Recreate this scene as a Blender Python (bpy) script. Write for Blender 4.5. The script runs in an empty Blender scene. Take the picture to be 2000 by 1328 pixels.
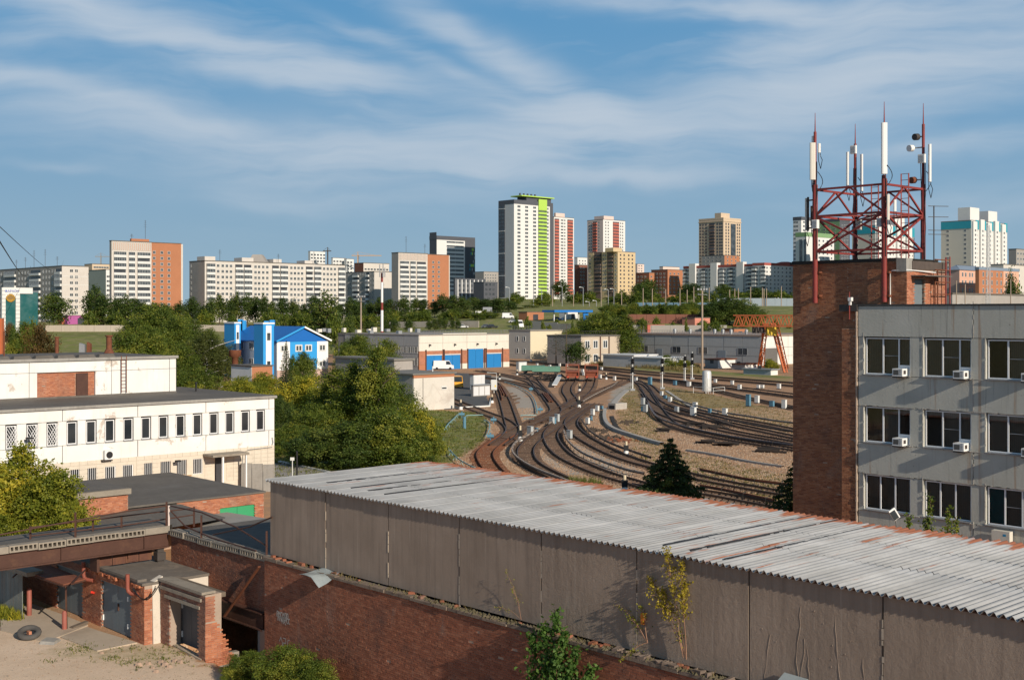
import bpy, math, random
import numpy as np
from mathutils import Vector
V_ = Vector
random.seed(7); RNG = np.random.default_rng(11)
SC = bpy.context.scene; COL = SC.collection
# ---------------- camera ----------------
F = 2400.0; CU = 1000.0; HV = 612.0; CZ = 13.5
cam = bpy.data.cameras.new('camera'); co = bpy.data.objects.new('camera', cam); COL.objects.link(co)
co.location = (0, 0, CZ); co.rotation_euler = (math.pi/2, 0, 0)
cam.sensor_width = 36; cam.lens = 36*F/2000.0; cam.shift_y = -(664-HV)/2000.0
cam.clip_start = 0.5; cam.clip_end = 20000; SC.camera = co
# ---------------- light ----------------
SUND = V_((1.92, -2.72, 1.45)).normalized()       # towards the sun
sel = math.asin(SUND.z); saz = math.atan2(SUND.x, SUND.y)
SC.view_settings.view_transform = 'Standard'; SC.view_settings.look = 'None'
SC.view_settings.gamma = 1; SC.view_settings.exposure = 0; SC.view_settings.use_curve_mapping = False
sun = bpy.data.lights.new('sun', 'SUN'); sun.energy = 5.0; sun.angle = math.radians(0.5); sun.color = (1.0, 0.885, 0.735)
so = bpy.data.objects.new('sun', sun); COL.objects.link(so)
so.rotation_euler = (-SUND).to_track_quat('-Z', 'Y').to_euler(); so.location = (60, -80, 80)
W = bpy.data.worlds.new('World'); SC.world = W; W.use_nodes = True
class NT:
 """tiny node helper"""
 def __init__(s, tree): s.t = tree; tree.nodes.clear()
 def n(s, typ, **kw):
  nd = s.t.nodes.new(typ)
  ins = kw.pop('i', {})
  for k, v in kw.items(): setattr(nd, k, v)
  for k, v in ins.items():
   if hasattr(v, 'is_output') or hasattr(v, 'links'): s.t.links.new(v, nd.inputs[k])
   else: nd.inputs[k].default_value = v
  return nd
 def m(s, op, a, b=0.0, c=None, clamp=False):
  nd = s.t.nodes.new('ShaderNodeMath'); nd.operation = op; nd.use_clamp = clamp
  for i, v in enumerate((a, b, c)):
   if v is None: continue
   if isinstance(v, (int, float)): nd.inputs[i].default_value = v
   else: s.t.links.new(v, nd.inputs[i])
  return nd.outputs[0]
 def mix(s, f, a, b, bt='MIX'):
  nd = s.t.nodes.new('ShaderNodeMix'); nd.data_type = 'RGBA'; nd.blend_type = bt; nd.clamp_factor = True
  for i, v in ((0, f), (6, a), (7, b)):
   if isinstance(v, (int, float)): nd.inputs[i].default_value = v
   elif isinstance(v, tuple): nd.inputs[i].default_value = (*v[:3], 1)
   else: s.t.links.new(v, nd.inputs[i])
  return nd.outputs[2]
 def ramp(s, f, p0, p1):
  return s.n('ShaderNodeMapRange', i={0: f, 1: p0, 2: p1}).outputs[0]
 def noise(s, vec, scale, detail=4, rough=.55, dist=0.0):
  return s.n('ShaderNodeTexNoise', i={'Vector': vec, 'Scale': scale, 'Detail': detail, 'Roughness': rough, 'Distortion': dist}).outputs[0]
 def scl(s, vec, sc, rot=(0, 0, 0)):
  return s.n('ShaderNodeMapping', i={'Vector': vec, 'Scale': sc, 'Rotation': rot}).outputs[0]
def build_world():
 t = NT(W.node_tree)
 sky = t.n('ShaderNodeTexSky', sky_type='NISHITA', sun_disc=False, sun_elevation=sel, sun_rotation=saz,
   altitude=150, air_density=1.25, dust_density=0.35, ozone_density=2.6).outputs[0]
 g = t.n('ShaderNodeTexCoord').outputs['Generated']
 xyz = t.n('ShaderNodeSeparateXYZ', i={0: g})
 x, y, z = xyz.outputs
 az = t.m('MULTIPLY', t.m('ARCTAN2', x, y), 2.4)
 hyp = t.m('SQRT', t.m('ADD', t.m('MULTIPLY', x, x), t.m('MULTIPLY', y, y)))
 el = t.m('MULTIPLY', t.m('ARCTAN2', z, hyp), 2.4)
 P = t.n('ShaderNodeCombineXYZ', i={0: az, 1: el, 2: 0.0}).outputs[0]
 wz = t.n('ShaderNodeTexNoise', i={'Vector': P, 'Scale': 3.2, 'Detail': 3.0, 'Roughness': .55}).outputs[1]
 wv = t.n('ShaderNodeVectorMath', operation='SUBTRACT', i={0: wz, 1: (.5, .5, .5)}).outputs[0]
 wv = t.n('ShaderNodeVectorMath', operation='SCALE', i={0: wv, 'Scale': .10}).outputs[0]
 Q = t.n('ShaderNodeVectorMath', operation='ADD', i={0: P, 1: wv}).outputs[0]
 tot = None
 S = [(150,45,330,36,15,.9),(420,120,330,34,9,1.0),(620,150,170,36,6,.7),(60,15,260,26,10,.5),
  (300,255,420,40,12,.65),(640,300,420,42,4,.85),(980,290,300,44,-3,.75),(130,200,240,16,13,.7),
  (900,70,240,30,28,.7),(1060,150,170,30,28,.9),(860,130,240,14,20,.5),(1030,215,170,34,12,.7),(1160,230,130,44,-8,.6),
  (1350,10,330,26,5,1.0),(1560,35,190,20,6,.9),(1700,20,120,14,-12,.6),
  (1400,240,330,55,-9,.75),(1650,160,360,75,-14,.6),(1900,80,300,110,-6,.7),(1850,190,300,55,-4,.5),(1520,110,240,26,-12,.5),
  (1300,350,180,24,4,.5),(1900,305,240,20,-4,.6),(1960,420,200,22,0,.3),(520,360,260,24,5,.3),(120,340,90,8,4,.4),
  (560,395,180,24,3,.35),(1250,290,240,30,5,.4),(1720,400,200,18,-4,.35),(60,120,90,14,6,.4),(1080,345,330,16,2,.4),(700,215,330,20,14,.45)]
 for (u, v, L, Wd, ang, st) in S:
  ca, sa = math.cos(math.radians(-ang)), math.sin(math.radians(-ang))
  cu, cv = math.atan((u-1000)/2400)*2.4, math.atan((HV-v)/2400)*2.4
  d = t.n('ShaderNodeVectorMath', operation='SUBTRACT', i={0: Q, 1: (cu, cv, 0)}).outputs[0]
  a = t.n('ShaderNodeVectorMath', operation='DOT_PRODUCT', i={0: d, 1: (ca/L*1000, sa/L*1000, 0)}).outputs[1]
  b = t.n('ShaderNodeVectorMath', operation='DOT_PRODUCT', i={0: d, 1: (-sa/Wd*1000, ca/Wd*1000, 0)}).outputs[1]
  r = t.m('ADD', t.m('MULTIPLY', a, a), t.m('MULTIPLY', b, b))
  e = t.m('MULTIPLY', t.m('EXPONENT', t.m('MULTIPLY', r, -1.0)), st)
  tot = e if tot is None else t.m('ADD', tot, e)
 fib = t.noise(t.scl(Q, (1.5, 12, 1), (0, 0, .12)), 1.5, 7, .55, .25)
 fib2 = t.noise(t.scl(Q, (1.0, 4.2, 1), (0, 0, -.15)), 1.7, 6, .6, .5)
 gen = t.m('MULTIPLY', t.ramp(fib2, .48, .78), t.ramp(el, .05, .5))
 tot = t.m('MULTIPLY', t.m('ADD', tot, t.m('MULTIPLY', gen, .55)), t.m('ADD', t.m('MULTIPLY', t.ramp(fib, .3, .72), 1.45), .18))
 mask = t.m('SUBTRACT', 1.0, t.m('EXPONENT', t.m('MULTIPLY', tot, -1.0)))
 mask = t.m('MULTIPLY', mask, .86)
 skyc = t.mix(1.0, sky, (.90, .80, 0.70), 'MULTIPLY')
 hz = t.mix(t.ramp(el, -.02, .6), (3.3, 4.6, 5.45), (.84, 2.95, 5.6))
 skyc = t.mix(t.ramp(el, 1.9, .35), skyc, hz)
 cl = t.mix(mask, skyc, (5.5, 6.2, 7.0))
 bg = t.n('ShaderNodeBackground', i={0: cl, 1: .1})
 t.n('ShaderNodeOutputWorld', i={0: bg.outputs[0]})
build_world()
# ---------------- picture -> place helpers ----------------
E1 = V_((.682, -.731, 0)).normalized(); E2 = V_((.731, .682, 0)).normalized()
def G(u, v, z=0.0):
 Y = (CZ-z)*F/(v-HV); return V_(((u-CU)/F*Y, Y, z))
def At(u, v, Y): return V_(((u-CU)/F*Y, Y, CZ-(v-HV)/F*Y))
def XY(u, Y, z=0.0): return V_(((u-CU)/F*Y, Y, z))
class Fr:
 """a = along e, b = depth behind the face, z up (world)"""
 def __init__(s, o, e, back): s.o = V_((o[0], o[1], 0)); s.e = e; s.k = back
 def p(s, a, b, z):
  q = s.o+s.e*a+s.k*b; return (q.x, q.y, z)
 def a(s, u, b=0.0):
  q = s.o+s.k*b; r = (u-CU)/F
  return (r*q.y-q.x)/(s.e.x-r*s.e.y)
 def z(s, v, a, b=0.0):
  y = s.p(a, b, 0)[1]; return CZ-(v-HV)/F*y
# ---------------- mesh helpers ----------------
class MB:
 def __init__(s): s.v = []; s.f = []; s.m = []; s.c = []; s.mi = 0; s.tint = 0.0; s.sm = []
 def add(s, vs, fs, sm=False):
  n = len(s.v); s.v += [tuple(x) for x in vs]
  for f in fs: s.f.append(tuple(i+n for i in f)); s.m.append(s.mi); s.c.append(s.tint); s.sm.append(sm)
  return s
 def box8(s, c): return s.add(c, [(0,3,2,1),(4,5,6,7),(0,1,5,4),(1,2,6,5),(2,3,7,6),(3,0,4,7)])
 def box(s, x0, x1, y0, y1, z0, z1):
  return s.box8([(x0,y0,z0),(x1,y0,z0),(x1,y1,z0),(x0,y1,z0),(x0,y0,z1),(x1,y0,z1),(x1,y1,z1),(x0,y1,z1)])
 def fb(s, fr, a0, a1, b0, b1, z0, z1):
  p = fr.p
  return s.box8([p(a0,b0,z0),p(a1,b0,z0),p(a1,b1,z0),p(a0,b1,z0),p(a0,b0,z1),p(a1,b0,z1),p(a1,b1,z1),p(a0,b1,z1)])
 def quad(s, a, b, c, d): return s.add([a, b, c, d], [(0,1,2,3)])
 def beam(s, a, b, w, h=None, up=(0,0,1)):
  a = V_(a); b = V_(b); h = h or w; d = (b-a)
  if d.length < 1e-6: return s
  d.normalize(); U = V_(up)
  if abs(d.dot(U)) > .98: U = V_((1,0,0))
  r = d.cross(U).normalized()*w/2; t = r.cross(d).normalized()*h/2
  return s.box8([a-r-t, a+r-t, b+r-t, b-r-t, a-r+t, a+r+t, b+r+t, b-r+t])
 def tube(s, pts, r, n=8, cap=True):
  pts = [V_(p) for p in pts]; R = r if isinstance(r, (list, tuple)) else [r]*len(pts)
  vs = []; fs = []
  for i, p in enumerate(pts):
   d = (pts[min(i+1, len(pts)-1)]-pts[max(i-1, 0)]).normalized()
   U = V_((0,0,1)) if abs(d.z) < .9 else V_((1,0,0))
   a = d.cross(U).normalized(); b = d.cross(a).normalized()
   for k in range(n):
    t = 2*math.pi*k/n; vs.append(p+(a*math.cos(t)+b*math.sin(t))*R[i])
  for i in range(len(pts)-1):
   for k in range(n):
    k2 = (k+1) % n; fs.append((i*n+k, i*n+k2, (i+1)*n+k2, (i+1)*n+k))
  s.add(vs, fs, n > 5)
  if cap:
   m = len(pts)-1
   s.add(vs[:n], [tuple(range(n))]); s.add(vs[m*n:], [tuple(range(n))[::-1]])
  return s
 def prism(s, poly, z0, z1):
  n = len(poly); vs = [(p[0], p[1], z0) for p in poly]+[(p[0], p[1], z1) for p in poly]
  return s.add(vs, [tuple(range(n))[::-1], tuple(range(n, 2*n))]+[(i, (i+1) % n, n+(i+1) % n, n+i) for i in range(n)])
 def hull(s, base, top):
  n = len(base); return s.add(list(base)+list(top), [tuple(range(n))[::-1], tuple(range(n, 2*n))]+[(i, (i+1) % n, n+(i+1) % n, n+i) for i in range(n)])
 def mesh(s, name, mats, off=(0,0,0)):
  me = bpy.data.meshes.new(name)
  V = np.array(s.v, dtype=np.float64).reshape(-1, 3)-np.array(off)
  me.from_pydata(V.tolist(), [], s.f)
  mats = mats if isinstance(mats, (list, tuple)) else [mats]
  for m in mats: me.materials.append(m)
  if len(mats) > 1: me.polygons.foreach_set('material_index', s.m)
  if any(s.sm): me.polygons.foreach_set('use_smooth', s.sm)
  if any(s.c):
   at = me.attributes.new('tint', 'FLOAT', 'FACE'); at.data.foreach_set('value', s.c)
  me.update(); return me
GROUPS = {}
def root(name, label, cat, loc, group=None):
 o = bpy.data.objects.new(name, None); COL.objects.link(o); o.location = loc; o.empty_display_size = .2
 o['label'] = label; o['category'] = cat
 if group: o['group'] = group
 return o
def part(name, mb, mats, parent=None, label=None, kind=None, off=None):
 """world-space mesh as a child of parent (or sub-part)"""
 if off is None:
  off = V_((0,0,0)); q = parent
  while q is not None: off = off+V_(q.location); q = q.parent
 me = mb.mesh(name, mats, off); o = bpy.data.objects.new(name, me); COL.objects.link(o)
 if parent is not None: o.parent = parent
 if label: o['label'] = label
 if kind: o['kind'] = kind
 return o
def thing(name, mb, mats, label, cat, group=None, kind=None):
 """one-mesh thing; origin at its base centre"""
 V = np.array(mb.v); off = V_((float(V[:,0].mean()), float(V[:,1].mean()), float(V[:,2].min())))
 me = mb.mesh(name, mats, off); o = bpy.data.objects.new(name, me); COL.objects.link(o); o.location = off
 o['label'] = label; o['category'] = cat
 if group: o['group'] = group
 if kind: o['kind'] = kind
 return o
def struct(name, mb, mats):
 o = bpy.data.objects.new(name, mb.mesh(name, mats)); COL.objects.link(o); o['kind'] = 'structure'; return o
def inst(name, me, loc, parent=None, rot=(0,0,0), scale=(1,1,1)):
 o = bpy.data.objects.new(name, me); COL.objects.link(o); o.location = loc; o.rotation_euler = rot; o.scale = scale
 if parent is not None: o.parent = parent
 return o
def copytree(o, parent=None):
 c = o.copy(); COL.objects.link(c)
 if parent is not None: c.parent = parent
 for ch in list(o.children): copytree(ch, c)
 return c
ORD = ['first','second','third','fourth','fifth','sixth','seventh','eighth','ninth','tenth','eleventh','twelfth','thirteenth','fourteenth','fifteenth','sixteenth']
CNT = {}
def nth(key):
 CNT[key] = CNT.get(key, -1)+1; return ORD[min(CNT[key], 15)]
# ---------------- materials ----------------
MATS = {}
def pbsdf(t, col, rough=.85, metal=0.0, bump=None, bstr=.3, bdist=.02, spec=.3, sub=None):
 i = {'Roughness': rough, 'Metallic': metal, 'Specular IOR Level': spec}
 nd = t.n('ShaderNodeBsdfPrincipled', i=i)
 if isinstance(col, tuple): nd.inputs[0].default_value = (*col[:3], 1)
 else: t.t.links.new(col, nd.inputs[0])
 if bump is not None:
  b = t.n('ShaderNodeBump', i={'Strength': bstr, 'Distance': bdist, 'Height': bump})
  t.t.links.new(b.outputs[0], nd.inputs['Normal'])
 t.n('ShaderNodeOutputMaterial', i={0: nd.outputs[0]}); return nd
def newmat(name):
 m = bpy.data.materials.new(name); m.use_nodes = True; MATS[name] = m; return m, NT(m.node_tree)
def pos(t): return t.n('ShaderNodeNewGeometry').outputs['Position']
def plain(name, col, var=.12, scale=1.5, rough=.8, metal=0.0, bstr=.15, streak=0.0, dirt=(.12,.1,.08), dirtamt=0.0, spec=.3, objvar=0.0, bscale=8):
 """painted / cast surface: mottled tone, optional vertical streaks and blotchy dirt, fine relief"""
 if name in MATS: return MATS[name]
 m, t = newmat(name); P = pos(t)
 n1 = t.noise(P, scale, 5, .6); n2 = t.noise(P, scale*bscale, 4, .6)
 k = t.m('ADD', t.m('MULTIPLY', t.m('SUBTRACT', n1, .5), 2*var), 1.0)
 k = t.m('MULTIPLY', k, t.m('ADD', t.m('MULTIPLY', t.m('SUBTRACT', n2, .5), var*1.2), 1.0))
 if objvar:
  r = t.n('ShaderNodeObjectInfo').outputs['Random']
  k = t.m('MULTIPLY', k, t.m('ADD', t.m('MULTIPLY', t.m('SUBTRACT', r, .5), 2*objvar), 1.0))
 c = t.mix(1.0, col, t.n('ShaderNodeCombineXYZ', i={0: k, 1: k, 2: k}).outputs[0], 'MULTIPLY')
 if streak:
  s = t.noise(t.scl(P, (3.5, 3.5, .22)), 1.3, 5, .6)
  c = t.mix(t.m('MULTIPLY', t.ramp(s, .48, .75), streak), c, dirt)
 if dirtamt:
  s = t.noise(P, scale*.7, 8, .68, .4)
  c = t.mix(t.m('MULTIPLY', t.ramp(s, .53, .66), dirtamt), c, dirt)
 pbsdf(t, c, rough, metal, n2, bstr, .02, spec)
 return m
def brickmat(name, col1, col2, mortar, e=E1, patch=None):
 """brick courses as a texture, for walls too far to tell bricks apart"""
 if name in MATS: return MATS[name]
 m, t = newmat(name); P = pos(t)
 a = t.n('ShaderNodeVectorMath', operation='DOT_PRODUCT', i={0: P, 1: tuple(e)}).outputs[1]
 z = t.n('ShaderNodeSeparateXYZ', i={0: P}).outputs[2]
 v = t.n('ShaderNodeCombineXYZ', i={0: a, 1: z}).outputs[0]
 b = t.n('ShaderNodeTexBrick', i={'Vector': v, 'Scale': 1.0, 'Mortar Size': .006, 'Brick Width': .25, 'Row Height': .075,
   'Color1': (*col1, 1), 'Color2': (*col2, 1), 'Mortar': (*mortar, 1)})
 n1 = t.noise(P, .9, 6, .65)
 c = t.mix(t.m('MULTIPLY', t.ramp(n1, .45, .7), .55), b.outputs[0], (.16, .10, .075))
 pbsdf(t, c, .9, 0, b.outputs[1], -.4, .01)
 return m
def tintbrick(name, cols, mort=None):
 """separate bricks: tone from the brick's own random value"""
 if name in MATS: return MATS[name]
 m, t = newmat(name); P = pos(t)
 a = t.n('ShaderNodeAttribute', attribute_name='tint').outputs['Fac']
 r = t.n('ShaderNodeObjectInfo').outputs['Random']
 f = t.m('FRACT', t.m('ADD', a, r))
 cr = t.n('ShaderNodeValToRGB', i={0: f}); el = cr.color_ramp.elements
 while len(el) < len(cols): el.new(.5)
 for i, c in enumerate(cols): el[i].position = i/(len(cols)-1); el[i].color = (*c, 1)
 n1 = t.noise(P, .6, 6, .65); n2 = t.noise(P, 30, 3, .6); n3 = t.noise(t.scl(P, (1.2, 1.2, .5)), .55, 5, .7, .6)
 c = t.mix(t.m('MULTIPLY', t.ramp(n1, .5, .72), .5), cr.outputs[0], (.075, .055, .05))
 c = t.mix(t.m('MULTIPLY', t.ramp(n3, .56, .72), .45), c, (.30, .25, .21))
 pbsdf(t, c, .92, 0, n2, .4, .006)
 return m
def glassmat(name, col=(.02, .025, .03), rough=.05, var=.0):
 if name in MATS: return MATS[name]
 m, t = newmat(name)
 c = col
 if var:
  P = pos(t); n1 = t.noise(P, .35, 2); c = t.mix(t.ramp(n1, .4, .65), col, tuple(x+var for x in col))
 pbsdf(t, c, rough, 0, None, spec=.6); return m
def leafmat(name, dark, mid, light, trans=.35):
 if name in MATS: return MATS[name]
 m, t = newmat(name)
 a = t.n('ShaderNodeAttribute', attribute_name='tint').outputs['Fac']
 r = t.n('ShaderNodeObjectInfo').outputs['Random']
 f = t.m('ADD', a, t.m('MULTIPLY', t.m('SUBTRACT', r, .5), .25))
 cr = t.n('ShaderNodeValToRGB', i={0: f}); el = cr.color_ramp.elements; el.new(.5)
 for e, p, c in ((el[0], 0, dark), (el[1], .55, mid), (el[2], 1, light)): e.position = p; e.color = (*c, 1)
 d = t.n('ShaderNodeBsdfPrincipled', i={0: cr.outputs[0], 'Roughness': .55, 'Specular IOR Level': .25})
 tr = t.n('ShaderNodeBsdfTranslucent', i={0: t.mix(1.0, cr.outputs[0], (1.15, 1.25, .5), 'MULTIPLY')})
 mx = t.n('ShaderNodeMixShader', i={0: trans, 1: d.outputs[0], 2: tr.outputs[0]})
 t.n('ShaderNodeOutputMaterial', i={0: mx.outputs[0]}); return m
M_red = plain('red_paint_steel', (.235, .04, .034), .25, 3, .55, 0, .1, dirt=(.09,.04,.03), dirtamt=.5)
M_whiteplast = plain('white_plastic', (.74, .74, .72), .05, 2, .45)
M_black = plain('black_rubber', (.02, .02, .022), .2, 4, .6)
M_greysteel = plain('grey_steel', (.33, .34, .35), .15, 3, .5, .4)
M_dksteel = plain('dark_steel', (.07, .06, .055), .25, 4, .65, .2)
M_brown = plain('brown_paint_metal', (.075, .035, .025), .25, 2, .6, dirtamt=.4, dirt=(.14,.07,.04))
M_rust = plain('rusty_iron', (.17, .06, .03), .35, 3, .8, dirtamt=.6, dirt=(.06,.03,.02))
M_white = plain('white_paint', (.76, .74, .70), .08, .8, .8, streak=.25, dirt=(.42,.39,.34), dirtamt=.12)
M_glass = glassmat('window_glass', var=.03)
M_pvc = plain('white_window_plastic', (.78, .78, .78), .05, 2, .35)
M_roofing = plain('bitumen_roofing', (.125, .112, .098), .35, .35, .9, dirtamt=.55, dirt=(.16,.15,.14))
M_conc = plain('grey_concrete', (.30, .285, .26), .22, .7, .9, bstr=.4, streak=.4, dirt=(.12,.105,.09), dirtamt=.3)
M_bark = plain('bark', (.10, .075, .055), .3, 3, .9, bstr=.5)
M_birch = plain('birch_bark', (.55, .53, .48), .2, 3, .8, dirtamt=.8, dirt=(.05,.05,.05))
M_wood = plain('old_wood', (.14, .11, .085), .3, 3, .9)
# ---------------- terrain ----------------
SF = Fr((-9.53, 48.5), E1, E2)         # long shed / retaining brick wall, face towards us
_zr = ([0,372,440,480,600,900,1300,9000],[0,0,7,9.5,16.3,24,28,60])
_zl = ([0,400,480,600,1000,9000],[0,0,5.6,9,12,45])
def hgt(X, Y):
 X = np.asarray(X, float); Y = np.asarray(Y, float)
 u = CU+X/np.maximum(Y, 1)*F
 w = np.clip((u-600)/400, 0, 1); w = w*w*(3-2*w)
 z = np.interp(Y, *_zl)*(1-w)+np.interp(Y, *_zr)*w
 dx = X-SF.o.x; dy = Y-SF.o.y
 a = dx*SF.e.x+dy*SF.e.y; b = dx*SF.k.x+dy*SF.k.y
 ss = lambda q: np.clip(q, 0, 1)**2*(3-2*np.clip(q, 0, 1))
 pit = ss((a+6.3)/.35)*ss((.2-a)/.3)*ss((b+1.95)/.6)*ss((3.6-b)/.6)
 return z-1.5*pit
def TG(u, v):
 Y = np.arange(60, 3000, 1.0); X = (u-CU)/F*Y
 h = hgt(X, Y); vv = HV+(CZ-h)/Y*F
 i = int(np.argmax(vv <= v)); return V_((float(X[i]), float(Y[i]), float(h[i])))
def gz(p): return float(hgt(p[0], p[1]))
def inpoly(u, v, poly):
 r = np.zeros(u.shape, bool); n = len(poly)
 for i in range(n):
  x0, y0 = poly[i]; x1, y1 = poly[(i+1) % n]
  if y0 == y1: continue
  c = ((y0 > v) != (y1 > v)) & (u < (x1-x0)*(v-y0)/(y1-y0)+x0)
  r ^= c
 return r
GRASS = [[(500,800),(700,740),(840,801),(945,806),(954,826),(945,862),(930,875),(905,888),(882,900),(865,925),(500,960)],
  [(1205,800),(1228,778),(1262,800),(1285,850),(1335,885),(1548,930),(1548,965),(1400,930),(1255,880),(1222,850),(1204,825)],
  [(1290,752),(1400,772),(1548,805),(1548,850),(1400,808),(1290,782)],
  [(1140,706),(1250,705),(1340,722),(1548,738),(1548,748),(1240,728),(1130,712)],
  [(60,640),(250,640),(240,690),(60,692)], [(250,640),(660,632),(660,690),(250,700)], [(660,600),(1160,600),(1160,653),(660,650)], [(0,900),(60,900),(60,1215),(0,1215)],
  [(1000,560),(1560,560),(1560,640),(1000,640)], [(1240,715),(1548,735),(1548,740),(1240,722)]]
THIN = [[(1236,870),(1300,900),(1548,950),(1548,985),(1370,950),(1240,900)], [(1205,770),(1240,750),(1300,790),(1300,850),(1230,850)],
  [(120,1245),(150,1260),(330,1240),(420,1290),(330,1315),(60,1290)], [(0,1190),(40,1195),(40,1210),(0,1225)], [(1240,730),(1290,750),(1280,800),(1240,780)]]
GREY = [[(988,752),(1022,762),(1047,793),(1049,812),(1015,812),(1002,780)], [(1112,862),(1180,880),(1238,905),(1238,945),(1180,925),(1128,892)],
  [(1365,950),(1500,975),(1548,1010),(1360,1010)], [(900,735),(985,735),(1010,742),(960,748),(900,748)], [(1195,765),(1228,742),(1240,750),(1205,790),(1190,800)],
  [(1040,868),(1100,900),(1160,930),(1120,930),(1060,900)]]
RUST = [[(905,900),(935,870),(985,830),(1000,845),(965,880),(975,920),(1000,945),(890,930)]]
ROAD = [[(-200,1195),(60,1200),(130,1235),(330,1260),(420,1300),(700,1500),(-300,1500)], [(230,690),(300,640),(330,700),(250,720)]]
def build_ground():
 fx = np.concatenate([np.arange(-9000,-600,600), np.arange(-600,-60,14), np.arange(-60,-30,2), np.arange(-30,0,.5), np.arange(0,70,1.3), np.arange(70,480,12), np.arange(480,9001,600)])
 fy = np.concatenate([np.arange(-400,36,20), np.arange(36,60,.5), np.arange(60,150,1.0), np.arange(150,330,2.0), np.arange(330,520,6), np.arange(520,1400,40), np.arange(1400,12000,600)])
 X, Y = np.meshgrid(fx, fy); Z = hgt(X, Y)
 def zone(polys, rad=1.0):
  acc = np.zeros(X.shape)
  for k in range(9):
   jx = X+RNG.normal(0, .6, X.shape)*rad; jy = Y+RNG.normal(0, 1.2, X.shape)*rad
   Ys = np.maximum(jy, 5); u = CU+jx/Ys*F; v = HV+(CZ-Z)/Ys*F
   m = np.zeros(X.shape, bool)
   for p in polys: m |= inpoly(u, v, p)
   acc += m & (Y > 20)
  return acc/9
 gr = np.maximum(zone([GRASS[0]]+GRASS[4:]), np.maximum(.5*zone(GRASS[1:4]), .42*zone(THIN))); gy = zone(GREY); ru = zone(RUST, .7); rd = zone(ROAD, .6)
 far = (Y > 400); gr = np.where(far, np.maximum(gr, .8), gr); out = (np.abs(X) > 75) & (Y < 400); gr = np.where(out, .7, gr)
 ny, nx = X.shape; idx = np.arange(nx*ny).reshape(ny, nx)
 q = np.stack([idx[:-1,:-1], idx[:-1,1:], idx[1:,1:], idx[1:,:-1]], -1).reshape(-1, 4)
 me = bpy.data.meshes.new('ground'); me.from_pydata(np.stack([X, Y, Z], -1).reshape(-1, 3).tolist(), [], q.tolist())
 for nm, arr in (('grass', gr), ('gravel', gy), ('rustz', ru), ('road', rd)):
  at = me.attributes.new(nm, 'FLOAT', 'POINT'); at.data.foreach_set('value', arr.reshape(-1).astype(np.float32))
 m, t = newmat('ground_soil'); P = pos(t)
 A = lambda n: t.n('ShaderNodeAttribute', attribute_name=n).outputs['Fac']
 n1 = t.noise(P, .35, 6, .65); n2 = t.noise(P, 2.2, 5, .7); n3 = t.noise(P, 14, 3, .7); n4 = t.noise(P, .09, 4, .6)
 base = t.mix(t.ramp(n2, .3, .7), (.50, .265, .13), (.36, .20, .105))
 base = t.mix(t.ramp(n1, .4, .7), base, (.25, .165, .11))
 base = t.mix(t.m('MULTIPLY', t.ramp(n3, .45, .75), .55), base, (.58, .38, .235))
 gv = t.mix(t.ramp(n3, .35, .7), (.30, .255, .205), (.50, .44, .37))
 gv = t.mix(t.m('MULTIPLY', t.ramp(n1, .5, .75), .5), gv, (.25, .17, .11))
 rst = t.mix(t.ramp(n2, .3, .7), (.36, .13, .05), (.21, .085, .04))
 grs = t.mix(t.ramp(n2, .35, .7), (.12, .16, .025), (.25, .25, .06))
 grs = t.mix(t.ramp(n1, .45, .65), grs, (.30, .235, .12)); grs = t.mix(t.m('MULTIPLY', t.ramp(n4, .45, .6), .5), grs, (.10, .12, .03))
 road = t.mix(t.ramp(n1, .35, .65), (.64, .48, .34), (.74, .57, .42)); road = t.mix(t.m('MULTIPLY', t.ramp(n3, .45, .8), .5), road, (.22, .18, .14))
 road = t.mix(t.ramp(n2, .62, .72), road, (.24, .19, .14))
 def blend(c, a, d, soft=.18):
  f = t.m('ADD', A(a), t.m('MULTIPLY', t.m('SUBTRACT', n1, .5), 1.1))
  f = t.m('ADD', f, t.m('MULTIPLY', t.m('SUBTRACT', n2, .5), .8))
  return t.mix(t.ramp(f, .5-soft, .5+soft), c, d)
 c = blend(base, 'road', road, .1); c = blend(c, 'gravel', gv); c = blend(c, 'grass', grs, .3); c = blend(c, 'rustz', rst, .3)
 hb = t.m('ADD', t.m('MULTIPLY', n3, .6), n2)
 pbsdf(t, c, .95, 0, hb, .5, .06)
 me.materials.append(m); me.polygons.foreach_set('use_smooth', [True]*len(me.polygons))
 o = bpy.data.objects.new('ground', me); COL.objects.link(o); o['kind'] = 'structure'
build_ground()
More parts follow.
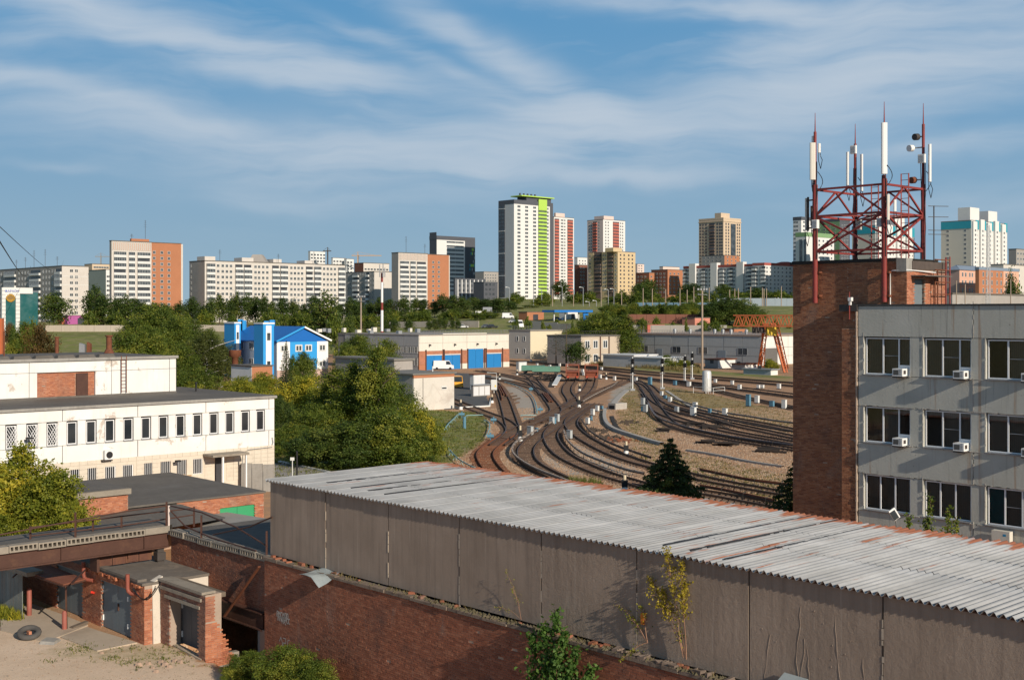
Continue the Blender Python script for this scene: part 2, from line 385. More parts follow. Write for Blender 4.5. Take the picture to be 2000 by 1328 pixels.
# ---------------- bricks ----------------
BR_LAY = {}
def brick_wall(parent, fr, a0, a1, z0, z1, b, mat, mort, holes=(), near=None, nmax=300, thick=.12, name='brick', slab=True, poly=None, flip=1):
 """real bricks on the face b of a frame; the nmax nearest are parts, the rest one joined part.  holes: (a0,a1,z0,z1)"""
 L, H, g = .243, .064, .0115
 def hole(a, z): return any(h[0]-.01 < a < h[1]+.01 and h[2]-.02 < z < h[3]+.02 for h in holes)
 items = []; nrow = int((z1-z0)/(H+g))
 rr = random.Random(int(a0*100+z0*10+b*7))
 for r in range(nrow):
  z = z0+r*(H+g); a = a0+(0 if r % 2 == 0 else -.128)
  header = (r % 6 == 5)
  while a < a1-.03:
   w = (.12 if header else L)
   s0 = max(a, a0); s1 = min(a+w, a1)
   if s1-s0 > .05 and not hole((s0+s1)/2, z+H/2) and not (poly and not poly((s0+s1)/2, z)):
    if not (rr.random() < .004): items.append((s0, s1, z, H))
   a += w+g
 cam0 = V_((0, 0, CZ))
 def vis(it):
  p = V_(fr.p((it[0]+it[1])/2, b, it[2])); u = CU+p.x/p.y*F; v = HV+(CZ-p.z)/p.y*F
  return (0 if (0 < u < 2000 and 0 < v < 1328) else 1000)+(p-cam0).length
 items.sort(key=vis)
 full = [it for it in items[:nmax*2] if abs(it[1]-it[0]-L) < .01][:nmax]
 fs = set(full); cen = {}
 key = (round(fr.e.x, 3), mat.name, flip)
 if key not in BR_LAY:
  mb = MB(); f0 = Fr((0, 0), fr.e, fr.k); mb.fb(f0, -L/2, L/2, -.012, .05, 0, H); BR_LAY[key] = mb.mesh('brick', mat)
 off = V_((0,0,0)); q = parent
 while q is not None: off = off+V_(q.location); q = q.parent
 for it in full:
  p = V_(fr.p((it[0]+it[1])/2, b+rr.uniform(-.004, .004), it[2]))
  inst('brick', BR_LAY[key], p-off, parent)
 mb = MB(); p = fr.p
 for it in items:
  if it in fs: continue
  bb = b-.012+rr.uniform(-.005, .004); s0, s1, z, h = it; mb.tint = rr.random()
  mb.add([p(s0,bb,z),p(s1,bb,z),p(s1,bb,z+h),p(s0,bb,z+h),p(s0,b+.02,z),p(s1,b+.02,z),p(s1,b+.02,z+h),p(s0,b+.02,z+h)],
   [(0,1,2,3),(0,4,5,1),(1,5,6,2),(2,6,7,3),(3,7,4,0)])
 if mb.v: part('brickwork', mb, mat, parent, kind='stuff')
 if slab:
  mb = MB()
  As = sorted({a0, a1, *[min(max(h[i], a0), a1) for h in holes for i in (0, 1)]}); Zs = sorted({z0, z1, *[min(max(h[i], z0), z1) for h in holes for i in (2, 3)]})
  for i in range(len(As)-1):
   for j in range(len(Zs)-1):
    ca, cz = (As[i]+As[i+1])/2, (Zs[j]+Zs[j+1])/2
    if any(h[0] < ca < h[1] and h[2] < cz < h[3] for h in holes): continue
    if poly and not (poly(As[i]+.05, Zs[j+1]-.05) and poly(As[i+1]-.05, Zs[j+1]-.05)): continue
    mb.fb(fr, As[i], As[i+1], b+.001, b+thick, Zs[j], Zs[j+1])
  if mb.v: part('mortar', mb, mort, parent)
M_mort = plain('lime_mortar', (.36, .28, .22), .2, 2, .95, dirtamt=.4, dirt=(.15,.11,.09))
M_mortd = plain('dark_mortar', (.40, .275, .20), .2, 2, .95, dirtamt=.25, dirt=(.08,.055,.045))
M_brick = tintbrick('red_bricks', [(.24,.086,.048),(.30,.112,.062),(.20,.073,.042),(.34,.142,.082),(.27,.094,.052)])
M_bricktower = tintbrick('tower_bricks', [(.28,.112,.055),(.37,.155,.076),(.215,.082,.045),(.41,.19,.10),(.325,.13,.064)])
M_brickor = tintbrick('orange_bricks', [(.36,.125,.062),(.45,.17,.085),(.31,.10,.055),(.49,.21,.12),(.34,.12,.065)])
# ---------------- the long shed ----------------
def roof_sheets():
 zr = 6.9
 shed = root('long_shed', 'long low concrete-walled shed under a silvery corrugated roof across the foreground', 'shed', SF.p(16, 4, 0))
 m, t = newmat('panel_concrete'); P = pos(t)
 oi = t.n('ShaderNodeObjectInfo').outputs['Random']
 n1 = t.noise(P, .5, 5, .6); n2 = t.noise(P, 6, 8, .78); n3 = t.noise(t.scl(P, (3, 3, .16)), 1.6, 6, .62)
 c = t.mix(t.ramp(n1, .3, .7), (.265, .205, .158), (.345, .27, .212))
 c = t.mix(t.m('MULTIPLY', t.ramp(n3, .45, .72), .45), c, (.15, .115, .092))
 n5 = t.noise(t.scl(P, (3, 3, .12)), 3.1, 5, .6); c = t.mix(t.m('MULTIPLY', t.ramp(n5, .6, .72), .35), c, (.50, .43, .36))
 crk = t.n('ShaderNodeTexVoronoi', feature='DISTANCE_TO_EDGE', i={'Vector': t.scl(t.n('ShaderNodeVectorMath', operation='ADD', i={0: P, 1: t.n('ShaderNodeVectorMath', operation='SCALE', i={0: t.n('ShaderNodeTexNoise', i={'Vector': P, 'Scale': 1.3}).outputs[1], 'Scale': .9}).outputs[0]}).outputs[0], (1, 1, .2)), 'Scale': .7}).outputs[0]
 ridge = t.m('MULTIPLY', t.m('SUBTRACT', 1.0, t.ramp(crk, 0, .05)), t.ramp(P_a(t, P), 12.0, 17.0))
 rough_amt = t.m('ADD', .25, t.m('MULTIPLY', t.ramp(P_a(t, P), 14.5, 16.0), .8))
 hgtn = t.m('ADD', t.m('MULTIPLY', n2, rough_amt), t.m('MULTIPLY', ridge, .10))
 pbsdf(t, c, .95, 0, hgtn, .8, .035)
 M_panel = m
 W3 = 3.828
 for i in range(13):
  mb = MB(); a0 = i*W3-.0; a1 = a0+W3-.045
  tilt = random.uniform(-.015, .015)
  mb.fb(SF, a0, a1, tilt, .16, 4.02+random.uniform(-.02, .02), 6.86)
  part('wall_panel', mb, M_panel, shed)
 mb = MB(); mb.fb(SF, .02, 13*W3, .17, .3, 4.1, 6.84); mb.fb(SF, .02, 13*W3, .3, 8.1, 4.1, 4.2)
 mb.fb(SF, 0.0, 13*W3, 7.8, 7.95, 0, 6.84); mb.fb(SF, -.02, .12, .31, 7.8, 0, 6.84); mb.fb(SF, 13*W3-.2, 13*W3, .31, 7.8, 0, 6.84)
 part('inner_wall', mb, M_conc, shed)
 mb = MB()
 for i in (1, 2, 3, 4, 5, 7):
  rr = random.Random(i); z = 6.3
  while z > 4.1:
   h = rr.uniform(.1, .4)
   if rr.random() < .75: mb.fb(SF, i*W3-.05+rr.uniform(-.01, .01), i*W3-.008+rr.uniform(-.01, .02), -.012, .02, z-h, z)
   z -= h+.02
 part('joint_mortar', mb, plain('pale_mortar', (.47, .39, .30), .2, 4, .9), shed, kind='stuff')
 rr = random.Random(44)
 for i in range(4, 8):                       # raised trowel ridges and blobs of the old render
  mb = MB()
  for k in range(6 if i < 7 else 1):
   a = i*W3+rr.uniform(.2, 3.4); z = rr.uniform(5.2, 6.6); L_ = rr.uniform(.4, 2.0); pts = []; da = 0
   for j in range(9):
    da += rr.uniform(-.05, .05); pts.append(SF.p(a+da, .0, max(4.1, z-L_*j/8)))
   mb.tube(pts, [rr.uniform(.004, .013) for _ in pts], 6)
  for k in range(40 if i < 7 else 6):
   a = i*W3+rr.uniform(.1, 3.6); z = rr.uniform(4.1, 6.5); s = rr.uniform(.008, .022); c = V_(SF.p(a, .004, z)); mb.tube([c+V_((0,0,-s*1.5)), c, c+V_((0,0,s*1.5))], [s*.3, s, s*.3], 5)
  part('render_ridges', mb, M_panel, shed, kind='stuff')
 m, t = newmat('zinc_sheet'); P = pos(t)
 v = t.n('ShaderNodeCombineXYZ', i={0: P_a(t, P), 1: P_b(t, P), 2: 0.0}).outputs[0]
 r = t.n('ShaderNodeObjectInfo').outputs['Random']
 n1 = t.noise(v, .8, 5, .6); ns = t.noise(t.scl(v, (4.5, .16, 1)), 1.0, 5, .62)
 n2 = t.noise(t.scl(v, (2.2, .5, 1)), 1.3, 6, .7)
 c = t.mix(t.ramp(n1, .35, .7), (.33, .335, .335), (.44, .445, .45))
 c = t.mix(t.m('MULTIPLY', t.ramp(ns, .5, .75), .3), c, (.37, .36, .36))
 c = t.mix(1.0, c, t.n('ShaderNodeCombineXYZ', i={0: t.m('ADD', .9, t.m('MULTIPLY', r, .15)), 1: t.m('ADD', .9, t.m('MULTIPLY', r, .15)), 2: t.m('ADD', .9, t.m('MULTIPLY', r, .15))}).outputs[0], 'MULTIPLY')
 edge = t.m('MAXIMUM', t.ramp(P_b(t, P), 7.3, 8.45), t.m('MULTIPLY', t.ramp(P_b(t, P), .3, -.1), .15))
 rm = t.ramp(t.m('ADD', t.m('MULTIPLY', t.ramp(P_b(t, P), 7.0, 8.2), .19), t.m('ADD', t.m('MULTIPLY', t.noise(t.scl(v, (6.5, .11, 1)), 1.0, 4, .7), .72), t.m('ADD', t.m('MULTIPLY', n2, .28), t.m('MULTIPLY', t.m('MULTIPLY', t.ramp(P_a(t, P), 16, 20), t.ramp(P_a(t, P), 27, 22)), .035)))), .585, .64)
 c = t.mix(rm, c, t.mix(n1, (.40, .15, .07), (.24, .085, .045)))
 rd = t.m('MULTIPLY', t.ramp(P_a(t, P), 9, 5), t.m('MULTIPLY', t.ramp(P_b(t, P), 5.0, 8.0), t.ramp(n2, .5, .6)))
 c = t.mix(rd, c, (.36, .13, .065))
 pbsdf(t, c, .42, .12, None, spec=.5); M_zinc = m
 pitch = .215; amp = .055; cols = 5; wS = pitch*cols
 def sheet_mesh(depth, n):
  mb = MB(); vs = []; fs = []; K = 6
  N = cols*K
  for i in range(N+1):
   a = i*pitch/K; h = amp*math.cos(2*math.pi*i/K)
   for j, b in enumerate((0, depth)): vs.append((E1.x*a+E2.x*b, E1.y*a+E2.y*b, h-(.0 if j else 0)))
  for i in range(N): fs.append((2*i, 2*i+2, 2*i+3, 2*i+1))
  vs2 = [(x, y, z-.006) for x, y, z in vs]; n0 = len(vs)
  mb.add(vs+vs2, fs+[tuple(k+n0 for k in f[::-1]) for f in fs]+[(2*i, n0+2*i, n0+2*i+2, 2*i+2) for i in range(N)], True)
  return mb.mesh('roof_sheet', M_zinc)
 rows = [(-.15, 2.95), (2.65, 2.95), (5.2, 2.95)]
 ms = {2.95: sheet_mesh(2.95, 0)}
 nc = 45; inv = V_(shed.location)
 rr = random.Random(3)
 for r_, (b0, dp) in enumerate(rows):
  for c_ in range(nc):
   jb = rr.choice([0, 0, 0, .08, -.1, .16]) if r_ else rr.uniform(-.02, .02)
   if r_ == 2 and rr.random() < .2: jb += .08
   p = V_(SF.p(-.15+c_*wS, b0+jb, zr+.02+.012*r_+rr.uniform(0, .006)+.006*(c_ % 2)))
   o = inst('roof_sheet', ms[dp], p-inv, shed)
   o.rotation_euler = (0, 0, rr.uniform(-.0015, .0015))
 M_tar = plain('tar', (.035, .035, .038), .3, 3, .7)
 for u0, v0, u1, v1 in ((658,947,880,911),(700,956,930,921),(735,962,960,925),(763,968,1010,930),
      (1320,1069,1565,1005),(1360,1078,1622,1014),(1445,1098,1685,1024)):
  mb = MB()
  a0, b0 = ab(At(u0, v0, (CZ-6.95)*F/(v0-HV))); a1, b1 = ab(At(u1, v1, (CZ-6.95)*F/(v1-HV)))
  a0 = (a0+a1)/2; b0, b1 = max(min(b0, b1), 0), min(max(b0, b1), 8.1); nseg = 30
  for k in range(nseg):
   s0 = b0+(b1-b0)*k/nseg; s1 = b0+(b1-b0)*(k+1.02)/nseg
   w = .04+.03*rr.random()
   if u0 > 1300 and rr.random() < .12: w = .012
   mb.fb(SF, a0-w, a0+w, s0, s1, zr+.05, zr+.085)
  part('tar_strip', mb, M_tar, shed)
 mb = MB()
 for b in (1.3, 2.8, 4.2, 5.6, 7.0):
  for k in range(210):
   if rr.random() < .45:
    a = k*pitch-.15; mb.fb(SF, a-.012, a+.012, b-.015, b+.015, zr+.045, zr+.068)
 part('roof_bolt', mb, plain('dark_bolts', (.07, .055, .05), .2, 3, .8), shed, kind='stuff')
 mb = MB(); mb.fb(SF, -.05, 13*W3, -.04, .02, 6.86, 6.9); mb.fb(SF, 0, 13*W3, 7.9, 8.05, 6.83, 6.88)
 part('eave_board', mb, M_brown, shed)
 return shed
def P_a(t, P): return t.n('ShaderNodeVectorMath', operation='DOT_PRODUCT', i={0: t.n('ShaderNodeVectorMath', operation='SUBTRACT', i={0: P, 1: tuple(SF.o)}).outputs[0], 1: tuple(E1)}).outputs[1]
def P_b(t, P): return t.n('ShaderNodeVectorMath', operation='DOT_PRODUCT', i={0: t.n('ShaderNodeVectorMath', operation='SUBTRACT', i={0: P, 1: tuple(SF.o)}).outputs[0], 1: tuple(E2)}).outputs[1]
def ab(p): d = V_(p)-SF.o; d.z = 0; return d.dot(SF.e), d.dot(SF.k)
roof_sheets()
# ---------------- big brick wall under the shed ----------------
bw = root('brick_wall', 'tall dark red brick retaining wall under the concrete panels, with faded chalk scrawls', 'wall', SF.p(4, 0, 0))
OPEN = (-6.75, -.45, -3, 1.0)
brick_wall(bw, SF, 0, 34, -.2, 3.83, -.26, M_brick, M_mortd, thick=.4)
brick_wall(bw, SF, -8.17, 0, 1.0, 3.7, -.0, M_brick, M_mortd, nmax=0, thick=.4)
brick_wall(bw, SF, -8.17, -6.75, -1.6, 1.0, -.0, M_brick, M_mortd, nmax=0, thick=.4)
mb = MB(); mb.fb(SF, -.45, 0, -.2, .35, -1.6, 1.0); part('corner_pier', mb, M_mortd, bw)
mb = MB(); rr = random.Random(5); a = -.1
while a < 34:
 l = rr.uniform(.5, 1.4); mb.fb(SF, a, a+l-.02, -.34+rr.uniform(-.03, .03), .12, 3.83+rr.uniform(-.01, .0), 3.92+rr.uniform(-.015, .02)); a += l
part('ledge', mb, plain('ledge_concrete', (.20, .155, .12), .3, 2, .95, bstr=.6, dirtamt=.6, dirt=(.08,.055,.045)), bw)
for i in range(34):
 mb = MB(); a = rr.uniform(.3, 30); s = rr.uniform(.05, .16); c = V_(SF.p(a, rr.uniform(-.22, .03), 3.93)); f = Fr(c, V_((math.cos(rr.random()*6), math.sin(rr.random()*6), 0)), E2); f.k = V_((-f.e.y, f.e.x, 0))
 mb.tint = rr.random(); mb.fb(f, -s, s, -.06, .06, 3.9, 3.93+rr.uniform(.03, .09)); part('loose_brick', mb, M_brick, bw)
for i in range(46):
 mb = MB(); a = rr.uniform(18.5, 30); s = rr.uniform(.05, .2); z = 3.92; c = [SF.p(a+dx*s*rr.uniform(.7,1.2), -.16+dy*.14*rr.uniform(.7,1.2), z) for dx, dy in ((-1,-1),(1,-1),(1,1),(-1,1))]
 mb.hull(c, [(x+rr.uniform(-.03,.03), y+rr.uniform(-.03,.03), z+rr.uniform(.04,.13)) for x, y, _ in c]); part('mortar_lump', mb, plain('dark_debris', (.17,.13,.105), .3, 4, .95), bw)
mb = MB()
for i in range(900):
 a = rr.triangular(3, 30, 22); s = rr.uniform(.015, .07); c = V_(SF.p(a, rr.uniform(-.3, .02), 3.92)); mb.tint = rr.random()
 mb.add([c+V_((-s,-s,0)), c+V_((s,-s*.7,0)), c+V_((s*.6,s,0)), c+V_((-s,s*.5,0)), c+V_((0,0,s*1.1))], [(0,1,4),(1,2,4),(2,3,4),(3,0,4)])
part('rubble', mb, plain('rubble_moss', (.10, .085, .05), .5, 6, .95, dirtamt=.5, dirt=(.17,.12,.09)), bw, kind='stuff')
def flatmark(fr, a, z, pts, w, b, mb, sc):
 for i in range(len(pts)-1):
  p, q = pts[i], pts[i+1]; A = V_(fr.p(a+p[0]*sc, b, z+p[1]*sc)); B = V_(fr.p(a+q[0]*sc, b, z+q[1]*sc)); d = (B-A)
  if d.length < 1e-4: continue
  n = fr.k.cross(d.normalized())*w/2; mb.quad(A-n, B-n, B+n, A+n)
mb = MB()
zz = lambda a, v: SF.z(v, a, -.28)
def word(u, v, n, sc, w, seed):
 rr = random.Random(seed); a = SF.a(u, -.28); z = SF.z(v, a, -.28); x = 0
 for k in range(n):
  k_ = rr.randrange(4)
  P_ = [[(0,0),(0,1),(.25,.55),(.5,1),(.5,0)], [(0,0),(0,1),(.4,.9),(.4,.5),(0,.5)], [(.4,1),(0,.8),(0,.1),(.4,0)], [(0,0),(0,1),(.45,1),(.45,0)]][k_]
  flatmark(SF, a+x, z, P_, w, -.282, mb, sc); x += .62*sc
word(541,1203,6,.22,.05,1); word(543,1211,7,.2,.05,2); word(551,1217,3,.17,.04,3)
a_, z_ = SF.a(546, -.28), SF.z(1262, SF.a(546,-.28), -.28)
flatmark(SF, a_, z_, [(0,.5),(.25,1),(.5,.5),(.5,-.1)], .035, -.282, mb, .4); flatmark(SF, a_+.25, z_, [(0,1),(.5,1),(.5,.55),(0,.5),(0,0),(.55,0)], .035, -.282, mb, .38)
flatmark(SF, a_+.55, z_-.02, [(.4,1),(.05,.9),(.05,.1),(.4,0)], .035, -.282, mb, .4)
part('chalk_writing', mb, plain('chalk', (.42, .37, .33), .3, 9, .95), bw)
mb = MB(); n = 10; a0 = SF.a(612, -.4)
vs = []; K = 12
for i in range(K+1):
 t_ = i/K; out = -.02-t_*.95; dz = -.04-.14*t_-.03*math.sin(t_*5)
 for j in range(6):
  s = j/5; vs.append(SF.p(a0+s*1.15-.12*t_, out*(1-.15*s)-.1*max(0, s-.7), 4.05+dz-(.9*max(0, s-.62)*t_)+.025*math.sin(s*7+i*.5)))
fs = [(i*6+j, i*6+j+1, (i+1)*6+j+1, (i+1)*6+j) for i in range(K) for j in range(5)]
vs2 = [(x, y, z-.012) for x, y, z in vs]; N = len(vs)
mb.add(vs+vs2, fs+[tuple(k+N for k in f[::-1]) for f in fs], True)
thing('tin_sheet', mb, plain('galvanised_tin', (.42, .47, .47), .15, 3, .4, .35, dirtamt=.35, dirt=(.25,.26,.25)), 'crumpled pale grey tin sheet jutting out of the joint over the brick wall', 'metal sheet')
mb = MB(); a = SF.a(1257, -.05); z = SF.z(1210, a, -.05); mb.fb(SF, a-.05, a+.03, -.12, -.01, z-.12, z+.13); mb.fb(SF, a-.035, a+.06, -.14, -.02, z-.02, z+.2)
thing('foam_blob', mb, plain('orange_foam', (.62, .20, .03), .2, 6, .8), 'small orange lump of hardened foam in the panel joint beside the yellow sapling', 'foam')
# ---------------- low wing left of the shed: slab roof on a steel beam ----------------
WC = V_(SF.p(-8.17, 0, 0)); WF = Fr(WC, -E2, E1)       # a: towards the left/camera, k: E1 would be outside, so use depth -E1
WF = Fr(WC, -E2, -E1)
wing = root('garage_wing', 'low brown garage wing with hollow-core concrete roof slabs on a rusty steel beam', 'garage', WC)
M_slab = plain('slab_edge_concrete', (.27, .235, .19), .25, 2, .95, bstr=.6, dirtamt=.5, dirt=(.11,.09,.07))
M_hole = plain('slab_hole_dark', (.03, .025, .02), .2, 3, .9)
z0, z1 = 3.82, 4.1
mb = MB(); mb.fb(WF, -.05, 14, .35, 2.3, z1-.06, z1+.02);
part('roof_deck', mb, M_roofing, wing)
a = 0.05;
while a < 13.5:                                     # slab ends with real round cores: split into webs
 w = 1.18; mb = MB(); n = 6; solid = (a < .3 or a > 6.5)
 dz = random.uniform(-.02, .02); db = random.uniform(-.05, .05)
 if solid: mb.fb(WF, a, a+w-.02, db, .5, z0+dz, z1+dz)
 else:
  mb.fb(WF, a, a+w-.02, db, .5, z0+dz, z0+.06+dz); mb.fb(WF, a, a+w-.02, db, .5, z1-.06+dz, z1+dz)
  st = (w-.02)/n
  for k in range(n+1):
   c = a+min(max(k*st, .03), w-.05); mb.fb(WF, c-.03, c+.03, db+.002, .5, z0+.06+dz, z1-.06+dz)
 part('roof_slab', mb, M_slab, wing); a += w
mb = MB(); mb.fb(WF, -.2, 13.5, .30, .34, z0+.02, z1-.02); part('slab_core', mb, M_hole, wing)
mb = MB(); mb.fb(WF, .05, 14, .18, .24, 3.2, 3.8); mb.fb(WF, .05, 14, .08, .36, 3.14, 3.2); mb.fb(WF, .05, 14, .08, .36, 3.78, 3.815)
for k in (1.2, 4.9, 8.0): mb.fb(WF, k, k+.03, .1, .35, 3.2, 3.78)
part('steel_beam', mb, M_brown, wing)
mb = MB(); mb.fb(WF, .25, .55, .2, .5, 0, 3.14); mb.fb(WF, .2, .6, .12, .5, 2.6, 2.95); part('column', mb, M_dksteel, wing)
wga = WF.a(193, .62); gw_ = (wga-.62)/4
M_gate = plain('brown_gate_metal', (.105, .045, .03), .35, 1.2, .65, streak=.6, dirt=(.2,.09,.045), dirtamt=.3)
gt = []
for k in range(4):
 mb = MB(); mb.fb(WF, .62+k*gw_, .62+k*gw_+gw_-.02, .62+(.02 if k % 2 else 0), .66+(.02 if k % 2 else 0), 2.6, 3.12); g_ = part('gate_leaf', mb, M_gate, wing)
 if k == 1:
  mb = MB(); mb.fb(WF, .62+gw_+.05, .62+2*gw_-.1, .6, .62, 2.65, 3.05); mb.fb(WF, .62+2*gw_-.14, .62+2*gw_-.08, .56, .6, 2.8, 2.95); part('wicket_door', mb, M_gate, g_)
mb = MB(); mb.fb(WF, wga+.02, wga+.14, .5, 1.2, 2.4, 3.12); part('wall', mb, M_brown, wing)
mb = MB(); mb.fb(SF, -8.1, -.05, .05, 9.0, 1.6, 3.72); part('rear_wall', mb, M_mortd, wing)
mb = MB(); mb.fb(SF, -8.2, 0, -.02, 9.0, 3.78, 3.86); part('roof_deck', mb, M_roofing, wing)
a = -8.0
while a < -.6:
 mb = MB(); w = 1.18; dz = random.uniform(-.03, .03)
 n = 6; st = (w-.03)/n; b0 = -.12+random.uniform(-.05, .05)
 mb.fb(SF, a, a+w-.03, b0, .3, 3.68+dz, 3.74+dz); mb.fb(SF, a, a+w-.03, b0, .3, 3.88+dz, 3.94+dz)
 for k in range(n+1):
  c = a+min(max(k*st, .03), w-.05); mb.fb(SF, c-.03, c+.03, b0+.002, .3, 3.74+dz, 3.88+dz)
 part('roof_slab', mb, M_slab, wing); a += w
mb = MB(); mb.fb(SF, -8.0, -.5, .2, .25, 3.74, 3.88); part('slab_core', mb, M_hole, wing)
mb = MB(); mb.fb(SF, -6.75, -.3, -.16, -.1, 1.0, 1.62); mb.fb(SF, -6.75, -.3, -.26, .1, .95, 1.0); mb.fb(SF, -6.75, -.3, -.26, 0, 1.6, 1.64)
part('lintel_beam', mb, M_brown, wing)
mb = MB(); mb.beam(SF.p(-.35,-.3,3.5), SF.p(-3.05,-.3,1.05), .12, .06); part('prop', mb, M_rust, wing)
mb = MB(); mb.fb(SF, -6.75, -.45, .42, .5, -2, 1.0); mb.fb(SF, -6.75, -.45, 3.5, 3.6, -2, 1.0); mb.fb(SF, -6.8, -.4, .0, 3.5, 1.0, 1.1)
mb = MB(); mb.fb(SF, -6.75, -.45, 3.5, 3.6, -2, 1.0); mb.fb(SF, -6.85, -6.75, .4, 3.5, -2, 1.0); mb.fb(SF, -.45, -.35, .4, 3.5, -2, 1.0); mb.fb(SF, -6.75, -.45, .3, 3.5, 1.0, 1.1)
part('inner_wall', mb, plain('dark_void_wall', (.05, .045, .04), .2, 2, .95), wing)  # near-black walls: the darkness of the void is put into their colour
mb = MB(); mb.fb(SF, -.75, -.5, -.12, .15, -1.6, .95); part('column', mb, M_conc, wing)
def railing(name, label, fr, posts, zb, h, rails, b, extra=None, r=.032):
 o = root(name, label, 'railing', fr.p(posts_l(posts)[0][0], b, zb), 'brown railings along the wing roof')
 for a_, lean in posts_l(posts):
  mb = MB(); mb.beam(fr.p(a_, b, zb-.15), fr.p(a_+lean, b, zb+h), .07, .07); part('post', mb, M_brown, o)
 for (pa, pz) in rails:
  mb = MB(); mb.tube([fr.p(x, b, z) for x, z in zip(pa, pz)], r, 6); part('rail', mb, M_brown, o)
 return o
def posts_l(ps): return [(p, 0) if not isinstance(p, tuple) else p for p in ps]
railing('railing', 'bent brown pipe railing with uneven posts along the left wing roof edge above the awning', WF,
  [.15, (4.3, 0), (8.0, .25), (10.4, .0)], 4.1, 1.05, [([0.1, 2.0, 4.3, 8.0, 10.4, 13], [4.98, 4.95, 4.8, 4.55, 4.5, 4.4])], .15)
railing('railing', 'lower inner brown railing standing behind the front one on the wing roof', Fr(WF.p(0,0,0), -E2, -E1), [-1.6, 1.9, 3.2, 5.9], 3.9, .75,
  [([-1.6, 1.9, 5.9], [4.6, 4.62, 4.6]), ([-1.6, 1.9, 5.9], [4.3, 4.2, 4.25])], .9)
railing('railing', 'brown railing running down from the wing corner to the grey panel shed', SF, [(-5.4, 0), (-.2, 0)], 3.9, 1.0,
  [([-8.1, -5.4, -2.5, -.15], [4.98, 5.02, 4.75, 4.3]), ([-8.1, -6.8, -4.5, -1.0], [4.75, 4.25, 4.05, 4.0]), ([-4.4, -1.5, .2], [4.2, 4.9, 5.5])], -.05)
mb = MB(); mb.fb(WF, .02, .1, .1, .18, 3.7, 4.98); thing('marker_post', mb, plain('worn_white_red', (.6,.5,.45), .2, 2, .7), 'short post with peeling white paint at the corner of the wing railing', 'post')
# ---------------- garage row in front ----------------
g0 = G(282, 1259.5); GF = Fr(g0, E1, E2)          # a<0 goes left
gr = root('garage', 'brick garage with blue-grey double metal doors, pipes on its roof edge and a white buttress', 'garage', g0)
ga = lambda u: GF.a(u)
aL = ga(163); d0, d1 = ga(198), ga(256); top = 2.42; e0, e1 = ga(110), ga(161)
AL = ga(40)
brick_wall(gr, GF, AL, 0, 0, top, 0, M_brickor, M_mort, holes=[(d0, d1, 0, 2.02), (e0, e1, 0, 1.98)], nmax=300, thick=.35)
M_door = plain('bluegrey_garage_paint', (.155, .185, .20), .1, 1.2, .6, streak=.3, dirt=(.12,.09,.07), dirtamt=.1)
def gdoor(fr, parent, a0, a1, h, b=.12, n=2, mat=M_door, notch=None):
 w = (a1-a0)/n
 for k in range(n):
  mb = MB(); mb.fb(fr, a0+k*w+.01, a0+(k+1)*w-.01, b-.03, b+.03, .03, h-.02); d = part('door_leaf', mb, mat, parent)
  mb = MB();
  for zz_ in (.3, h-.45):
   mb.fb(fr, (a0+.02 if k == 0 else a1-.07), (a0+.07 if k == 0 else a1-.02), b-.08, b-.03, zz_, zz_+.24)
  part('hinge', mb, M_whiteplast, d)
 mb = MB(); mb.fb(fr, a0-.05, a0, b-.1, b+.05, 0, h); mb.fb(fr, a1, a1+.05, b-.1, b+.05, 0, h); mb.fb(fr, a0-.05, a1+.05, b-.1, b+.05, h, h+.05)
 part('door_frame', mb, mat, parent)
gdoor(GF, gr, d0, d1, 2.0); gdoor(GF, gr, e0, e1, 1.95)
mb = MB(); mb.fb(GF, d0+.5*(d1-d0)+.06, d0+.5*(d1-d0)+.12, .04, .09, .95, 1.25); part('handle', mb, M_brown, gr)
mb = MB(); mb.fb(GF, d1-.42, d1-.36, .03, .09, 1.5, 1.7); mb.fb(GF, d1-.42, d1-.36, .03, .09, .35, .55); part('lock_plate', mb, M_whiteplast, gr)
mb = MB(); mb.fb(GF, AL, .05, -.12, 2.95, top, top+.1); mb.fb(GF, AL, -.3, -.15, .25, top+.1, top+.2)
part('roof', mb, plain('worn_roof_slab', (.15, .13, .11), .3, 2, .95, dirtamt=.6, dirt=(.27,.22,.17)), gr)
mb = MB(); rr = random.Random(9)
for k in range(34):
 a_ = rr.uniform(aL, -.3); mb.tint = rr.random(); mb.fb(GF, a_, a_+rr.uniform(.1,.24), -.13-rr.uniform(0,.06), -.02, top-rr.uniform(.06,.22), top-.01)
part('loose_brick', mb, M_brickor, gr, kind='stuff')
SFf = Fr(GF.p(0,0,0), E2, -E1)
rl = SFf.a(297); rw = SFf.a(318)
brick_wall(gr, SFf, 0, rl, 0, top-.12, 0, M_brickor, M_mort, nmax=60, thick=.3)
mb = MB(); mb.fb(GF, -.35, -.02, rl+.05, 2.9, 0, top); mb.hull([GF.p(-.3,rl+.01,0), GF.p(.1,rl+.01,0), GF.p(.1,rw,0), GF.p(-.3,rw,0)], [GF.p(-.3,rl+.01,2.5), GF.p(.0,rl+.01,2.48), GF.p(.0,rw,2.7), GF.p(-.3,rw,2.7)])
part('buttress', mb, plain('whitewashed_render', (.58, .52, .44), .15, 3, .9, bstr=.5, dirtamt=.25, dirt=(.36,.29,.22)), gr)
mb = MB(); mb.fb(GF, AL, -.4, .6, 2.9, 0, 2.3); part('inner_wall', mb, M_mortd, gr)
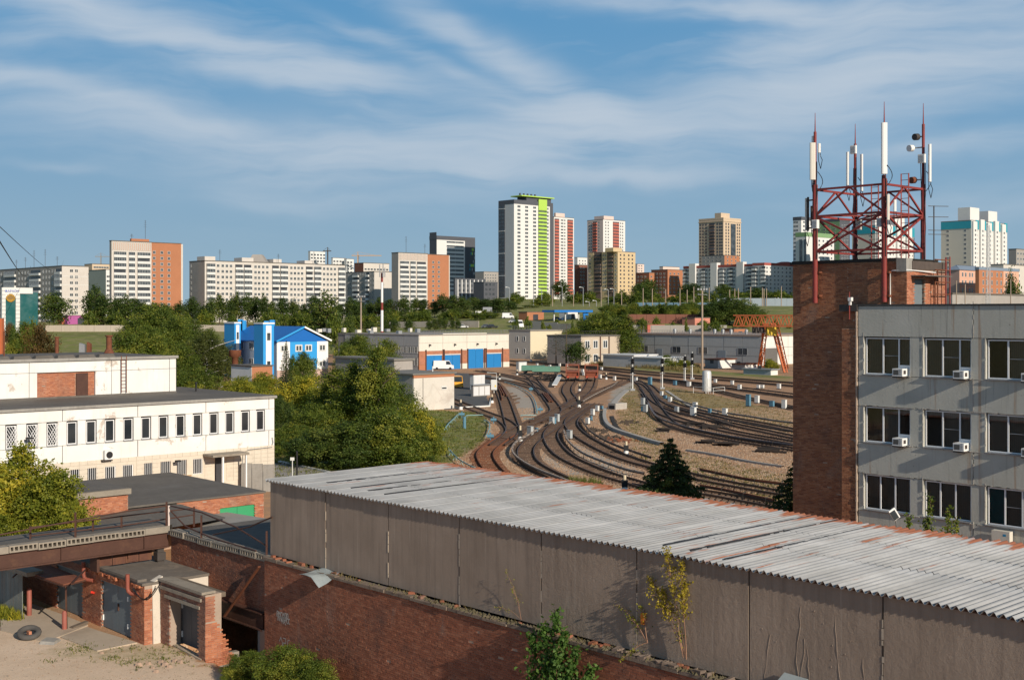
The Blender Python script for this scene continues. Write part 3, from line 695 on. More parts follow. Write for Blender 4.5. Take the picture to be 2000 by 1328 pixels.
for u_, v0, v1 in ((176,1097,1131),(262.5,1121,1158)):
 a_ = ga(u_); zt = GF.z(v0, a_, -.3); zb = GF.z(v1, a_, -.3); mb = MB()
 mb.tube([GF.p(a_, -.3, zt), GF.p(a_, -.3, zb+.2), GF.p(a_+.04, -.28, zb+.08), GF.p(a_+.16, -.22, zb), GF.p(a_+.42, -.05, zb-.02)], .085, 10)
 thing('vent_pipe', mb, plain('pipe_red', (.26,.075,.05), .25, 3, .6, dirtamt=.4, dirt=(.1,.05,.035)), 'rust-red elbow pipe %s' % ('at the roof edge above the middle brick pier' if u_ < 200 else 'at the roof edge near the garage corner'), 'pipe', 'elbow pipes on the garage')
mb = MB()
for k in range(3):
 p0 = V_(GF.p(-.5, -.25, 2.1+.05*k)); p1 = V_(GF.p(.62, .4-.2*k, 2.6-.2*k))
 mb.tube([p0.lerp(p1, s)+V_((0, 0, -.55*(1-.2*k)*math.sin(math.pi*s)+.1*(1-s))) for s in [i/10 for i in range(11)]], .02, 5)
thing('hanging_cable', mb, M_black, 'black cables sagging from the elbow pipe across the white buttress', 'cable')
mb = MB(); p_ = V_(GF.p(ga(185), -.1, 0)); z_ = GF.z(1158, ga(185)); mb.beam(GF.p(ga(184), -.02, z_), GF.p(ga(186), -.16, z_+.08), .09);
thing('red_lamp', mb, plain('red_plastic', (.7,.05,.03), .1, 4, .4), 'small red lamp on the brick pier between the two garage doors', 'lamp')
aw = root('awning', 'rust-brown sheet metal awning on two poles over the left garage door', 'awning', G(110, 1230))
zt = 1.9
A = [At(40,1113,54.6), At(98,1105,56.3), At(166,1131,53.4), At(124,1142,52.4)]
mb = MB(); top_ = [V_(q)+V_((0,0,.03)) for q in A]; mb.hull([V_(q)-V_((0,0,.03)) for q in A], top_); part('sheet', mb, plain('rust_awning', (.20, .075, .045), .25, 1.5, .7, dirtamt=.4, dirt=(.11,.05,.035)), aw)
mb = MB();
for i in range(4):
 mb.beam(A[i]-V_((0,0,.05)), A[(i+1) % 4]-V_((0,0,.05)), .06)
part('frame', mb, M_brown, aw)
mb = MB(); q = G(127,1205); mb.beam(V_((A[3].x+.1, A[3].y, A[3].z)), (A[3].x+.12, A[3].y+.05, 0), .06); part('pole', mb, M_brown, aw)
for q0, q1 in (((25,1127,54),(68,1089,56)),((140,1140,50.8),(167,1112,53))):
 mb = MB(); mb.beam(At(*q0), At(*q1), .05); part('strut', mb, M_brown, aw)
for (u_, vb, vt, lab) in ((57,1203,1148,'left of the awning pole, near the grey fence'),(126,1230,1192,'in front of the left garage door')):
 b_ = G(u_, vb); h_ = (vb-vt)/F*b_.y; mb = MB(); mb.tube([b_, b_+V_((0,0,h_-.08)), b_+V_((0,0,h_))], [.11,.11,.07], 12)
 thing('bollard', mb, plain('bollard_red', (.30,.095,.07), .25, 3, .6, dirtamt=.3, dirt=(.12,.06,.05)), 'rust-red pipe bollard '+lab, 'bollard', 'pipe bollards in front of the garages')
ff = root('board_fence', 'weathered grey-green metal board fence left of the awning', 'fence', G(20, 1195))
fb0 = G(-60, 1165); fb1 = G(46, 1208); fd = (fb1-fb0); L_ = fd.length; fe = fd.normalized(); FFr = Fr(fb0, fe, V_((-fe.y, fe.x, 0)))
for k in range(int(L_/.42)):
 mb = MB(); mb.fb(FFr, k*.42, k*.42+.405, 0, .03, 0, 2.0+random.uniform(-.03,.03)); part('board', mb, plain('fence_greygreen', (.20,.22,.21), .25, 1.4, .8, streak=.5, dirt=(.25,.14,.08), objvar=.12), ff)
mb = MB(); mb.fb(FFr, 0, L_+.9, -.25, .5, 2.02, 2.2); part('roof_edge', mb, M_slab, ff)
q0 = G(314, 1254.5); PF = Fr(q0, E1, E2)
pg = root('garage', 'brick portal garage with dark grey doors and concrete lintel beside the black opening', 'garage', q0)
pa = lambda u: PF.a(u)
w_ = pa(401); l0, l1 = pa(331), pa(388); ht = 2.55
brick_wall(pg, PF, 0, w_, 0, ht, 0, tintbrick('dark_brown_bricks', [(.22,.10,.07),(.30,.15,.10),(.19,.09,.065),(.34,.18,.125)]), M_mort, holes=[(l0, l1, 0, 1.95)], nmax=200, thick=.7)  # front bricks darker and browner than those of the return face
mb = MB(); mb.fb(PF, l0-.35, l1+.12, -.06, .3, 1.93, 2.05); part('lintel', mb, M_slab, pg)
mb = MB(); mb.fb(PF, -.05, w_-.1, -.1, .5, ht, ht+.1); mb.fb(PF, .1, w_-.25, -.09, -.013, ht-.3, ht-.18); part('roof_slab', mb, M_slab, pg)
mb = MB(); mb.fb(PF, .02, w_-.1, .5, .95, ht-.2, ht-.02); part('roof', mb, plain('mossy_roof', (.15,.12,.09), .3, 2, .95), pg)
gdoor(PF, pg, l0, l1, 1.92, b=.6, n=3, mat=plain('dark_door_grey', (.10, .10, .105), .15, 1, .55, streak=.4, dirt=(.07,.06,.06)))
mb = MB(); mb.fb(PF, l1-.95, l1-.45, .52, .56, .55, 1.45); part('wicket_door', mb, M_door, pg)
RF = Fr(PF.p(w_, 0, 0), E2, -E1)
rise = lambda a, z: z < 2.5-max(0, a-.15)*1.05
brick_wall(pg, RF, 0, 1.25, -.3, 1.5, 0, M_brickor, M_mort, nmax=80, thick=.3, poly=lambda a, z: z < 1.5 and a < .45+(1.5-z)*.5 or z < -10)
brick_wall(pg, RF, 0, .42, 1.5, ht, 0, M_brickor, M_mort, nmax=40, thick=.3)
mb = MB(); mb.prism([RF.p(.42,.02,0)[:2], RF.p(1.5,.02,0)[:2], RF.p(1.5,.28,0)[:2], RF.p(.42,.28,0)[:2]], -.5, .1); part('footing', mb, M_slab, pg)
# ---------------- yard: slabs, tyre, stones ----------------
def slab(name, pts, z0, z1, mat):
 mb = MB(); mb.prism([(p.x, p.y) for p in pts], z0, z1); return struct(name, mb, mat)
M_yard = plain('yard_concrete', (.44, .36, .275), .15, .8, .95, dirtamt=.35, dirt=(.26,.20,.15), bstr=.4)
slab('pavement', [G(2,1232), G(90,1255), G(172,1222), G(110,1197), G(60,1180), G(0,1200)], -.1, .05, M_yard)
slab('pavement', [G(118,1245), G(190,1272), G(268,1256), G(192,1233), G(170,1225)], -.1, .045, M_yard)
slab('pavement', [G(330,1256), G(392,1290), G(398,1283), G(336,1252)], -.1, .04, M_yard)
def tyre():
 c = G(57, 1246); o = root('old_tyre', 'worn black tyre lying in the dirt yard with an orange brick inside', 'tyre', c)
 mb = MB(); R, r = .36, .13; N, K = 28, 10; vs = []
 for i in range(N):
  for k in range(K):
   t1, t2 = 2*math.pi*i/N, 2*math.pi*k/K; q = R+r*math.cos(t2)
   vs.append((q*math.cos(t1), q*math.sin(t1), .13+.12*math.sin(t2)+.12*math.cos(t1-1.9)*1.0+.1))
 fs = [(i*K+k, ((i+1) % N)*K+k, ((i+1) % N)*K+(k+1) % K, i*K+(k+1) % K) for i in range(N) for k in range(K)]
 mb.add([c+V_(v) for v in vs], fs, True); part('tread', mb, plain('tyre_rubber', (.085,.08,.075), .25, 6, .9), o)
 mb = MB(); f = Fr(c, E1, E2); mb.fb(f, -.12, .12, -.06, .06, .15, .3); thing('stray_brick', mb, M_brickor, 'single orange brick lying in the middle of the old tyre', 'brick')
tyre()
mb = MB(); p = G(160,1224); mb.beam(p+V_((-.3,-.4,.06)), p+V_((.1,.3,.14)), .22, .1); thing('wood_plank', mb, M_wood, 'short grey timber lying at the foot of the brick pier', 'timber')
mb = MB(); p = G(98,1254); mb.box8([p+V_(v) for v in ((-.35,-.3,0),(.3,-.4,0),(.35,.25,0),(-.3,.35,0),(-.3,-.25,.12),(.28,-.3,.1),(.3,.2,.12),(-.25,.3,.14))]); thing('concrete_chunk', mb, M_conc, 'flat grey concrete chunk among weeds right of the old tyre', 'concrete')
rr = random.Random(21)
for k, (u_, v_) in enumerate([(198,1276),(290,1297),(298,1305),(315,1294),(322,1299),(305,1312),(341,1292),(352,1294),(330,1303),(270,1300)]):
 p = G(u_, v_); s = rr.uniform(.1,.2); mb = MB()
 b_ = [p+V_((s*math.cos(t_)*rr.uniform(.7,1.2), s*.7*math.sin(t_)*rr.uniform(.7,1.2), -.02)) for t_ in [0,1.2,2.4,3.7,5]]
 mb.hull(b_, [p+(q-p)*.55+V_((0,0,s*.8)) for q in b_]); thing('stone', mb, plain('pale_stones', (.34,.24,.18), .35, 3, .9), '%s of the pale broken stones in front of the portal garage' % nth('stone'), 'stone', 'broken stones in front of the portal garage')
# ---------------- grey office building (right) ----------------
BF = Fr((16.9, 60.0), E1, E2)
ob = root('office_building', 'grey-green concrete panel office building with white triple windows at the right edge', 'building', BF.p(6, 5, 0))
M_gp, t = newmat('greygreen_panel'); P = pos(t)
n1 = t.noise(P, .45, 5, .62); n2 = t.noise(P, 10, 5, .7); n3 = t.noise(t.scl(P, (2.4, 2.4, .14)), 1.7, 6, .62); n4 = t.noise(t.scl(P, (2.4, 2.4, .1)), 2.6, 5, .6)
c = t.mix(t.ramp(n1, .3, .7), (.42, .415, .36), (.52, .515, .46)); c = t.mix(t.m('MULTIPLY', t.ramp(n3, .5, .75), .5), c, (.48, .48, .44))
c = t.mix(t.m('MULTIPLY', t.ramp(n4, .58, .72), .6), c, (.20, .195, .175)); c = t.mix(t.m('MULTIPLY', t.ramp(t.noise(P, 3.5, 6, .8), .62, .68), .7), c, (.11, .10, .09))
c = t.mix(t.m('MULTIPLY', t.ramp(t.noise(t.scl(P, (2.4,2.4,.1)), 1.1, 5, .6), .6, .68), .6), c, (.33, .21, .13))
pbsdf(t, c, .9, 0, n2, .5, .02)
za = 13.93; rows = [(12.37, 13.86), (9.03, 10.50), (5.75, 7.22), (2.4, 3.95)]
wins = [(BF.a(1688), BF.a(1777)), (BF.a(1804), BF.a(1896)), (BF.a(1926), BF.a(1926)+2.43)]
pit_ = wins[1][0]-wins[0][0]
for k in range(3, 9): wins.append((wins[2][0]+pit_*(k-2), wins[2][1]+pit_*(k-2)))
def jit(x): return x+random.uniform(-.012, .012)
seams = [0.0] + [wins[1][1]+.12+ (6.05)*k for k in range(5)]   # vertical joints between band panels
LEN = seams[-1]
for (zb, zt) in rows:
 for i in range(len(seams)-1):
  mb = MB(); b = jit(0); mb.fb(BF, seams[i]+.02, seams[i+1]-.02, b, .3, zb+.012, zt-.012); part('wall_panel', mb, M_gp, ob)
for (zb, zt) in ((10.50, 12.37), (7.22, 9.03), (3.95, 5.75)):
 edges = [0.0]+[x for w in wins for x in w]
 edges = [e for e in edges if e < LEN]
 for i in range(0, len(edges)-1, 2):
  mb = MB(); b = jit(.012); mb.fb(BF, edges[i]+.015, edges[i+1]-.015, b, .3, zb+.012, zt-.012); part('wall_panel', mb, M_gp, ob)
mb = MB(); mb.fb(BF, .01, LEN, .31, .36, 0, 13.8);
mb2 = MB(); mb2.fb(BF, .01, LEN, .02, .31, 0, 2.4); part('wall_panel', mb2, M_gp, ob)
M_seam = plain('ragged_mortar', (.40, .375, .335), .3, 5, .95, bstr=.8, dirtamt=.6, dirt=(.13,.12,.10))
rm = MB(); rm.fb(BF, .05, LEN, 2.2, 2.3, 0, 13.6)
for zf in (2.3, 5.6, 8.9, 12.5, 13.6): rm.fb(BF, .05, LEN, .37, 12, zf-.15, zf+.05) if zf not in (2.3, 5.6, 8.9, 12.5) else rm.fb(BF, .05, LEN, .37, 2.2, (3.3 if zf == 2.3 else 6.6 if zf == 5.6 else 9.9 if zf == 8.9 else 13.0), (3.5 if zf == 2.3 else 6.8 if zf == 5.6 else 10.1 if zf == 8.9 else 13.2))
part('room', rm, plain('dim_room', (.4, .33, .26), .3, .6, .9), ob)
mb = MB(); mb.fb(BF, .01, LEN, 2.4, 12.5, 0, 13.75); part('core', mb, M_conc, ob)
mb = MB(); mb.fb(BF, -.02, LEN, -.07, 12.6, 13.87, za); part('roof_edge', mb, plain('dark_flashing', (.06,.06,.06), .2, 3, .6), ob)
mb = MB(); rr = random.Random(4)
def ragged(mb, a0, a1, z0, z1, hor):
 x = a0 if hor else z0; e = a1 if hor else z1
 while x < e:
  l = rr.uniform(.06, .25); w = rr.uniform(.006, .03)
  if rr.random() < .8:
   if hor: mb.fb(BF, x, x+l, -.018, .02, z0-w, z0+w)
   else: mb.fb(BF, a0-w, a0+w, -.018, .02, x, x+l)
  x += l
for (zb, zt) in rows:
 for s in seams[1:]: ragged(mb, s, s, zb, zt, False)
 ragged(mb, 0, LEN, zb, zb, True) if zb < 12 else None; ragged(mb, 0, LEN, zt, zt, True) if zt < 13 else None
for w in wins:
 for (zb, zt) in ((10.50, 12.37), (7.22, 9.03), (3.95, 5.75)): ragged(mb, w[0]-.05, w[0]-.05, zb, zt, False)
part('joint_mortar', mb, M_seam, ob, kind='stuff')
mb = MB(); mb.fb(BF, 0, LEN, .05, .25, 2.3, 13.8)
M_blind = plain('vertical_blinds', (.66, .5, .37), .15, 2, .9); M_curt = plain('teal_curtain', (.05, .26, .27), .2, 3, .9); M_curtl = plain('pale_curtain', (.55,.5,.44), .2, 3, .9)
def window(fr, parent, a0, a1, z0, z1, cuts, notch=None, rec=.14, fw=.055, blind=None, screens=()):
 """white plastic window: frame, sashes and panes"""
 w = a1-a0; mb = MB(); xs = [a0]+[a0+c*w for c in cuts]+[a1]
 o = root('window', '', '', (0,0,0)); del o['label']; del o['category']
 o.location = V_(fr.p((a0+a1)/2, rec, z0))-V_(parent.location); o.parent = parent
 def sub(n, mb, m, **k):
  return part(n, mb, m, o, off=V_(parent.location)+V_(o.location), **k)
 mb.fb(fr, a0, a1, rec-.03, rec+.05, z0, z0+fw); mb.fb(fr, a0, a1, rec-.03, rec+.05, z1-fw, z1)
 for i, x in enumerate(xs):
  f2 = fw if i in (0, len(xs)-1) else fw*.62
  x0 = x if i == 0 else (x-2*f2 if i == len(xs)-1 else x-f2)
  mb.fb(fr, x0 if i != len(xs)-1 else x-fw, (x0+2*f2) if 0 < i < len(xs)-1 else (x+fw if i == 0 else x), rec-.028, rec+.048, z0+fw, z1-fw)
 sub('frame', mb, M_pvc)
 for i in range(len(xs)-1):
  mb = MB(); zl = z0+fw
  if notch is not None and i == len(xs)-2:
   zl = z0+notch; m2 = MB(); m2.fb(fr, xs[i], a1-fw, rec-.03, rec+.05, zl-.05, zl); sub('frame', m2, M_pvc)
   m2 = MB(); m2.fb(fr, xs[i], a1-fw, rec, rec+.02, z0+fw, zl-.05); sub('panel', m2, M_pvc)
  mb.fb(fr, xs[i]+.03, xs[i+1]-.03, rec+.005, rec+.015, zl, z1-fw); sub('pane', mb, M_glass_n)
  if i in screens:
   m2 = MB(); m2.fb(fr, xs[i]+.03, xs[i+1]-.03, rec-.005, rec, (zl+z1)/2-.012, (zl+z1)/2+.012); m2.fb(fr, xs[i]+.03, xs[i]+.05, rec-.005, rec, zl, z1-fw); sub('screen_bar', m2, M_greysteel)
 if blind:
  for i, bm in enumerate(blind):
   if bm is None: continue
   m2 = MB(); x = xs[i]+.04
   while x < xs[i+1]-.05: m2.fb(fr, x, x+.075, rec+.12, rec+.125, z0+.08, z1-.06); x += .09
   sub('blind', m2, bm)
 mb = MB(); mb.fb(fr, a0-.03, a1+.03, -.10, rec-.03, z0-.05, z0-.01); sub('sill', mb, M_greysteel)
 return o
m, t = newmat('clear_pane')
lw = t.n('ShaderNodeFresnel', i={0: 1.5}).outputs[0]
tr = t.n('ShaderNodeBsdfTransparent', i={0: (.72, .72, .72, 1)}); gl = t.n('ShaderNodeBsdfGlossy', i={0: (.9,.9,.9,1), 1: .02})
mx = t.n('ShaderNodeMixShader', i={0: t.m('MULTIPLY', lw, 1.1, clamp=True), 1: tr.outputs[0], 2: gl.outputs[0]}); t.n('ShaderNodeOutputMaterial', i={0: mx.outputs[0]}); M_glass_n = m
rr = random.Random(12)
def ac_box(fr, a0, z0, lab, w=.52, h=.36, dep=.55, sticks=.42):
 o = root('window_air_conditioner', lab, 'air conditioner', fr.p(a0+w/2, -.2, z0), 'window air conditioners of the grey office building')
 mb = MB(); mb.fb(fr, a0, a0+w, -sticks, dep-sticks, z0, z0+h); part('casing', mb, M_whiteplast, o)
 mb = MB(); mb.fb(fr, a0+.05, a0+w*.62, -sticks-.006, -sticks, z0+.06, z0+h-.06)
 for k in range(5): mb.fb(fr, a0+w*.68, a0+w-.05, -sticks-.008, -sticks, z0+.07+k*.06, z0+.09+k*.06)
 part('grille', mb, plain('dark_grille', (.09,.09,.085), .2, 5, .6), o)
 mb = MB(); mb.fb(fr, a0+w, a0+w+.006, -sticks+.1, -sticks+.32, z0+.1, z0+h-.08); part('side_vent', mb, M_dksteel, o)
 mb = MB(); mb.fb(fr, a0-.03, a0+w+.03, -sticks+.05, 0, z0-.07, z0-.01); part('bracket', mb, M_dksteel, o)
FL = [(10.53, 12.34, 'top'), (7.25, 9.0, 'middle'), (4.0, 5.72, 'lower')]
for ri, (zb, zt, nm) in enumerate(FL):
 for wi, (w0, w1) in enumerate(wins):
  if w1 > LEN: continue
  hasac = ri < 2; W_ = w1-w0
  bl = [rr.choice([None, M_blind, M_blind]) for _ in range(3)]
  if ri == 2 and wi == 2: bl = [M_curt, M_blind, M_blind]
  if ri == 2: bl = [rr.choice([M_blind, M_curtl, M_blind]) if b is None else b for b in bl]
  cuts = (.39, .74) if hasac else (.33, .66)
  if hasac and wi == 1: cuts = (.38, .75)
  window(BF, ob, w0+.03, w1-.01, zb+.03, zt-.02, cuts, notch=(.48 if hasac else None), blind=bl, screens=({0: (1,), 1: (1,) if wi != 0 else (), 2: (1,) if wi == 2 else ()}[ri]))
  if hasac:
   nw = ['window left of all', 'second window from the brick tower', 'third window from the brick tower'][min(wi, 2)]
   if wi == 0: nw = 'window next to the brick tower'
   if wi < 3: ac_box(BF, w1-.62-(.02 if wi else .05), zb+.0, 'white window air conditioner in the %s row, %s' % (nm, nw))
o = root('air_conditioner', 'beige split air conditioner unit with a blue badge under the lower right window', 'air conditioner', BF.p(wins[2][0]+.8, -.3, 3.1))
a_ = BF.a(1945); mb = MB(); mb.fb(BF, a_, a_+.82, -.42, -.1, 3.42, 3.88); part('casing', mb, plain('beige_plastic', (.62,.58,.50), .08, 2, .5), o)
mb = MB(); mb.fb(BF, a_+.52, a_+.66, -.424, -.42, 3.66, 3.76); part('badge', mb, plain('blue_badge', (.03,.25,.45), .05, 2, .5), o)
mb = MB(); mb.fb(BF, a_+.05, a_+.1, -.42, 0, 3.34, 3.40); mb.fb(BF, a_+.7, a_+.75, -.42, 0, 3.34, 3.40); part('bracket', mb, M_dksteel, o)
a_ = BF.a(1775); o = root('flood_lamp', 'tilted black and white flood lamp on an arm beside the lower row of windows', 'lamp', BF.p(a_, -1.5, 3.2))
c_ = V_(BF.p(a_-.1, -1.2, 4.15)); mb = MB(); mb.beam(c_+V_((-.12,0,.22)), c_+V_((.16,0,-.22)), .34, .1, up=(0,-1,.3)); part('housing', mb, M_whiteplast, o)
mb = MB(); mb.beam(c_+V_((-.10,-.075,.14)), c_+V_((.12,-.075,-.22)), .28, .03, up=(0,-1,.3)); part('lens', mb, M_glass, o)
mb = MB(); mb.tube([c_+V_((.1,.05,-.2)), c_+V_((.22,.3,-.6)), c_+V_((.2,.9,-1.0))], .03, 6); part('arm', mb, M_greysteel, o)
# ---------------- brick stair tower ----------------
TB = .55
TF = Fr(BF.p(0, TB, 0), E1, E2)
tw = root('brick_tower', 'dark red brick stair tower with a black roof edge carrying the red antenna lattice', 'tower', TF.p(0, 2, 0))
tl = TF.a(1549); tr_ = TF.a(1771); zt = TF.z(509, TF.a(1660)); pl = BF.a(1645)
brick_wall(tw, TF, tl, pl, 0.05, zt-.12, 0, M_bricktower, M_mortd, nmax=300, thick=.4)
brick_wall(tw, TF, pl, tr_, za-.4, zt-.12, 0, M_bricktower, M_mortd, nmax=0, thick=.4)
bp = root('brick_pier', 'narrow brick end pier of the grey office building beside the taller brick tower', 'pier', BF.p(-.4, 0, 0))
brick_wall(bp, BF, pl, -.06, 0.05, 12.75, -.02, M_bricktower, M_mortd, nmax=120, thick=.4)
brick_wall(bp, BF, pl, -.06, 12.75, 13.82, .1, M_bricktower, M_mortd, nmax=0, thick=.3)
mb = MB(); mb.fb(BF, pl-.1, 0, -.12, .9, 13.6, 13.93); part('coping', mb, M_dksteel, bp)
mb = MB(); rr = random.Random(8); z = 0
while z < 13.4:
 h = rr.uniform(.05, .22); w = rr.uniform(.03, .09); mb.fb(BF, -.09, -.06+w*.4, -.05-w*.5, .1, z, z+h); z += h
part('mortar_edge', mb, plain('edge_mortar', (.42,.33,.26), .3, 5, .95, dirtamt=.4, dirt=(.3,.14,.09)), bp, kind='stuff')
SFt = Fr(TF.p(tr_, 0, 0), E2, -E1); ra = SFt.a(1848); dA0, dA1 = SFt.a(1785), SFt.a(1806); zd = SFt.z(545, dA0)
brick_wall(tw, SFt, 0, ra, za-.4, zt-.5, 0, M_brickor, M_mort, holes=[(dA0, dA1, 0, zd)], nmax=300, thick=.3)  # sunlit door face: its brightness is put into brighter orange bricks
mb = MB(); mb.fb(SFt, dA0+.03, dA1-.03, .12, .16, za-.1, zd-.03); dd = part('door', mb, M_door, tw)
mb = MB(); mb.fb(SFt, dA0-.3, dA1+1.3, -.75, .1, zd+.12, zd+.17); part('canopy', mb, M_roofing, tw)
mb = MB(); mb.fb(TF, tl-.12, tr_-.5, -.12, 4.0, zt-.12, zt); mb.fb(TF, tl-.05, tr_-.45, -.05, 3.9, zt, zt+.05); part('roof_edge', mb, plain('black_roof_felt', (.035,.033,.03), .3, 2, .9), tw)
mb = MB(); mb.fb(TF, tr_-.5, tr_+.02, -.08, .5, zt-.62, zt+.02); part('concrete_block', mb, M_conc, tw)
mb = MB(); mb.fb(SFt, .45, ra+.03, -.05, 5, zt-.5, zt-.1); part('roof_edge', mb, plain('dark_parapet', (.09,.07,.06), .3, 3, .9), tw)
mb = MB(); mb.fb(TF, tl+.01, tr_-.32, .42, ra-.05, 0, zt-.13); part('core', mb, M_mortd, tw)
o = root('roof_ladder', 'red and rust steel ladder cage standing right of the tower door', 'ladder', SFt.p(ra, -.2, za))
for k, u_ in enumerate((1817, 1822, 1838, 1846)):
 a_ = SFt.a(u_); mb = MB(); mb.tube([SFt.p(a_, -.25, za), SFt.p(a_, -.25, SFt.z((540, 528, 503, 502)[k], a_))], .035, 6); part('upright', mb, M_red if k > 1 else M_rust, o)
for zz_ in (.5, 1.1, 1.7, 2.2):
 mb = MB(); mb.tube([SFt.p(SFt.a(1817), -.25, za+zz_), SFt.p(SFt.a(1846), -.25, za+zz_)], .03, 6); part('rung', mb, M_rust, o)
mb = MB(); a_ = TF.a(1740); mb.tube([TF.p(a_, -.06, za), TF.p(a_, -.06, TF.z(532, a_)), TF.p(a_+.1, -.06, TF.z(529, a_)), TF.p(tr_, -.06, TF.z(527, tr_)), SFt.p(SFt.a(1820), -.2, SFt.z(533, SFt.a(1820)))], .03, 6)
thing('pipe', mb, M_whiteplast, 'thin white pipe bent along the tower wall beside the door', 'pipe')
o = root('spot_lamp', 'small white spot lamp on a short red post at the pier top', 'lamp', BF.p(BF.a(1662), -.1, 13.3))
a_ = BF.a(1662); mb = MB(); mb.tube([BF.p(a_, -.14, 13.2), BF.p(a_, -.14, 14.55)], .03, 6); part('post', mb, M_red, o)
mb = MB(); mb.fb(BF, a_-.0, a_+.18, -.28, -.1, 14.1, 14.28); mb.fb(BF, a_, a_+.1, -.2, -.1, 13.9, 14.1); part('head', mb, M_whiteplast, o)
# ---------------- antenna lattice ----------------
LTb = TB-.28                       # front leg plane, just off the tower wall
LF = Fr(BF.p(0, LTb, 0), E1, E2); x0, x1 = LF.a(1592), LF.a(1727); Dp = 3.75
mast = root('antenna_mast', 'red painted steel lattice on the brick tower carrying four antenna poles', 'mast', LF.p((x0+x1)/2, 1.8, 14))
legs = [(x0, 0), (x1, 0), (x1, Dp), (x0, Dp)]
zA, zB, zC = LF.z(371, x0), LF.z(423, x0), LF.z(494, x0)
ztops = [LF.z(258, x0), LF.z(342, x1), None, None]
ztops[2] = zA+ (ztops[0]-zA)*1.12; ztops[3] = ztops[0]-.25
zbot = [LF.z(592, x0), LF.z(590, x1), zt-.1, zt-.1]
legname = ['front left', 'front right', 'rear right', 'rear left']
for i, (a, b) in enumerate(legs):
 mb = MB(); mb.tube([LF.p(a, b, zbot[i]), LF.p(a, b, zA+.25)], .13 if i < 2 else .11, 10)
 mb.tube([LF.p(a, b, zA+.25), LF.p(a, b, ztops[i])], .075, 8); part('leg', mb, M_red, mast)
 if i < 2:
  mb = MB()
  for v_ in (532, 578): zz_ = LF.z(v_, a); mb.fb(LF, a-.12, a+.25, 0, .3, zz_-.05, zz_+.05)
  part('wall_bracket', mb, M_rust, mast)
Z3 = [zC+.05, zB, zA]
for k in range(4):
 (a, b), (c, d) = legs[k], legs[(k+1) % 4]
 for z_ in Z3:
  mb = MB(); mb.beam(LF.p(a, b, z_), LF.p(c, d, z_), .10); part('beam', mb, M_red, mast)
 ma, mbb = (a+c)/2, (b+d)/2
 for s in ((a, b), (c, d)):
  mb = MB(); mb.beam(LF.p(ma, mbb, zA), LF.p(s[0], s[1], zB), .08); part('brace', mb, M_red, mast)
 mb = MB(); mb.beam(LF.p(a, b, zB), LF.p(c, d, zC), .09); part('brace', mb, M_red, mast)
 mb = MB(); mb.beam(LF.p(a, b, zC), LF.p(c, d, zB), .09); part('brace', mb, M_red, mast)
mb = MB(); mb.beam(LF.p(x0, 0, zB+.02), LF.p(x1, Dp, zB+.02), .07); mb.beam(LF.p(x1, 0, zB-.02), LF.p(x0, Dp, zB-.02), .07); part('brace', mb, M_red, mast)
for i, (a, b) in enumerate(legs):
 zz_ = ztops[i]; tip = [LF.z(221, x0), LF.z(199, x1), None, None][i]
 if i == 1: zz_ = LF.z(240, x1)
 if tip is None: tip = zz_+1.05
 mb = MB(); mb.tube([LF.p(a, b, zz_), LF.p(a, b, (zz_+tip)/2), LF.p(a, b, tip)], [.035, .022, .012], 6)
 thing('lightning_rod', mb, M_red, 'thin red lightning rod on top of the %s antenna pole' % legname[i], 'lightning rod', 'rods on the antenna poles')
for (a, b, z1_) in ((x0+1.1, 3.5, zA+.35), (x1+.05, 1.5, zA+.6)):
 o = root('mast_ladder', 'narrow red ladder inside the lattice on its %s side' % ('left rear' if a < x0+2 else 'right'), 'ladder', LF.p(a, b, zt))
 mb = MB(); mb.beam(LF.p(a, b, zt), LF.p(a, b, z1_), .05); mb.beam(LF.p(a+.4, b, zt), LF.p(a+.4, b, z1_), .05); part('rail', mb, M_red, o)
 mb = MB()
 k = zt+.3
 while k < z1_: mb.beam(LF.p(a, b, k), LF.p(a+.4, b, k), .025); k += .3
 part('rungs', mb, M_red, o, kind='stuff')
def panel_ant(a, b, z0, z1, w, d, lab, mat=None, nm='panel_antenna'):
 o = root(nm, lab, 'antenna', LF.p(a, b, z0), None)
 mb = MB(); n = 10; pts = []
 c = V_(LF.p(a, b, 0))
 for k in range(n): t_ = 2*math.pi*k/n; pts.append((c.x+w/2*math.copysign(abs(math.cos(t_))**.6, math.cos(t_)), c.y+d/2*math.copysign(abs(math.sin(t_))**.6, math.sin(t_))))
 mb.prism(pts, z0, z1); part('radome', mb, mat or M_whiteplast, o)
 mb = MB(); mb.beam((c.x, c.y, z0+.15), (c.x+.12, c.y+.25, z0+.15), .06); mb.beam((c.x, c.y, z1-.15), (c.x+.12, c.y+.25, z1-.15), .06); part('clamp', mb, M_dksteel, o)
 mb = MB()
 for q in (-.05, .05): mb.tube([(c.x+q, c.y, z0), (c.x+q, c.y, z0-.12), (c.x+q*2+.08, c.y+.1, z0-.35), (c.x+.1, c.y+.12, z0-.8)], .018, 5)
 part('cable', mb, M_black, o)
 return o
M_cream = plain('cream_radome', (.62,.59,.52), .06, 1, .5)
zz = lambda v, u: LF.z(v, LF.a(u))
panel_ant(LF.a(1592), -.22, zz(352,1592), zz(280,1592), .30, .16, 'long cream panel antenna at the front left pole, nearest of three', M_cream)
panel_ant(LF.a(1586), .1, zz(358,1586), zz(266,1586), .12, .3, 'thin grey panel antenna on the outer side of the front left pole')
panel_ant(LF.a(1600, .3), .3, zz(297,1600), zz(279,1600), .14, .16, 'short white panel antenna behind the front left pole')
panel_ant(x1, 0, zz(340,1729), zz(240,1729), .29, .22, 'tallest white panel antenna on the front right pole')
panel_ant(LF.a(1740,.1), -.15, zz(430,1740), zz(380,1740), .14, .12, 'slim cream panel antenna low beside the front right pole', M_cream)
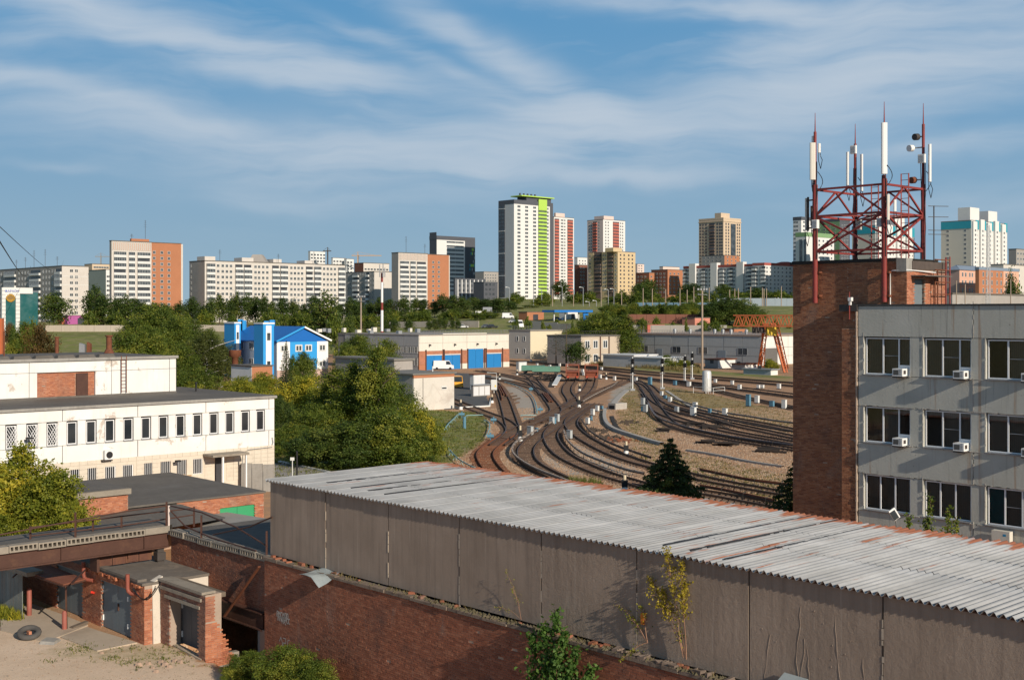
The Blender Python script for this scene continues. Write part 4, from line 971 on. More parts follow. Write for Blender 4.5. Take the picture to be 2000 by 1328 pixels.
panel_ant(LF.a(1748,.1), .1, zz(413,1748), zz(390,1748), .13, .12, 'small pale panel antenna low right of the front right pole')
panel_ant(x0-.45, Dp, zz(344,1667)-.0, zz(274,1667), .14, .2, 'grey panel antenna left of the rear left pole')
panel_ant(x0+.38, Dp, zz(357,1683), zz(280,1683), .12, .25, 'thin white panel antenna right of the rear left pole')
panel_ant(x1+.40, Dp-.1, LF.z(357, x1, Dp), LF.z(284, x1, Dp), .14, .2, 'thin white panel antenna right of the rear right pole')
panel_ant(LF.a(1570), .2, zz(450,1570), zz(387,1570), .10, .15, 'thin pale panel antenna low left outside the lattice', M_cream)
panel_ant(LF.a(1580), .3, zz(440,1580), zz(402,1580), .18, .2, 'dark grey panel antenna low left outside the lattice', M_dksteel)
mb = MB()
for v_ in (392, 446): mb.beam(LF.p(LF.a(1570), .2, zz(v_,1570)), LF.p(x0, 0, zz(v_,1570)), .07)
mb.beam(LF.p(LF.a(1574), .2, zz(450,1570)), LF.p(LF.a(1574), .2, zz(385,1570)), .09); thing('antenna_bracket', mb, M_dksteel, 'dark outrigger bracket holding the low left antennas outside the lattice', 'bracket')
def rbox(a, b, z0, z1, w, d, lab, mat=M_whiteplast):
 o = root('radio_box', lab, 'radio unit', LF.p(a, b, z0), 'radio boxes on the antenna lattice')
 mb = MB(); mb.fb(LF, a-w/2, a+w/2, b-d/2, b+d/2, z0, z1); part('casing', mb, mat, o)
 mb = MB()
 for k in range(5): mb.fb(LF, a-w/2+.03+k*w/5.5, a-w/2+.045+k*w/5.5, b-d/2-.012, b-d/2, z0+.05, z1-.05)
 part('fin', mb, M_greysteel, o, kind='stuff')
rbox(x0+.08, Dp-.3, LF.z(302,x0,Dp), LF.z(286,x0,Dp), .32, .14, 'white square radio box on the rear left pole')
rbox(x1+.08, Dp-.3, LF.z(320,x1,Dp), LF.z(303,x1,Dp), .36, .14, 'white square radio box on the rear right pole')
rbox(x0+.15, -.2, zz(447,1596), zz(430,1596), .3, .22, 'pale radio box low on the front left leg')
rbox(x1-.3, .1, zz(443,1718), zz(426,1718), .22, .22, 'pale radio box left of the front right leg')
rbox(x0+.35, Dp-.2, LF.z(450,x0,Dp), LF.z(430,x0,Dp), .3, .2, 'pale radio box low on the rear left leg', M_cream)
for (v_, s, lab) in ((267, -.32, 'dark drum-shaped dish near the top of the rear right pole'), (288, -.62, 'white drum-shaped dish below the dark one on the rear right pole'), (351, -.5, 'rusty drum-shaped dish low on the rear right pole')):
 z_ = LF.z(v_, x1, Dp); c = V_(LF.p(x1+s, Dp-.1, z_)); ax = V_((-.8,-.5,-.1)).normalized()
 o = root('dish_antenna', lab, 'dish antenna', c, 'drum dishes on the rear right pole'); mb = MB(); mb.tube([c+ax*.15, c-ax*.10], .17, 14); part('drum', mb, M_whiteplast if v_ == 288 else (M_dksteel if v_ == 267 else M_rust), o)
 mb = MB(); mb.tube([c-ax*.10, c-ax*.17], .12, 12); mb.beam(c-ax*.1, LF.p(x1, Dp, z_), .06); part('mount', mb, M_greysteel, o)
for i, (a, b) in enumerate(legs):
 mb = MB(); rr = random.Random(i)
 for k in range(4):
  dx = .12+.04*k; zz0 = zbot[i]+(2.2 if i < 2 else .1); n = 9
  mb.tube([LF.p(a+dx*(1 if k % 2 else -1)*.6+rr.uniform(-.03,.03), b-.08*(k % 2), zz0+(min(ztops[i], zA+1.4)-zz0)*j/n) for j in range(n+1)], .018, 5)
 mb.tube([V_(LF.p(a+.15, b, zA+.9))+V_((.25*math.sin(s*3.14), 0, -1.0*s+.0)) for s in [j/8 for j in range(9)]], .02, 5)
 thing('cable_bundle', mb, M_black, 'black antenna cables running down the %s leg of the lattice' % legname[i], 'cable', 'cable bundles on the lattice legs')
o = root('whip_mast', 'thin dark pole with small whip arms right of the red lattice', 'mast', SFt.p(ra*.8, -.1, za))
a_ = SFt.a(1824); mb = MB(); mb.tube([SFt.p(a_, 0, zt-.6), SFt.p(a_, 0, SFt.z(402, a_))], .03, 6); part('pole', mb, M_dksteel, o)
for v_ in (403, 424, 450, 458):
 z_ = SFt.z(v_, a_); c = V_(SFt.p(a_, 0, z_)); mb = MB(); mb.beam(c, c+V_((.75,.1,0)), .03); mb.beam(c, c+V_((-.3,-.1,0)), .03); part('whip_arm', mb, M_dksteel, o)
# ---------------- white two-storey building (left) ----------------
Qc = At(536, 772, 95.4); AF = Fr(Qc, -E2, -E1)       # a: to the left, toward us ; depth goes back-left
AFz = lambda v, u: CZ-(v-HV)/F*AF.p(AF.a(u), 0, 0)[1]
wb = root('office_building', 'long white two-storey panel building with narrow windows and a set-back upper storey at left', 'building', AF.p(12, 6, 0))
M_wp, t = newmat('white_panel_paint'); P = pos(t)
n1 = t.noise(P, .5, 5, .6); n2 = t.noise(P, 9, 4, .7); n3 = t.noise(P, .55, 8, .72, .3)
c = t.mix(t.ramp(n1, .3, .7), (.68, .665, .63), (.78, .765, .73)); c = t.mix(t.m('MULTIPLY', t.ramp(n3, .60, .64), .85), c, (.46, .39, .33))
c = t.mix(t.m('MULTIPLY', t.ramp(t.noise(t.scl(P, (2, 2, .2)), 1.4, 5), .55, .8), .3), c, (.48, .43, .37))
pbsdf(t, c, .85, 0, n2, .3, .015)
M_tile = plain('cream_tiles', (.62, .55, .45), .12, 2, .7, dirtamt=.25, dirt=(.40,.33,.26))
zr_, zs1, zs2, zs3 = 7.1, 6.12, 4.46, 3.27
wu = [22, 63, 102, 141, 178.5, 215, 251, 285.5, 319.5, 353, 386, 418, 449, 479.5, 509]
wa = [AF.a(u) for u in wu]; wd = .66
vs = sorted([0, AF.a(525), AF.a(402), AF.a(269), AF.a(122), AF.a(122)+6, AF.a(122)+12, AF.a(122)+18]); LW = vs[-1]
for (zb, zt_) in ((zs1, zr_-.12), (zs3, zs2)):
 for i in range(len(vs)-1):
  mb = MB(); mb.fb(AF, vs[i]+.025, vs[i+1]-.025, random.uniform(-.012, .012), .25, zb+.015, zt_-.015); part('wall_panel', mb, M_wp, wb)
allw = wa+[wa[0]+(wa[0]-wa[1])*k for k in range(1, 10)]; allw = [w for w in allw if w < LW-.5]; allw.sort()
ed = [0]+[x for w in allw for x in (w-wd/2-.05, w+wd/2+.05)]+[LW]
for i in range(0, len(ed)-1, 2):
 mb = MB(); mb.fb(AF, ed[i]+.015, ed[i+1]-.015, .01+random.uniform(-.01, .01), .25, zs2+.015, zs1-.015); part('wall_panel', mb, M_wp, wb)
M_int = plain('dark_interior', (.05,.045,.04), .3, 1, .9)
rr = random.Random(31)
zw0, zw1 = 4.52, 6.02
for w in allw:
 u_ = CU+AF.p(w, 0, 0)[0]/AF.p(w, 0, 0)[1]*F
 o = bpy.data.objects.new('window', None); COL.objects.link(o); o.parent = wb; o.location = V_(AF.p(w, .1, zw0))-V_(wb.location)
 a0, a1 = w-wd/2, w+wd/2; mb = MB(); fw = .055
 mb.fb(AF, a0, a1, .08, .14, zw0, zw0+fw); mb.fb(AF, a0, a1, .08, .14, zw1-fw, zw1); mb.fb(AF, a0, a0+fw, .08, .14, zw0+fw, zw1-fw); mb.fb(AF, a1-fw, a1, .08, .14, zw0+fw, zw1-fw)
 part('frame', mb, M_pvc, o); mb = MB(); mb.fb(AF, a0+.04, a1-.04, .11, .125, zw0+.04, zw1-.04); part('pane', mb, M_glass, o)
 mb = MB(); mb.fb(AF, a0-.04, a1+.04, -.08, .08, zw0-.07, zw0-.01); part('sill', mb, M_greysteel, o)
 if u_ < 110:
  mb = MB()
  for k in range(-2, 6):
   for s_ in (1, -1):
    x0, z0 = a0, zw0+k*.3; x1, z1 = a1, zw0+k*.3+s_*.55*2
    def clip(p, q):
     return p, q
    P0, P1 = (a0, z0), (a1, z1); pts = []
    for i in range(9):
     xx = a0+(a1-a0)*i/8; z_ = z0+(z1-z0)*i/8; pts.append((xx, z_))
    for (A_, B_) in zip(pts, pts[1:]):
     if zw0 < A_[1] < zw1 and zw0 < B_[1] < zw1: mb.beam(AF.p(A_[0], .0, A_[1]), AF.p(B_[0], .0, B_[1]), .028)
  mb.fb(AF, a0-.03, a0, -.02, .02, zw0, zw1); mb.fb(AF, a1, a1+.03, -.02, .02, zw0, zw1)
  part('grille', mb, M_pvc, o)
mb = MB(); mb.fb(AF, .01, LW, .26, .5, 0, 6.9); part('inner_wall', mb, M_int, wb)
lw = [508, 633, 755, 875, 1018, 1132, 1242, 1352]; la = [AF.a(x*.2862) for x in lw]; lz0, lz1 = 1.62, 2.76
dor = (AF.a(435), AF.a(420)); hol = [(a-.4, a+.4, lz0, lz1) for a in la]+[(dor[0], dor[1], .3, 2.8)]
As = sorted({0, LW, *[x for h in hol for x in h[:2]]}); mb = MB()
for i in range(len(As)-1):
 h = [h for h in hol if h[0]-.01 <= As[i] and As[i+1] <= h[1]+.01]
 if not h: mb.fb(AF, As[i], As[i+1], .03, .26, 0, zs3-.02)
 else: mb.fb(AF, As[i], As[i+1], .03, .26, 0, h[0][2]); mb.fb(AF, As[i], As[i+1], .03, .26, h[0][3], zs3-.02)
part('plinth_wall', mb, M_tile, wb)
tm = MB(); tw_, th = .6, .3      # big cream tiles, each proud of the joint
cnt = 0; tm_small = MB()
f0 = Fr((0,0), AF.e, AF.k); t1 = MB(); t1.fb(f0, .01, tw_-.01, 0, .02, .01, th-.01); tile_me = t1.mesh('tile', M_tile)
a = 0
while a < LW-1:
 z = .9
 while z < zs3-.1:
  ca, cz = a+tw_/2, z+th/2
  if not any(h[0]-.12 < ca < h[1]+.12 and h[2]-.1 < cz < h[3]+.1 for h in hol):
   p = V_(AF.p(a, .0, z))-V_(wb.location)
   if cnt < 300: inst('tile', tile_me, p, wb); cnt += 1
   else: tm_small.fb(AF, a+.01, a+tw_-.01, 0, .02, z+.01, min(z+th-.01, zs3-.03))
  z += th
 a += tw_
if tm_small.v: part('tiling', tm_small, M_tile, wb, kind='stuff')
for a in la:
 o = bpy.data.objects.new('window', None); COL.objects.link(o); o.parent = wb; o.location = V_(AF.p(a, .1, lz0))-V_(wb.location)
 mb = MB(); fw = .05; a0, a1 = a-.4, a+.4
 mb.fb(AF, a0, a1, .1, .16, lz0, lz0+fw); mb.fb(AF, a0, a1, .1, .16, lz1-fw, lz1); mb.fb(AF, a0, a0+fw, .1, .16, lz0+fw, lz1-fw); mb.fb(AF, a1-fw, a1, .1, .16, lz0+fw, lz1-fw); part('frame', mb, M_brown if rr.random() < .3 else M_pvc, o)
 mb = MB(); mb.fb(AF, a0+.04, a1-.04, .13, .14, lz0+.04, lz1-.04); part('pane', mb, M_glass, o)
 mb = MB()
 for k in range(5): mb.fb(AF, a0+.09+k*.15, a0+.115+k*.15, .0, .025, lz0, lz1)
 part('grille', mb, M_pvc, o)
mb = MB(); mb.fb(AF, dor[0]+.02, dor[1]-.02, .1, .15, .3, 2.75); part('door', mb, plain('dark_door', (.05,.05,.055), .15, 2, .6), wb)
mb = MB(); mb.fb(AF, AF.a(467), AF.a(396), -1.5, -.01, 2.92, 3.08); part('door_canopy', mb, M_slab, wb)
mb = MB(); mb.fb(AF, AF.a(417)-.05, AF.a(417)+.07, -1.45, -1.3, 0, 2.92); mb.fb(AF, AF.a(463), AF.a(463)+.1, -1.45, -1.3, 0, 2.92); part('canopy_post', mb, M_pvc, wb)
mb = MB(); mb.fb(AF, -.12, LW, -.15, 15.6, zr_-.11, zr_); part('roof', mb, M_roofing, wb)
mb = MB(); mb.fb(AF, -.14, LW, -.17, -.1, zr_-.16, zr_+.03); mb.fb(AF, -.16, -.1, -.1, 15.5, zr_-.16, zr_+.03); part('roof_edge', mb, M_conc, wb)
mb = MB(); mb.fb(AF, 0, .25, .26, 15.5, 0, 6.98); mb.fb(AF, 0, LW, 15.2, 15.5, 0, 6.98); part('side_wall', mb, M_wp, wb)
ub = 8.6; ua = AF.a(344, ub); zt_ = 10.07; UF = Fr(AF.p(0, ub, 0), -E2, -E1)
us = [ua, UF.a(331), UF.a(217.5), UF.a(200)+0, UF.a(57), UF.a(57)+6, UF.a(57)+13]
d0, d1 = UF.a(186), UF.a(73)
mb = MB(); mb.fb(UF, ua+.01, us[-1], .26, .6, 7.1, 9.9); part('inner_wall', mb, M_conc, wb)
ss_ = [ua, UF.a(331), UF.a(218), UF.a(57), UF.a(57)+6, UF.a(57)+13]
for i in range(len(ss_)-1):
 mb = MB(); mb.fb(UF, ss_[i]+.02, ss_[i+1]-.02, random.uniform(-.01,.01), .25, 9.08, 9.95); part('wall_panel', mb, M_wp, wb)
for (x0_, x1_) in ((ua, UF.a(331)), (UF.a(331), UF.a(218)), (UF.a(218), d0), (d1, UF.a(57)), (UF.a(57), UF.a(57)+6), (UF.a(57)+6, UF.a(57)+13)):
 mb = MB(); mb.fb(UF, x0_+.02, x1_-.02, random.uniform(-.01,.01), .25, 7.25, 9.05); part('wall_panel', mb, M_wp, wb)
brick_wall(wb, UF, d0, d1, 7.12, 9.05, .2, M_brickor, M_mort, nmax=100, holes=[(UF.a(172), UF.a(150), 7, 8.9)], thick=.05)
mb = MB(); mb.fb(UF, UF.a(173), UF.a(150), .08, .14, 7.1, 8.95); part('door', mb, M_brown, wb)
mb = MB(); mb.fb(UF, ua-.1, us[-1], -.15, 14, 9.96, zt_); mb.fb(UF, ua, ua+.25, .26, 14, 7.1, 9.95); part('upper_roof', mb, M_roofing, wb)
mb = MB(); mb.fb(UF, ua-.12, us[-1], -.17, -.12, 9.9, zt_+.04); part('roof_edge', mb, M_conc, wb)
mb = MB(); mb.fb(UF, ua-.02, us[-1], -.06, .0, 7.1, 7.24); part('skirting', mb, M_roofing, wb)
rr = random.Random(5); x = UF.a(230)
while x < us[-1]-1:
 mb = MB(); w = rr.uniform(1.2, 1.5); h = .28; mb.hull([UF.p(x, .3, zt_), UF.p(x+w, .3, zt_), UF.p(x+w*.95, 1.4, zt_), UF.p(x+.1, 1.4, zt_)], [UF.p(x+.1, .55, zt_+h), UF.p(x+w-.15, .5, zt_+h*.8), UF.p(x+w-.2, .9, zt_+h), UF.p(x+.2, .9, zt_+h)])
 part('felt_flap', mb, M_roofing, wb); x += w+.2
mb = MB(); la_ = UF.a(235);
for s in (0, .42): mb.fb(UF, la_-s-.025, la_-s+.025, -.2, -.15, 7.3, 10.2)
for k in range(10): mb.fb(UF, la_-.42, la_, -.19, -.16, 7.45+k*.27, 7.48+k*.27)
thing('wall_ladder', mb, M_rust, 'rusty ladder fixed to the white upper storey wall', 'ladder')
for (u_, v0, v1, r_, lab) in ((111, 660, 692, .16, 'thin rusty chimney pipe on the upper white roof'), (213, 657, 690, .24, 'stout rusty chimney pipe with a cap on the upper white roof')):
 p = XY(u_, 106); zt2 = CZ-(v0-HV)/F*106; mb = MB(); mb.tube([(p.x, p.y, zt_), (p.x, p.y, zt2)], r_, 10); mb.tube([(p.x, p.y, zt2), (p.x, p.y, zt2+.1)], r_*1.4, 10)
 if r_ > .2: mb.tube([(p.x, p.y, zt_), (p.x, p.y, zt_+.35)], [r_*1.9, r_*1.1], 10)
 thing('chimney_pipe', mb, M_rust, lab, 'chimney')
mb = MB(); p = XY(8, 97); mb.tube([(p.x, p.y, 7.1), (p.x, p.y, 12.1)], .06, 6); mb.tube([(p.x, p.y, 8.0), (p.x, p.y, 9.4)], .09, 6); thing('roof_pole', mb, M_rust, 'rusty pole standing on the lower white roof at the left edge', 'pole')
mb = MB(); p = XY(383, 101); mb.tube([(p.x, p.y, 7.1), (p.x, p.y, 7.75)], .07, 6); mb.tube([(p.x, p.y, 7.7), (p.x, p.y, 7.85)], .11, 6); thing('roof_vent', mb, M_black, 'short black vent stub on the lower white roof', 'vent')
a_ = AF.a(206); o = root('air_conditioner', 'white split unit with round dark fan on the white facade', 'air conditioner', AF.p(a_, -.2, 3.3))
mb = MB(); mb.fb(AF, a_-.38, a_+.2, -.38, -.1, 3.3, 3.95); part('casing', mb, M_whiteplast, o)
mb = MB(); c = V_(AF.p(a_-.12, -.39, 3.62)); mb.tube([c, c+E1*.02], .24, 16); part('fan', mb, M_black, o); mb = MB(); mb.fb(AF, a_-.4, a_+.35, -.3, 0, 3.2, 3.28); part('bracket', mb, M_dksteel, o)
for (u_, v_, lab) in ((170*.2862, 750*.2862+640, 'black street lamp head leaning out from the white wall at the far left'), (1185*.2862, 640+905*.2862, 'small black lamp on the tiled wall above the crates')):
 a_ = AF.a(u_); z_ = AFz(v_, u_); mb = MB(); mb.beam(AF.p(a_, -.02, z_-.2), AF.p(a_, -.5, z_), .05); mb.fb(AF, a_-.25, a_+.12, -.75, -.4, z_-.05, z_+.06); thing('wall_lamp', mb, M_black, lab, 'lamp')
mb = MB(); a_ = AF.a(531); mb.tube([AF.p(a_, -.05, 3.9), AF.p(a_-.06, -.08, 3.5), AF.p(a_+.03, -.08, 3.35)], .05, 6); mb.tube([AF.p(a_, -.05, 3.15), AF.p(AF.a(485), -.05, 3.1), AF.p(AF.a(474), -.05, 2.9), AF.p(AF.a(472), -.05, 1.5)], .03, 6)
thing('wall_conduit', mb, M_greysteel, 'grey conduit with a bracket along the right end of the white facade', 'conduit')
for k, (u_, v_, lab) in enumerate(((352, 932, 'slatted wooden crate standing by the white wall'), (365, 933, 'second wooden crate right of the slatted one by the white wall'))):
 b = At(u_, v_+4, 90); z0 = 2.75; o = root('wooden_crate', lab, 'crate', (b.x, b.y, z0)); f = Fr(b, E2, -E1)
 for j in range(5):
  mb = MB(); mb.fb(f, -.35+j*.15, -.35+j*.15+.12, -.02, .02, b.z-.2, b.z+.35); part('slat', mb, plain('crate_wood', (.48,.32,.17), .2, 3, .8), o)
 mb = MB(); mb.fb(f, -.36, .38, .02, .5, b.z-.2, b.z+.3); part('box', mb, plain('crate_wood', (.48,.32,.17), .2, 3, .8), o)
p = At(377, 915, 91); mb = MB(); f = Fr(p, E2, -E1)
for x in (-.3, .28): mb.fb(f, x, x+.03, 0, .03, p.z-1.0, p.z+.6)
for z in (-1.0, -.2, .57): mb.fb(f, -.27, .28, 0, .03, p.z+z, p.z+z+.03)
thing('window_screen', mb, M_pvc, 'white metal frame leaning by the wooden crates', 'frame')
# ---------------- flat roofed garages between wing and white building ----------------
lz = 2.7
def gp(u, v, z=2.7): return G(u, v, z)
fg = root('garage_block', 'brick garage row with a dark flat roof and green door before the white building', 'garages', G(380, 980))
c0 = gp(345, 980); BFa = Fr(c0, E2, -E1); w1 = BFa.a(515)
gd0, gd1 = BFa.a(429), BFa.a(499)
brick_wall(fg, BFa, 0, w1, 0, lz-.02, 0, M_brickor, M_mort, holes=[(gd0, gd1, 0, 2.05)], nmax=300, thick=.3)
for k in range(2):
 mb = MB(); x = gd0+k*(gd1-gd0)/2; mb.fb(BFa, x+.01, x+(gd1-gd0)/2-.01, .08, .12, 0, 2.03); part('door_leaf', mb, plain('green_door', (.045,.30,.13), .08, 1, .5), fg)
mb = MB(); mb.fb(BFa, -6, w1+.1, -.1, 12, lz-.04, lz+.06); part('roof', mb, M_roofing, fg)
mb = MB(); mb.fb(BFa, -6, w1-.02, .35, 11.8, 0, lz-.05); part('inner_wall', mb, M_mortd, fg)
mb = MB(); b0 = BFa.p(0, 0, 0); mb.box8([*(BFa.p(-6,-9,1.9), BFa.p(w1-1.5,-9,1.9), BFa.p(w1-1.5,-9+8.9,1.9), BFa.p(-6,-.1,1.9)), *(BFa.p(-6,-9,2.0), BFa.p(w1-1.5,-9,2.0), BFa.p(w1-1.5,-.1,2.0), BFa.p(-6,-.1,2.0))])
mb = MB(); mb.hull([gp(150,1062,2.0), gp(345,1030,2.0), gp(440,1010,1.9), gp(345,985,2.0), gp(180,1000,2.0)], [gp(150,1060,2.45), gp(345,1028,2.3), gp(440,1012,1.95), gp(345,982,2.6), gp(180,1000,2.6)])
thing('flat_roof', mb, M_roofing, 'dark sagging felt roof between the green door garage and the wing railing', 'roof')
mb = MB(); mb.hull([gp(415,1048,1.3), gp(520,1030,1.3), gp(520,1012,1.3), gp(345,985,1.3)], [gp(415,1046,1.75), gp(520,1028,1.75), gp(520,1012,1.75), gp(345,984,1.75)])
thing('ramp_roof', mb, plain('pale_roofing', (.30,.285,.26), .2, .6, .9), 'pale grey sloping concrete apron in front of the green garage door', 'apron')
c1 = At(153, 963, 66); BX = Fr(c1, E2, -E1); wx = BX.a(250); zb_ = c1.z
bb = root('brick_hut', 'small brick hut with a thick concrete slab roof among the garages', 'hut', (c1.x, c1.y, 0))
brick_wall(bb, BX, 0, wx, 1.5, zb_-.3, 0, M_brickor, M_mort, nmax=150, thick=.3)
mb = MB(); mb.fb(BX, .31, wx-.02, .31, 4, 0, zb_-.32); mb.fb(BX, 0, .3, .02, 4, 0, zb_-.31); part('side_wall', mb, M_mortd, bb)
mb = MB(); mb.fb(BX, -.2, wx+.1, -.2, 4.3, zb_-.3, zb_); part('roof_slab', mb, M_slab, bb); mb = MB(); mb.fb(BX, -.1, wx, -.1, 4.2, zb_, zb_+.03); part('roof_felt', mb, M_roofing, bb)
q = At(97, 952, 84); f = Fr(q, E2, -E1); mb = MB(); mb.fb(f, -4, f.a(130), 0, 3, 0, q.z-.25); o = thing('annex', mb, M_wp, 'low white lean-to below the white building behind the maple', 'annex');
mb = MB(); mb.fb(f, -4.2, f.a(130)+.2, -.2, 3.2, q.z-.24, q.z+.02); part('roof', mb, M_roofing, o, off=V_(o.location))
q = At(470, 905, 93); f = Fr(q, V_((.93,.05,0)).normalized(), V_((-.05,.93,0)).normalized())
gw = root('concrete_wall', 'grey cast concrete yard wall right of the white building', 'wall', (q.x, q.y, 0)); x = 0
L2 = f.a(535);
for k in range(3):
 mb = MB(); mb.fb(f, k*L2/3+.02, (k+1)*L2/3-.02, 0, .2, 0, q.z-.05*k); part('wall_panel', mb, M_conc, gw)
for (u0, u1, v0, lab) in ((200, 300, 996, 'low'),): pass
# ---------------- railway tracks ----------------
M_rail = plain('rail_steel', (.13, .078, .052), .2, 2, .5, .35); M_rustrail = plain('rusted_rail', (.20, .075, .035), .25, 3, .8)
M_sleep = plain('sleeper_wood', (.115, .076, .054), .3, 3, .95, objvar=.3); M_sleepr = plain('sleeper_rusty', (.17, .075, .04), .3, 3, .95, objvar=.25)
M_cover = plain('third_rail_cover', (.15, .11, .09), .2, 1, .9, spec=.1); M_coverw = plain('pale_rail_cover', (.36, .30, .255), .15, 1, .9, spec=.1)
def c3(p): return [(840+x*.2109, 700+y*.2109) for x, y in p]
def c2(p): return [(1040+x*.2711, 600+y*.2711) for x, y in p]
def c4(p): return [(1140+x*.2184, 720+y*.2184) for x, y in p]
def ident(p): return p
def spline(px, step=.64, z=0):
 """pixel polyline -> smooth ground polyline at even spacing (Catmull-Rom)"""
 P_ = [G(u, v) for u, v in px]; P_ = [P_[0]*2-P_[1]]+P_+[P_[-1]*2-P_[-2]]; out = []
 for i in range(1, len(P_)-2):
  a, b, c, d = P_[i-1:i+3]; n = max(2, int((c-b).length/1.5))
  for k in range(n):
   t = k/n; out.append(.5*((2*b)+(-a+c)*t+(2*a-5*b+4*c-d)*t*t+(-a+3*b-3*c+d)*t**3))
 out.append(P_[-2])
 L = [0];
 for p, q in zip(out, out[1:]): L.append(L[-1]+(q-p).length)
 n = max(2, int(L[-1]/step)); res = []; j = 0
 for k in range(n+1):
  s = L[-1]*k/n
  while j < len(L)-2 and L[j+1] < s: j += 1
  t = (s-L[j])/max(1e-6, L[j+1]-L[j]); res.append(out[j].lerp(out[j+1], min(max(t, 0), 1)))
 for _ in range(6):
  res = [res[0]]+[(res[i-1]+res[i]*2+res[i+1])/4 for i in range(1, len(res)-1)]+[res[-1]]
 return res
def offs(line, d):
 r = []
 for i, p in enumerate(line):
  t = (line[min(i+1, len(line)-1)]-line[max(i-1, 0)]).normalized(); r.append(p+V_((t.y, -t.x, 0))*d)
 return r
def ribbon(mb, line, w, z0, z1):
 A = offs(line, -w/2); B = offs(line, w/2)
 vs = []; fs = []
 for a, b in zip(A, B): vs += [(a.x,a.y,z0),(b.x,b.y,z0),(b.x,b.y,z1),(a.x,a.y,z1)]
 for i in range(len(line)-1):
  o = 4*i
  for k in range(4): fs.append((o+k, o+(k+1) % 4, o+4+(k+1) % 4, o+4+k))
 mb.add(vs, fs); return mb
sl = MB(); sl.box(-.11, .11, -1.38, 1.38, 0, .075); SLEEP = {False: sl.mesh('sleeper', M_sleep), True: sl.mesh('sleeper', M_sleepr)}
NT_ = 0
def track(label, px, rusty=False, single=True, zoff=0.0):
 """railway track: two rails and its sleepers; far tracks join the sleepers"""
 global NT_; NT_ += 1
 line = spline(px); p0 = line[0]; o = root('railway_track', label, 'railway track', (p0.x, p0.y, 0), 'tracks of the depot yard')
 off = V_(o.location); mr = M_rustrail if rusty else M_rail; zt_ = NT_*.0013
 for s in (-.78, .78):
  mb = MB(); ribbon(mb, offs(line, s), .075, .10+zt_, .24+zt_); ribbon(mb, offs(line, s), .13, .08+zt_, .10+zt_); part('rail', mb, mr, o)
 seq = line[::1]; n = 0; bulk = MB()
 for i in range(0, len(seq)-1):
  p = seq[i]; t = (seq[min(i+1, len(seq)-1)]-seq[max(i-1, 0)]).normalized(); ang = math.atan2(t.y, t.x)
  j = random.uniform(-.02, .02); q = p-off; q.z = .005+zt_+random.uniform(-.012, .008)
  near = p.y < 210 and n < 300
  if near: inst('sleeper', SLEEP[rusty], q, o, (0, 0, ang+j)); n += 1
  else:
   d = V_((math.cos(ang), math.sin(ang), 0)); e = V_((-d.y, d.x, 0)); c = p+V_((0,0,q.z))
   if p.y < 420: bulk.box8([c-d*.13-e*1.38, c+d*.13-e*1.38, c+d*.13+e*1.38, c-d*.13+e*1.38]+[x+V_((0,0,.075)) for x in (c-d*.13-e*1.38, c+d*.13-e*1.38, c+d*.13+e*1.38, c-d*.13+e*1.38)])
 if bulk.v: part('sleepers', bulk, M_sleepr if rusty else M_sleep, o, kind='stuff')
 return line
def third_rail(label, px, mat=None, w=.15, z0=.36, z1=.48, sup=2.6):
 line = spline(px); p0 = line[0]; o = root('third_rail', label, 'third rail', (p0.x, p0.y, 0), 'covered third rails in the yard')
 mb = MB(); ribbon(mb, line, w, z0, z1); part('cover', mb, mat or M_cover, o)
 mb = MB(); ribbon(mb, line, .07, z0-.1, z0); part('conductor', mb, M_dksteel, o)
 mb = MB(); k = 0
 step = max(1, int(sup/.6)); side = offs(line, .22)
 for i in range(0, len(line), step):
  p, q = line[i], side[i]
  mb.tube([(p.x, p.y, z1+.02), (q.x, q.y, z1+.02), (q.x, q.y, .1)], .04, 5)
 part('bracket', mb, M_dksteel, o, kind='stuff'); return line
T = track
T('rust-brown track curving round the grass corner at the lower left of the yard', c3([(760,1180),(615,1078),(530,975),(505,905),(530,860),(600,800),(700,730),(770,692)]), rusty=True)
T('long straight dark track from the crossing up to the tall signals', c3([(690,735),(760,697),(830,660),(960,597),(1100,528),(1250,455),(1400,388),(1550,322),(1700,258),(1820,210)]))
T('track beside the rusty one, second curve from the left', c3([(1420,1230),(1220,1135),(1080,1070),(970,1010),(905,950),(884,890),(895,840),(950,775),(1050,705),(1150,640),(1270,560),(1400,470),(1480,420)]))
T('track curving away under the spruce, third curve from the left', c3([(2100,1230),(1890,1165),(1620,1085),(1420,1005),(1270,930),(1180,855),(1130,780),(1115,720),(1150,660),(1230,600),(1340,525),(1440,460)]))
T('fourth curving track, running behind the spruce to the right', c3([(1890,962),(1690,888),(1540,812),(1410,735),(1325,660),(1305,600),(1345,545),(1440,480),(1520,425)])[::-1]+c4([(560,868),(800,930),(1060,998),(1300,1045),(1660,1110),(1900,1150)]))
T('nearest track passing in the shade right of the spruce', c4([(500,1040),(800,1090),(1070,1120),(1400,1180),(1640,1225),(1900,1270)]))
T('track with spare rails laid between its rails, left of the gravel patch', c3([(590,232),(645,300),(690,400),(722,500),(752,600),(768,660),(745,715),(690,765),(620,815)]))
T('track coming out from behind the white block at the left', c3([(180,385),(330,445),(520,520),(650,568),(730,620),(765,672),(750,715),(700,755)]))
T('track running from the second blue door down to the main crossing', c3([(850,155),(930,178),(1000,258),(1070,345),(1135,430),(1165,485),(1140,525),(1080,560),(980,600)]))
T('straight track from the first blue door, upper one of the pair', c3([(450,118),(640,150),(800,185),(930,225),(1020,300),(1060,350)]))
T('lower track of the pair in front of the blue doors', c3([(480,180),(650,205),(830,245),(960,282),(1060,335),(1110,400)]))
T('short curved siding under the left rusty hopper wagon', c3([(1345,120),(1310,215),(1275,265),(1270,320),(1310,380),(1320,425),(1250,470)]))
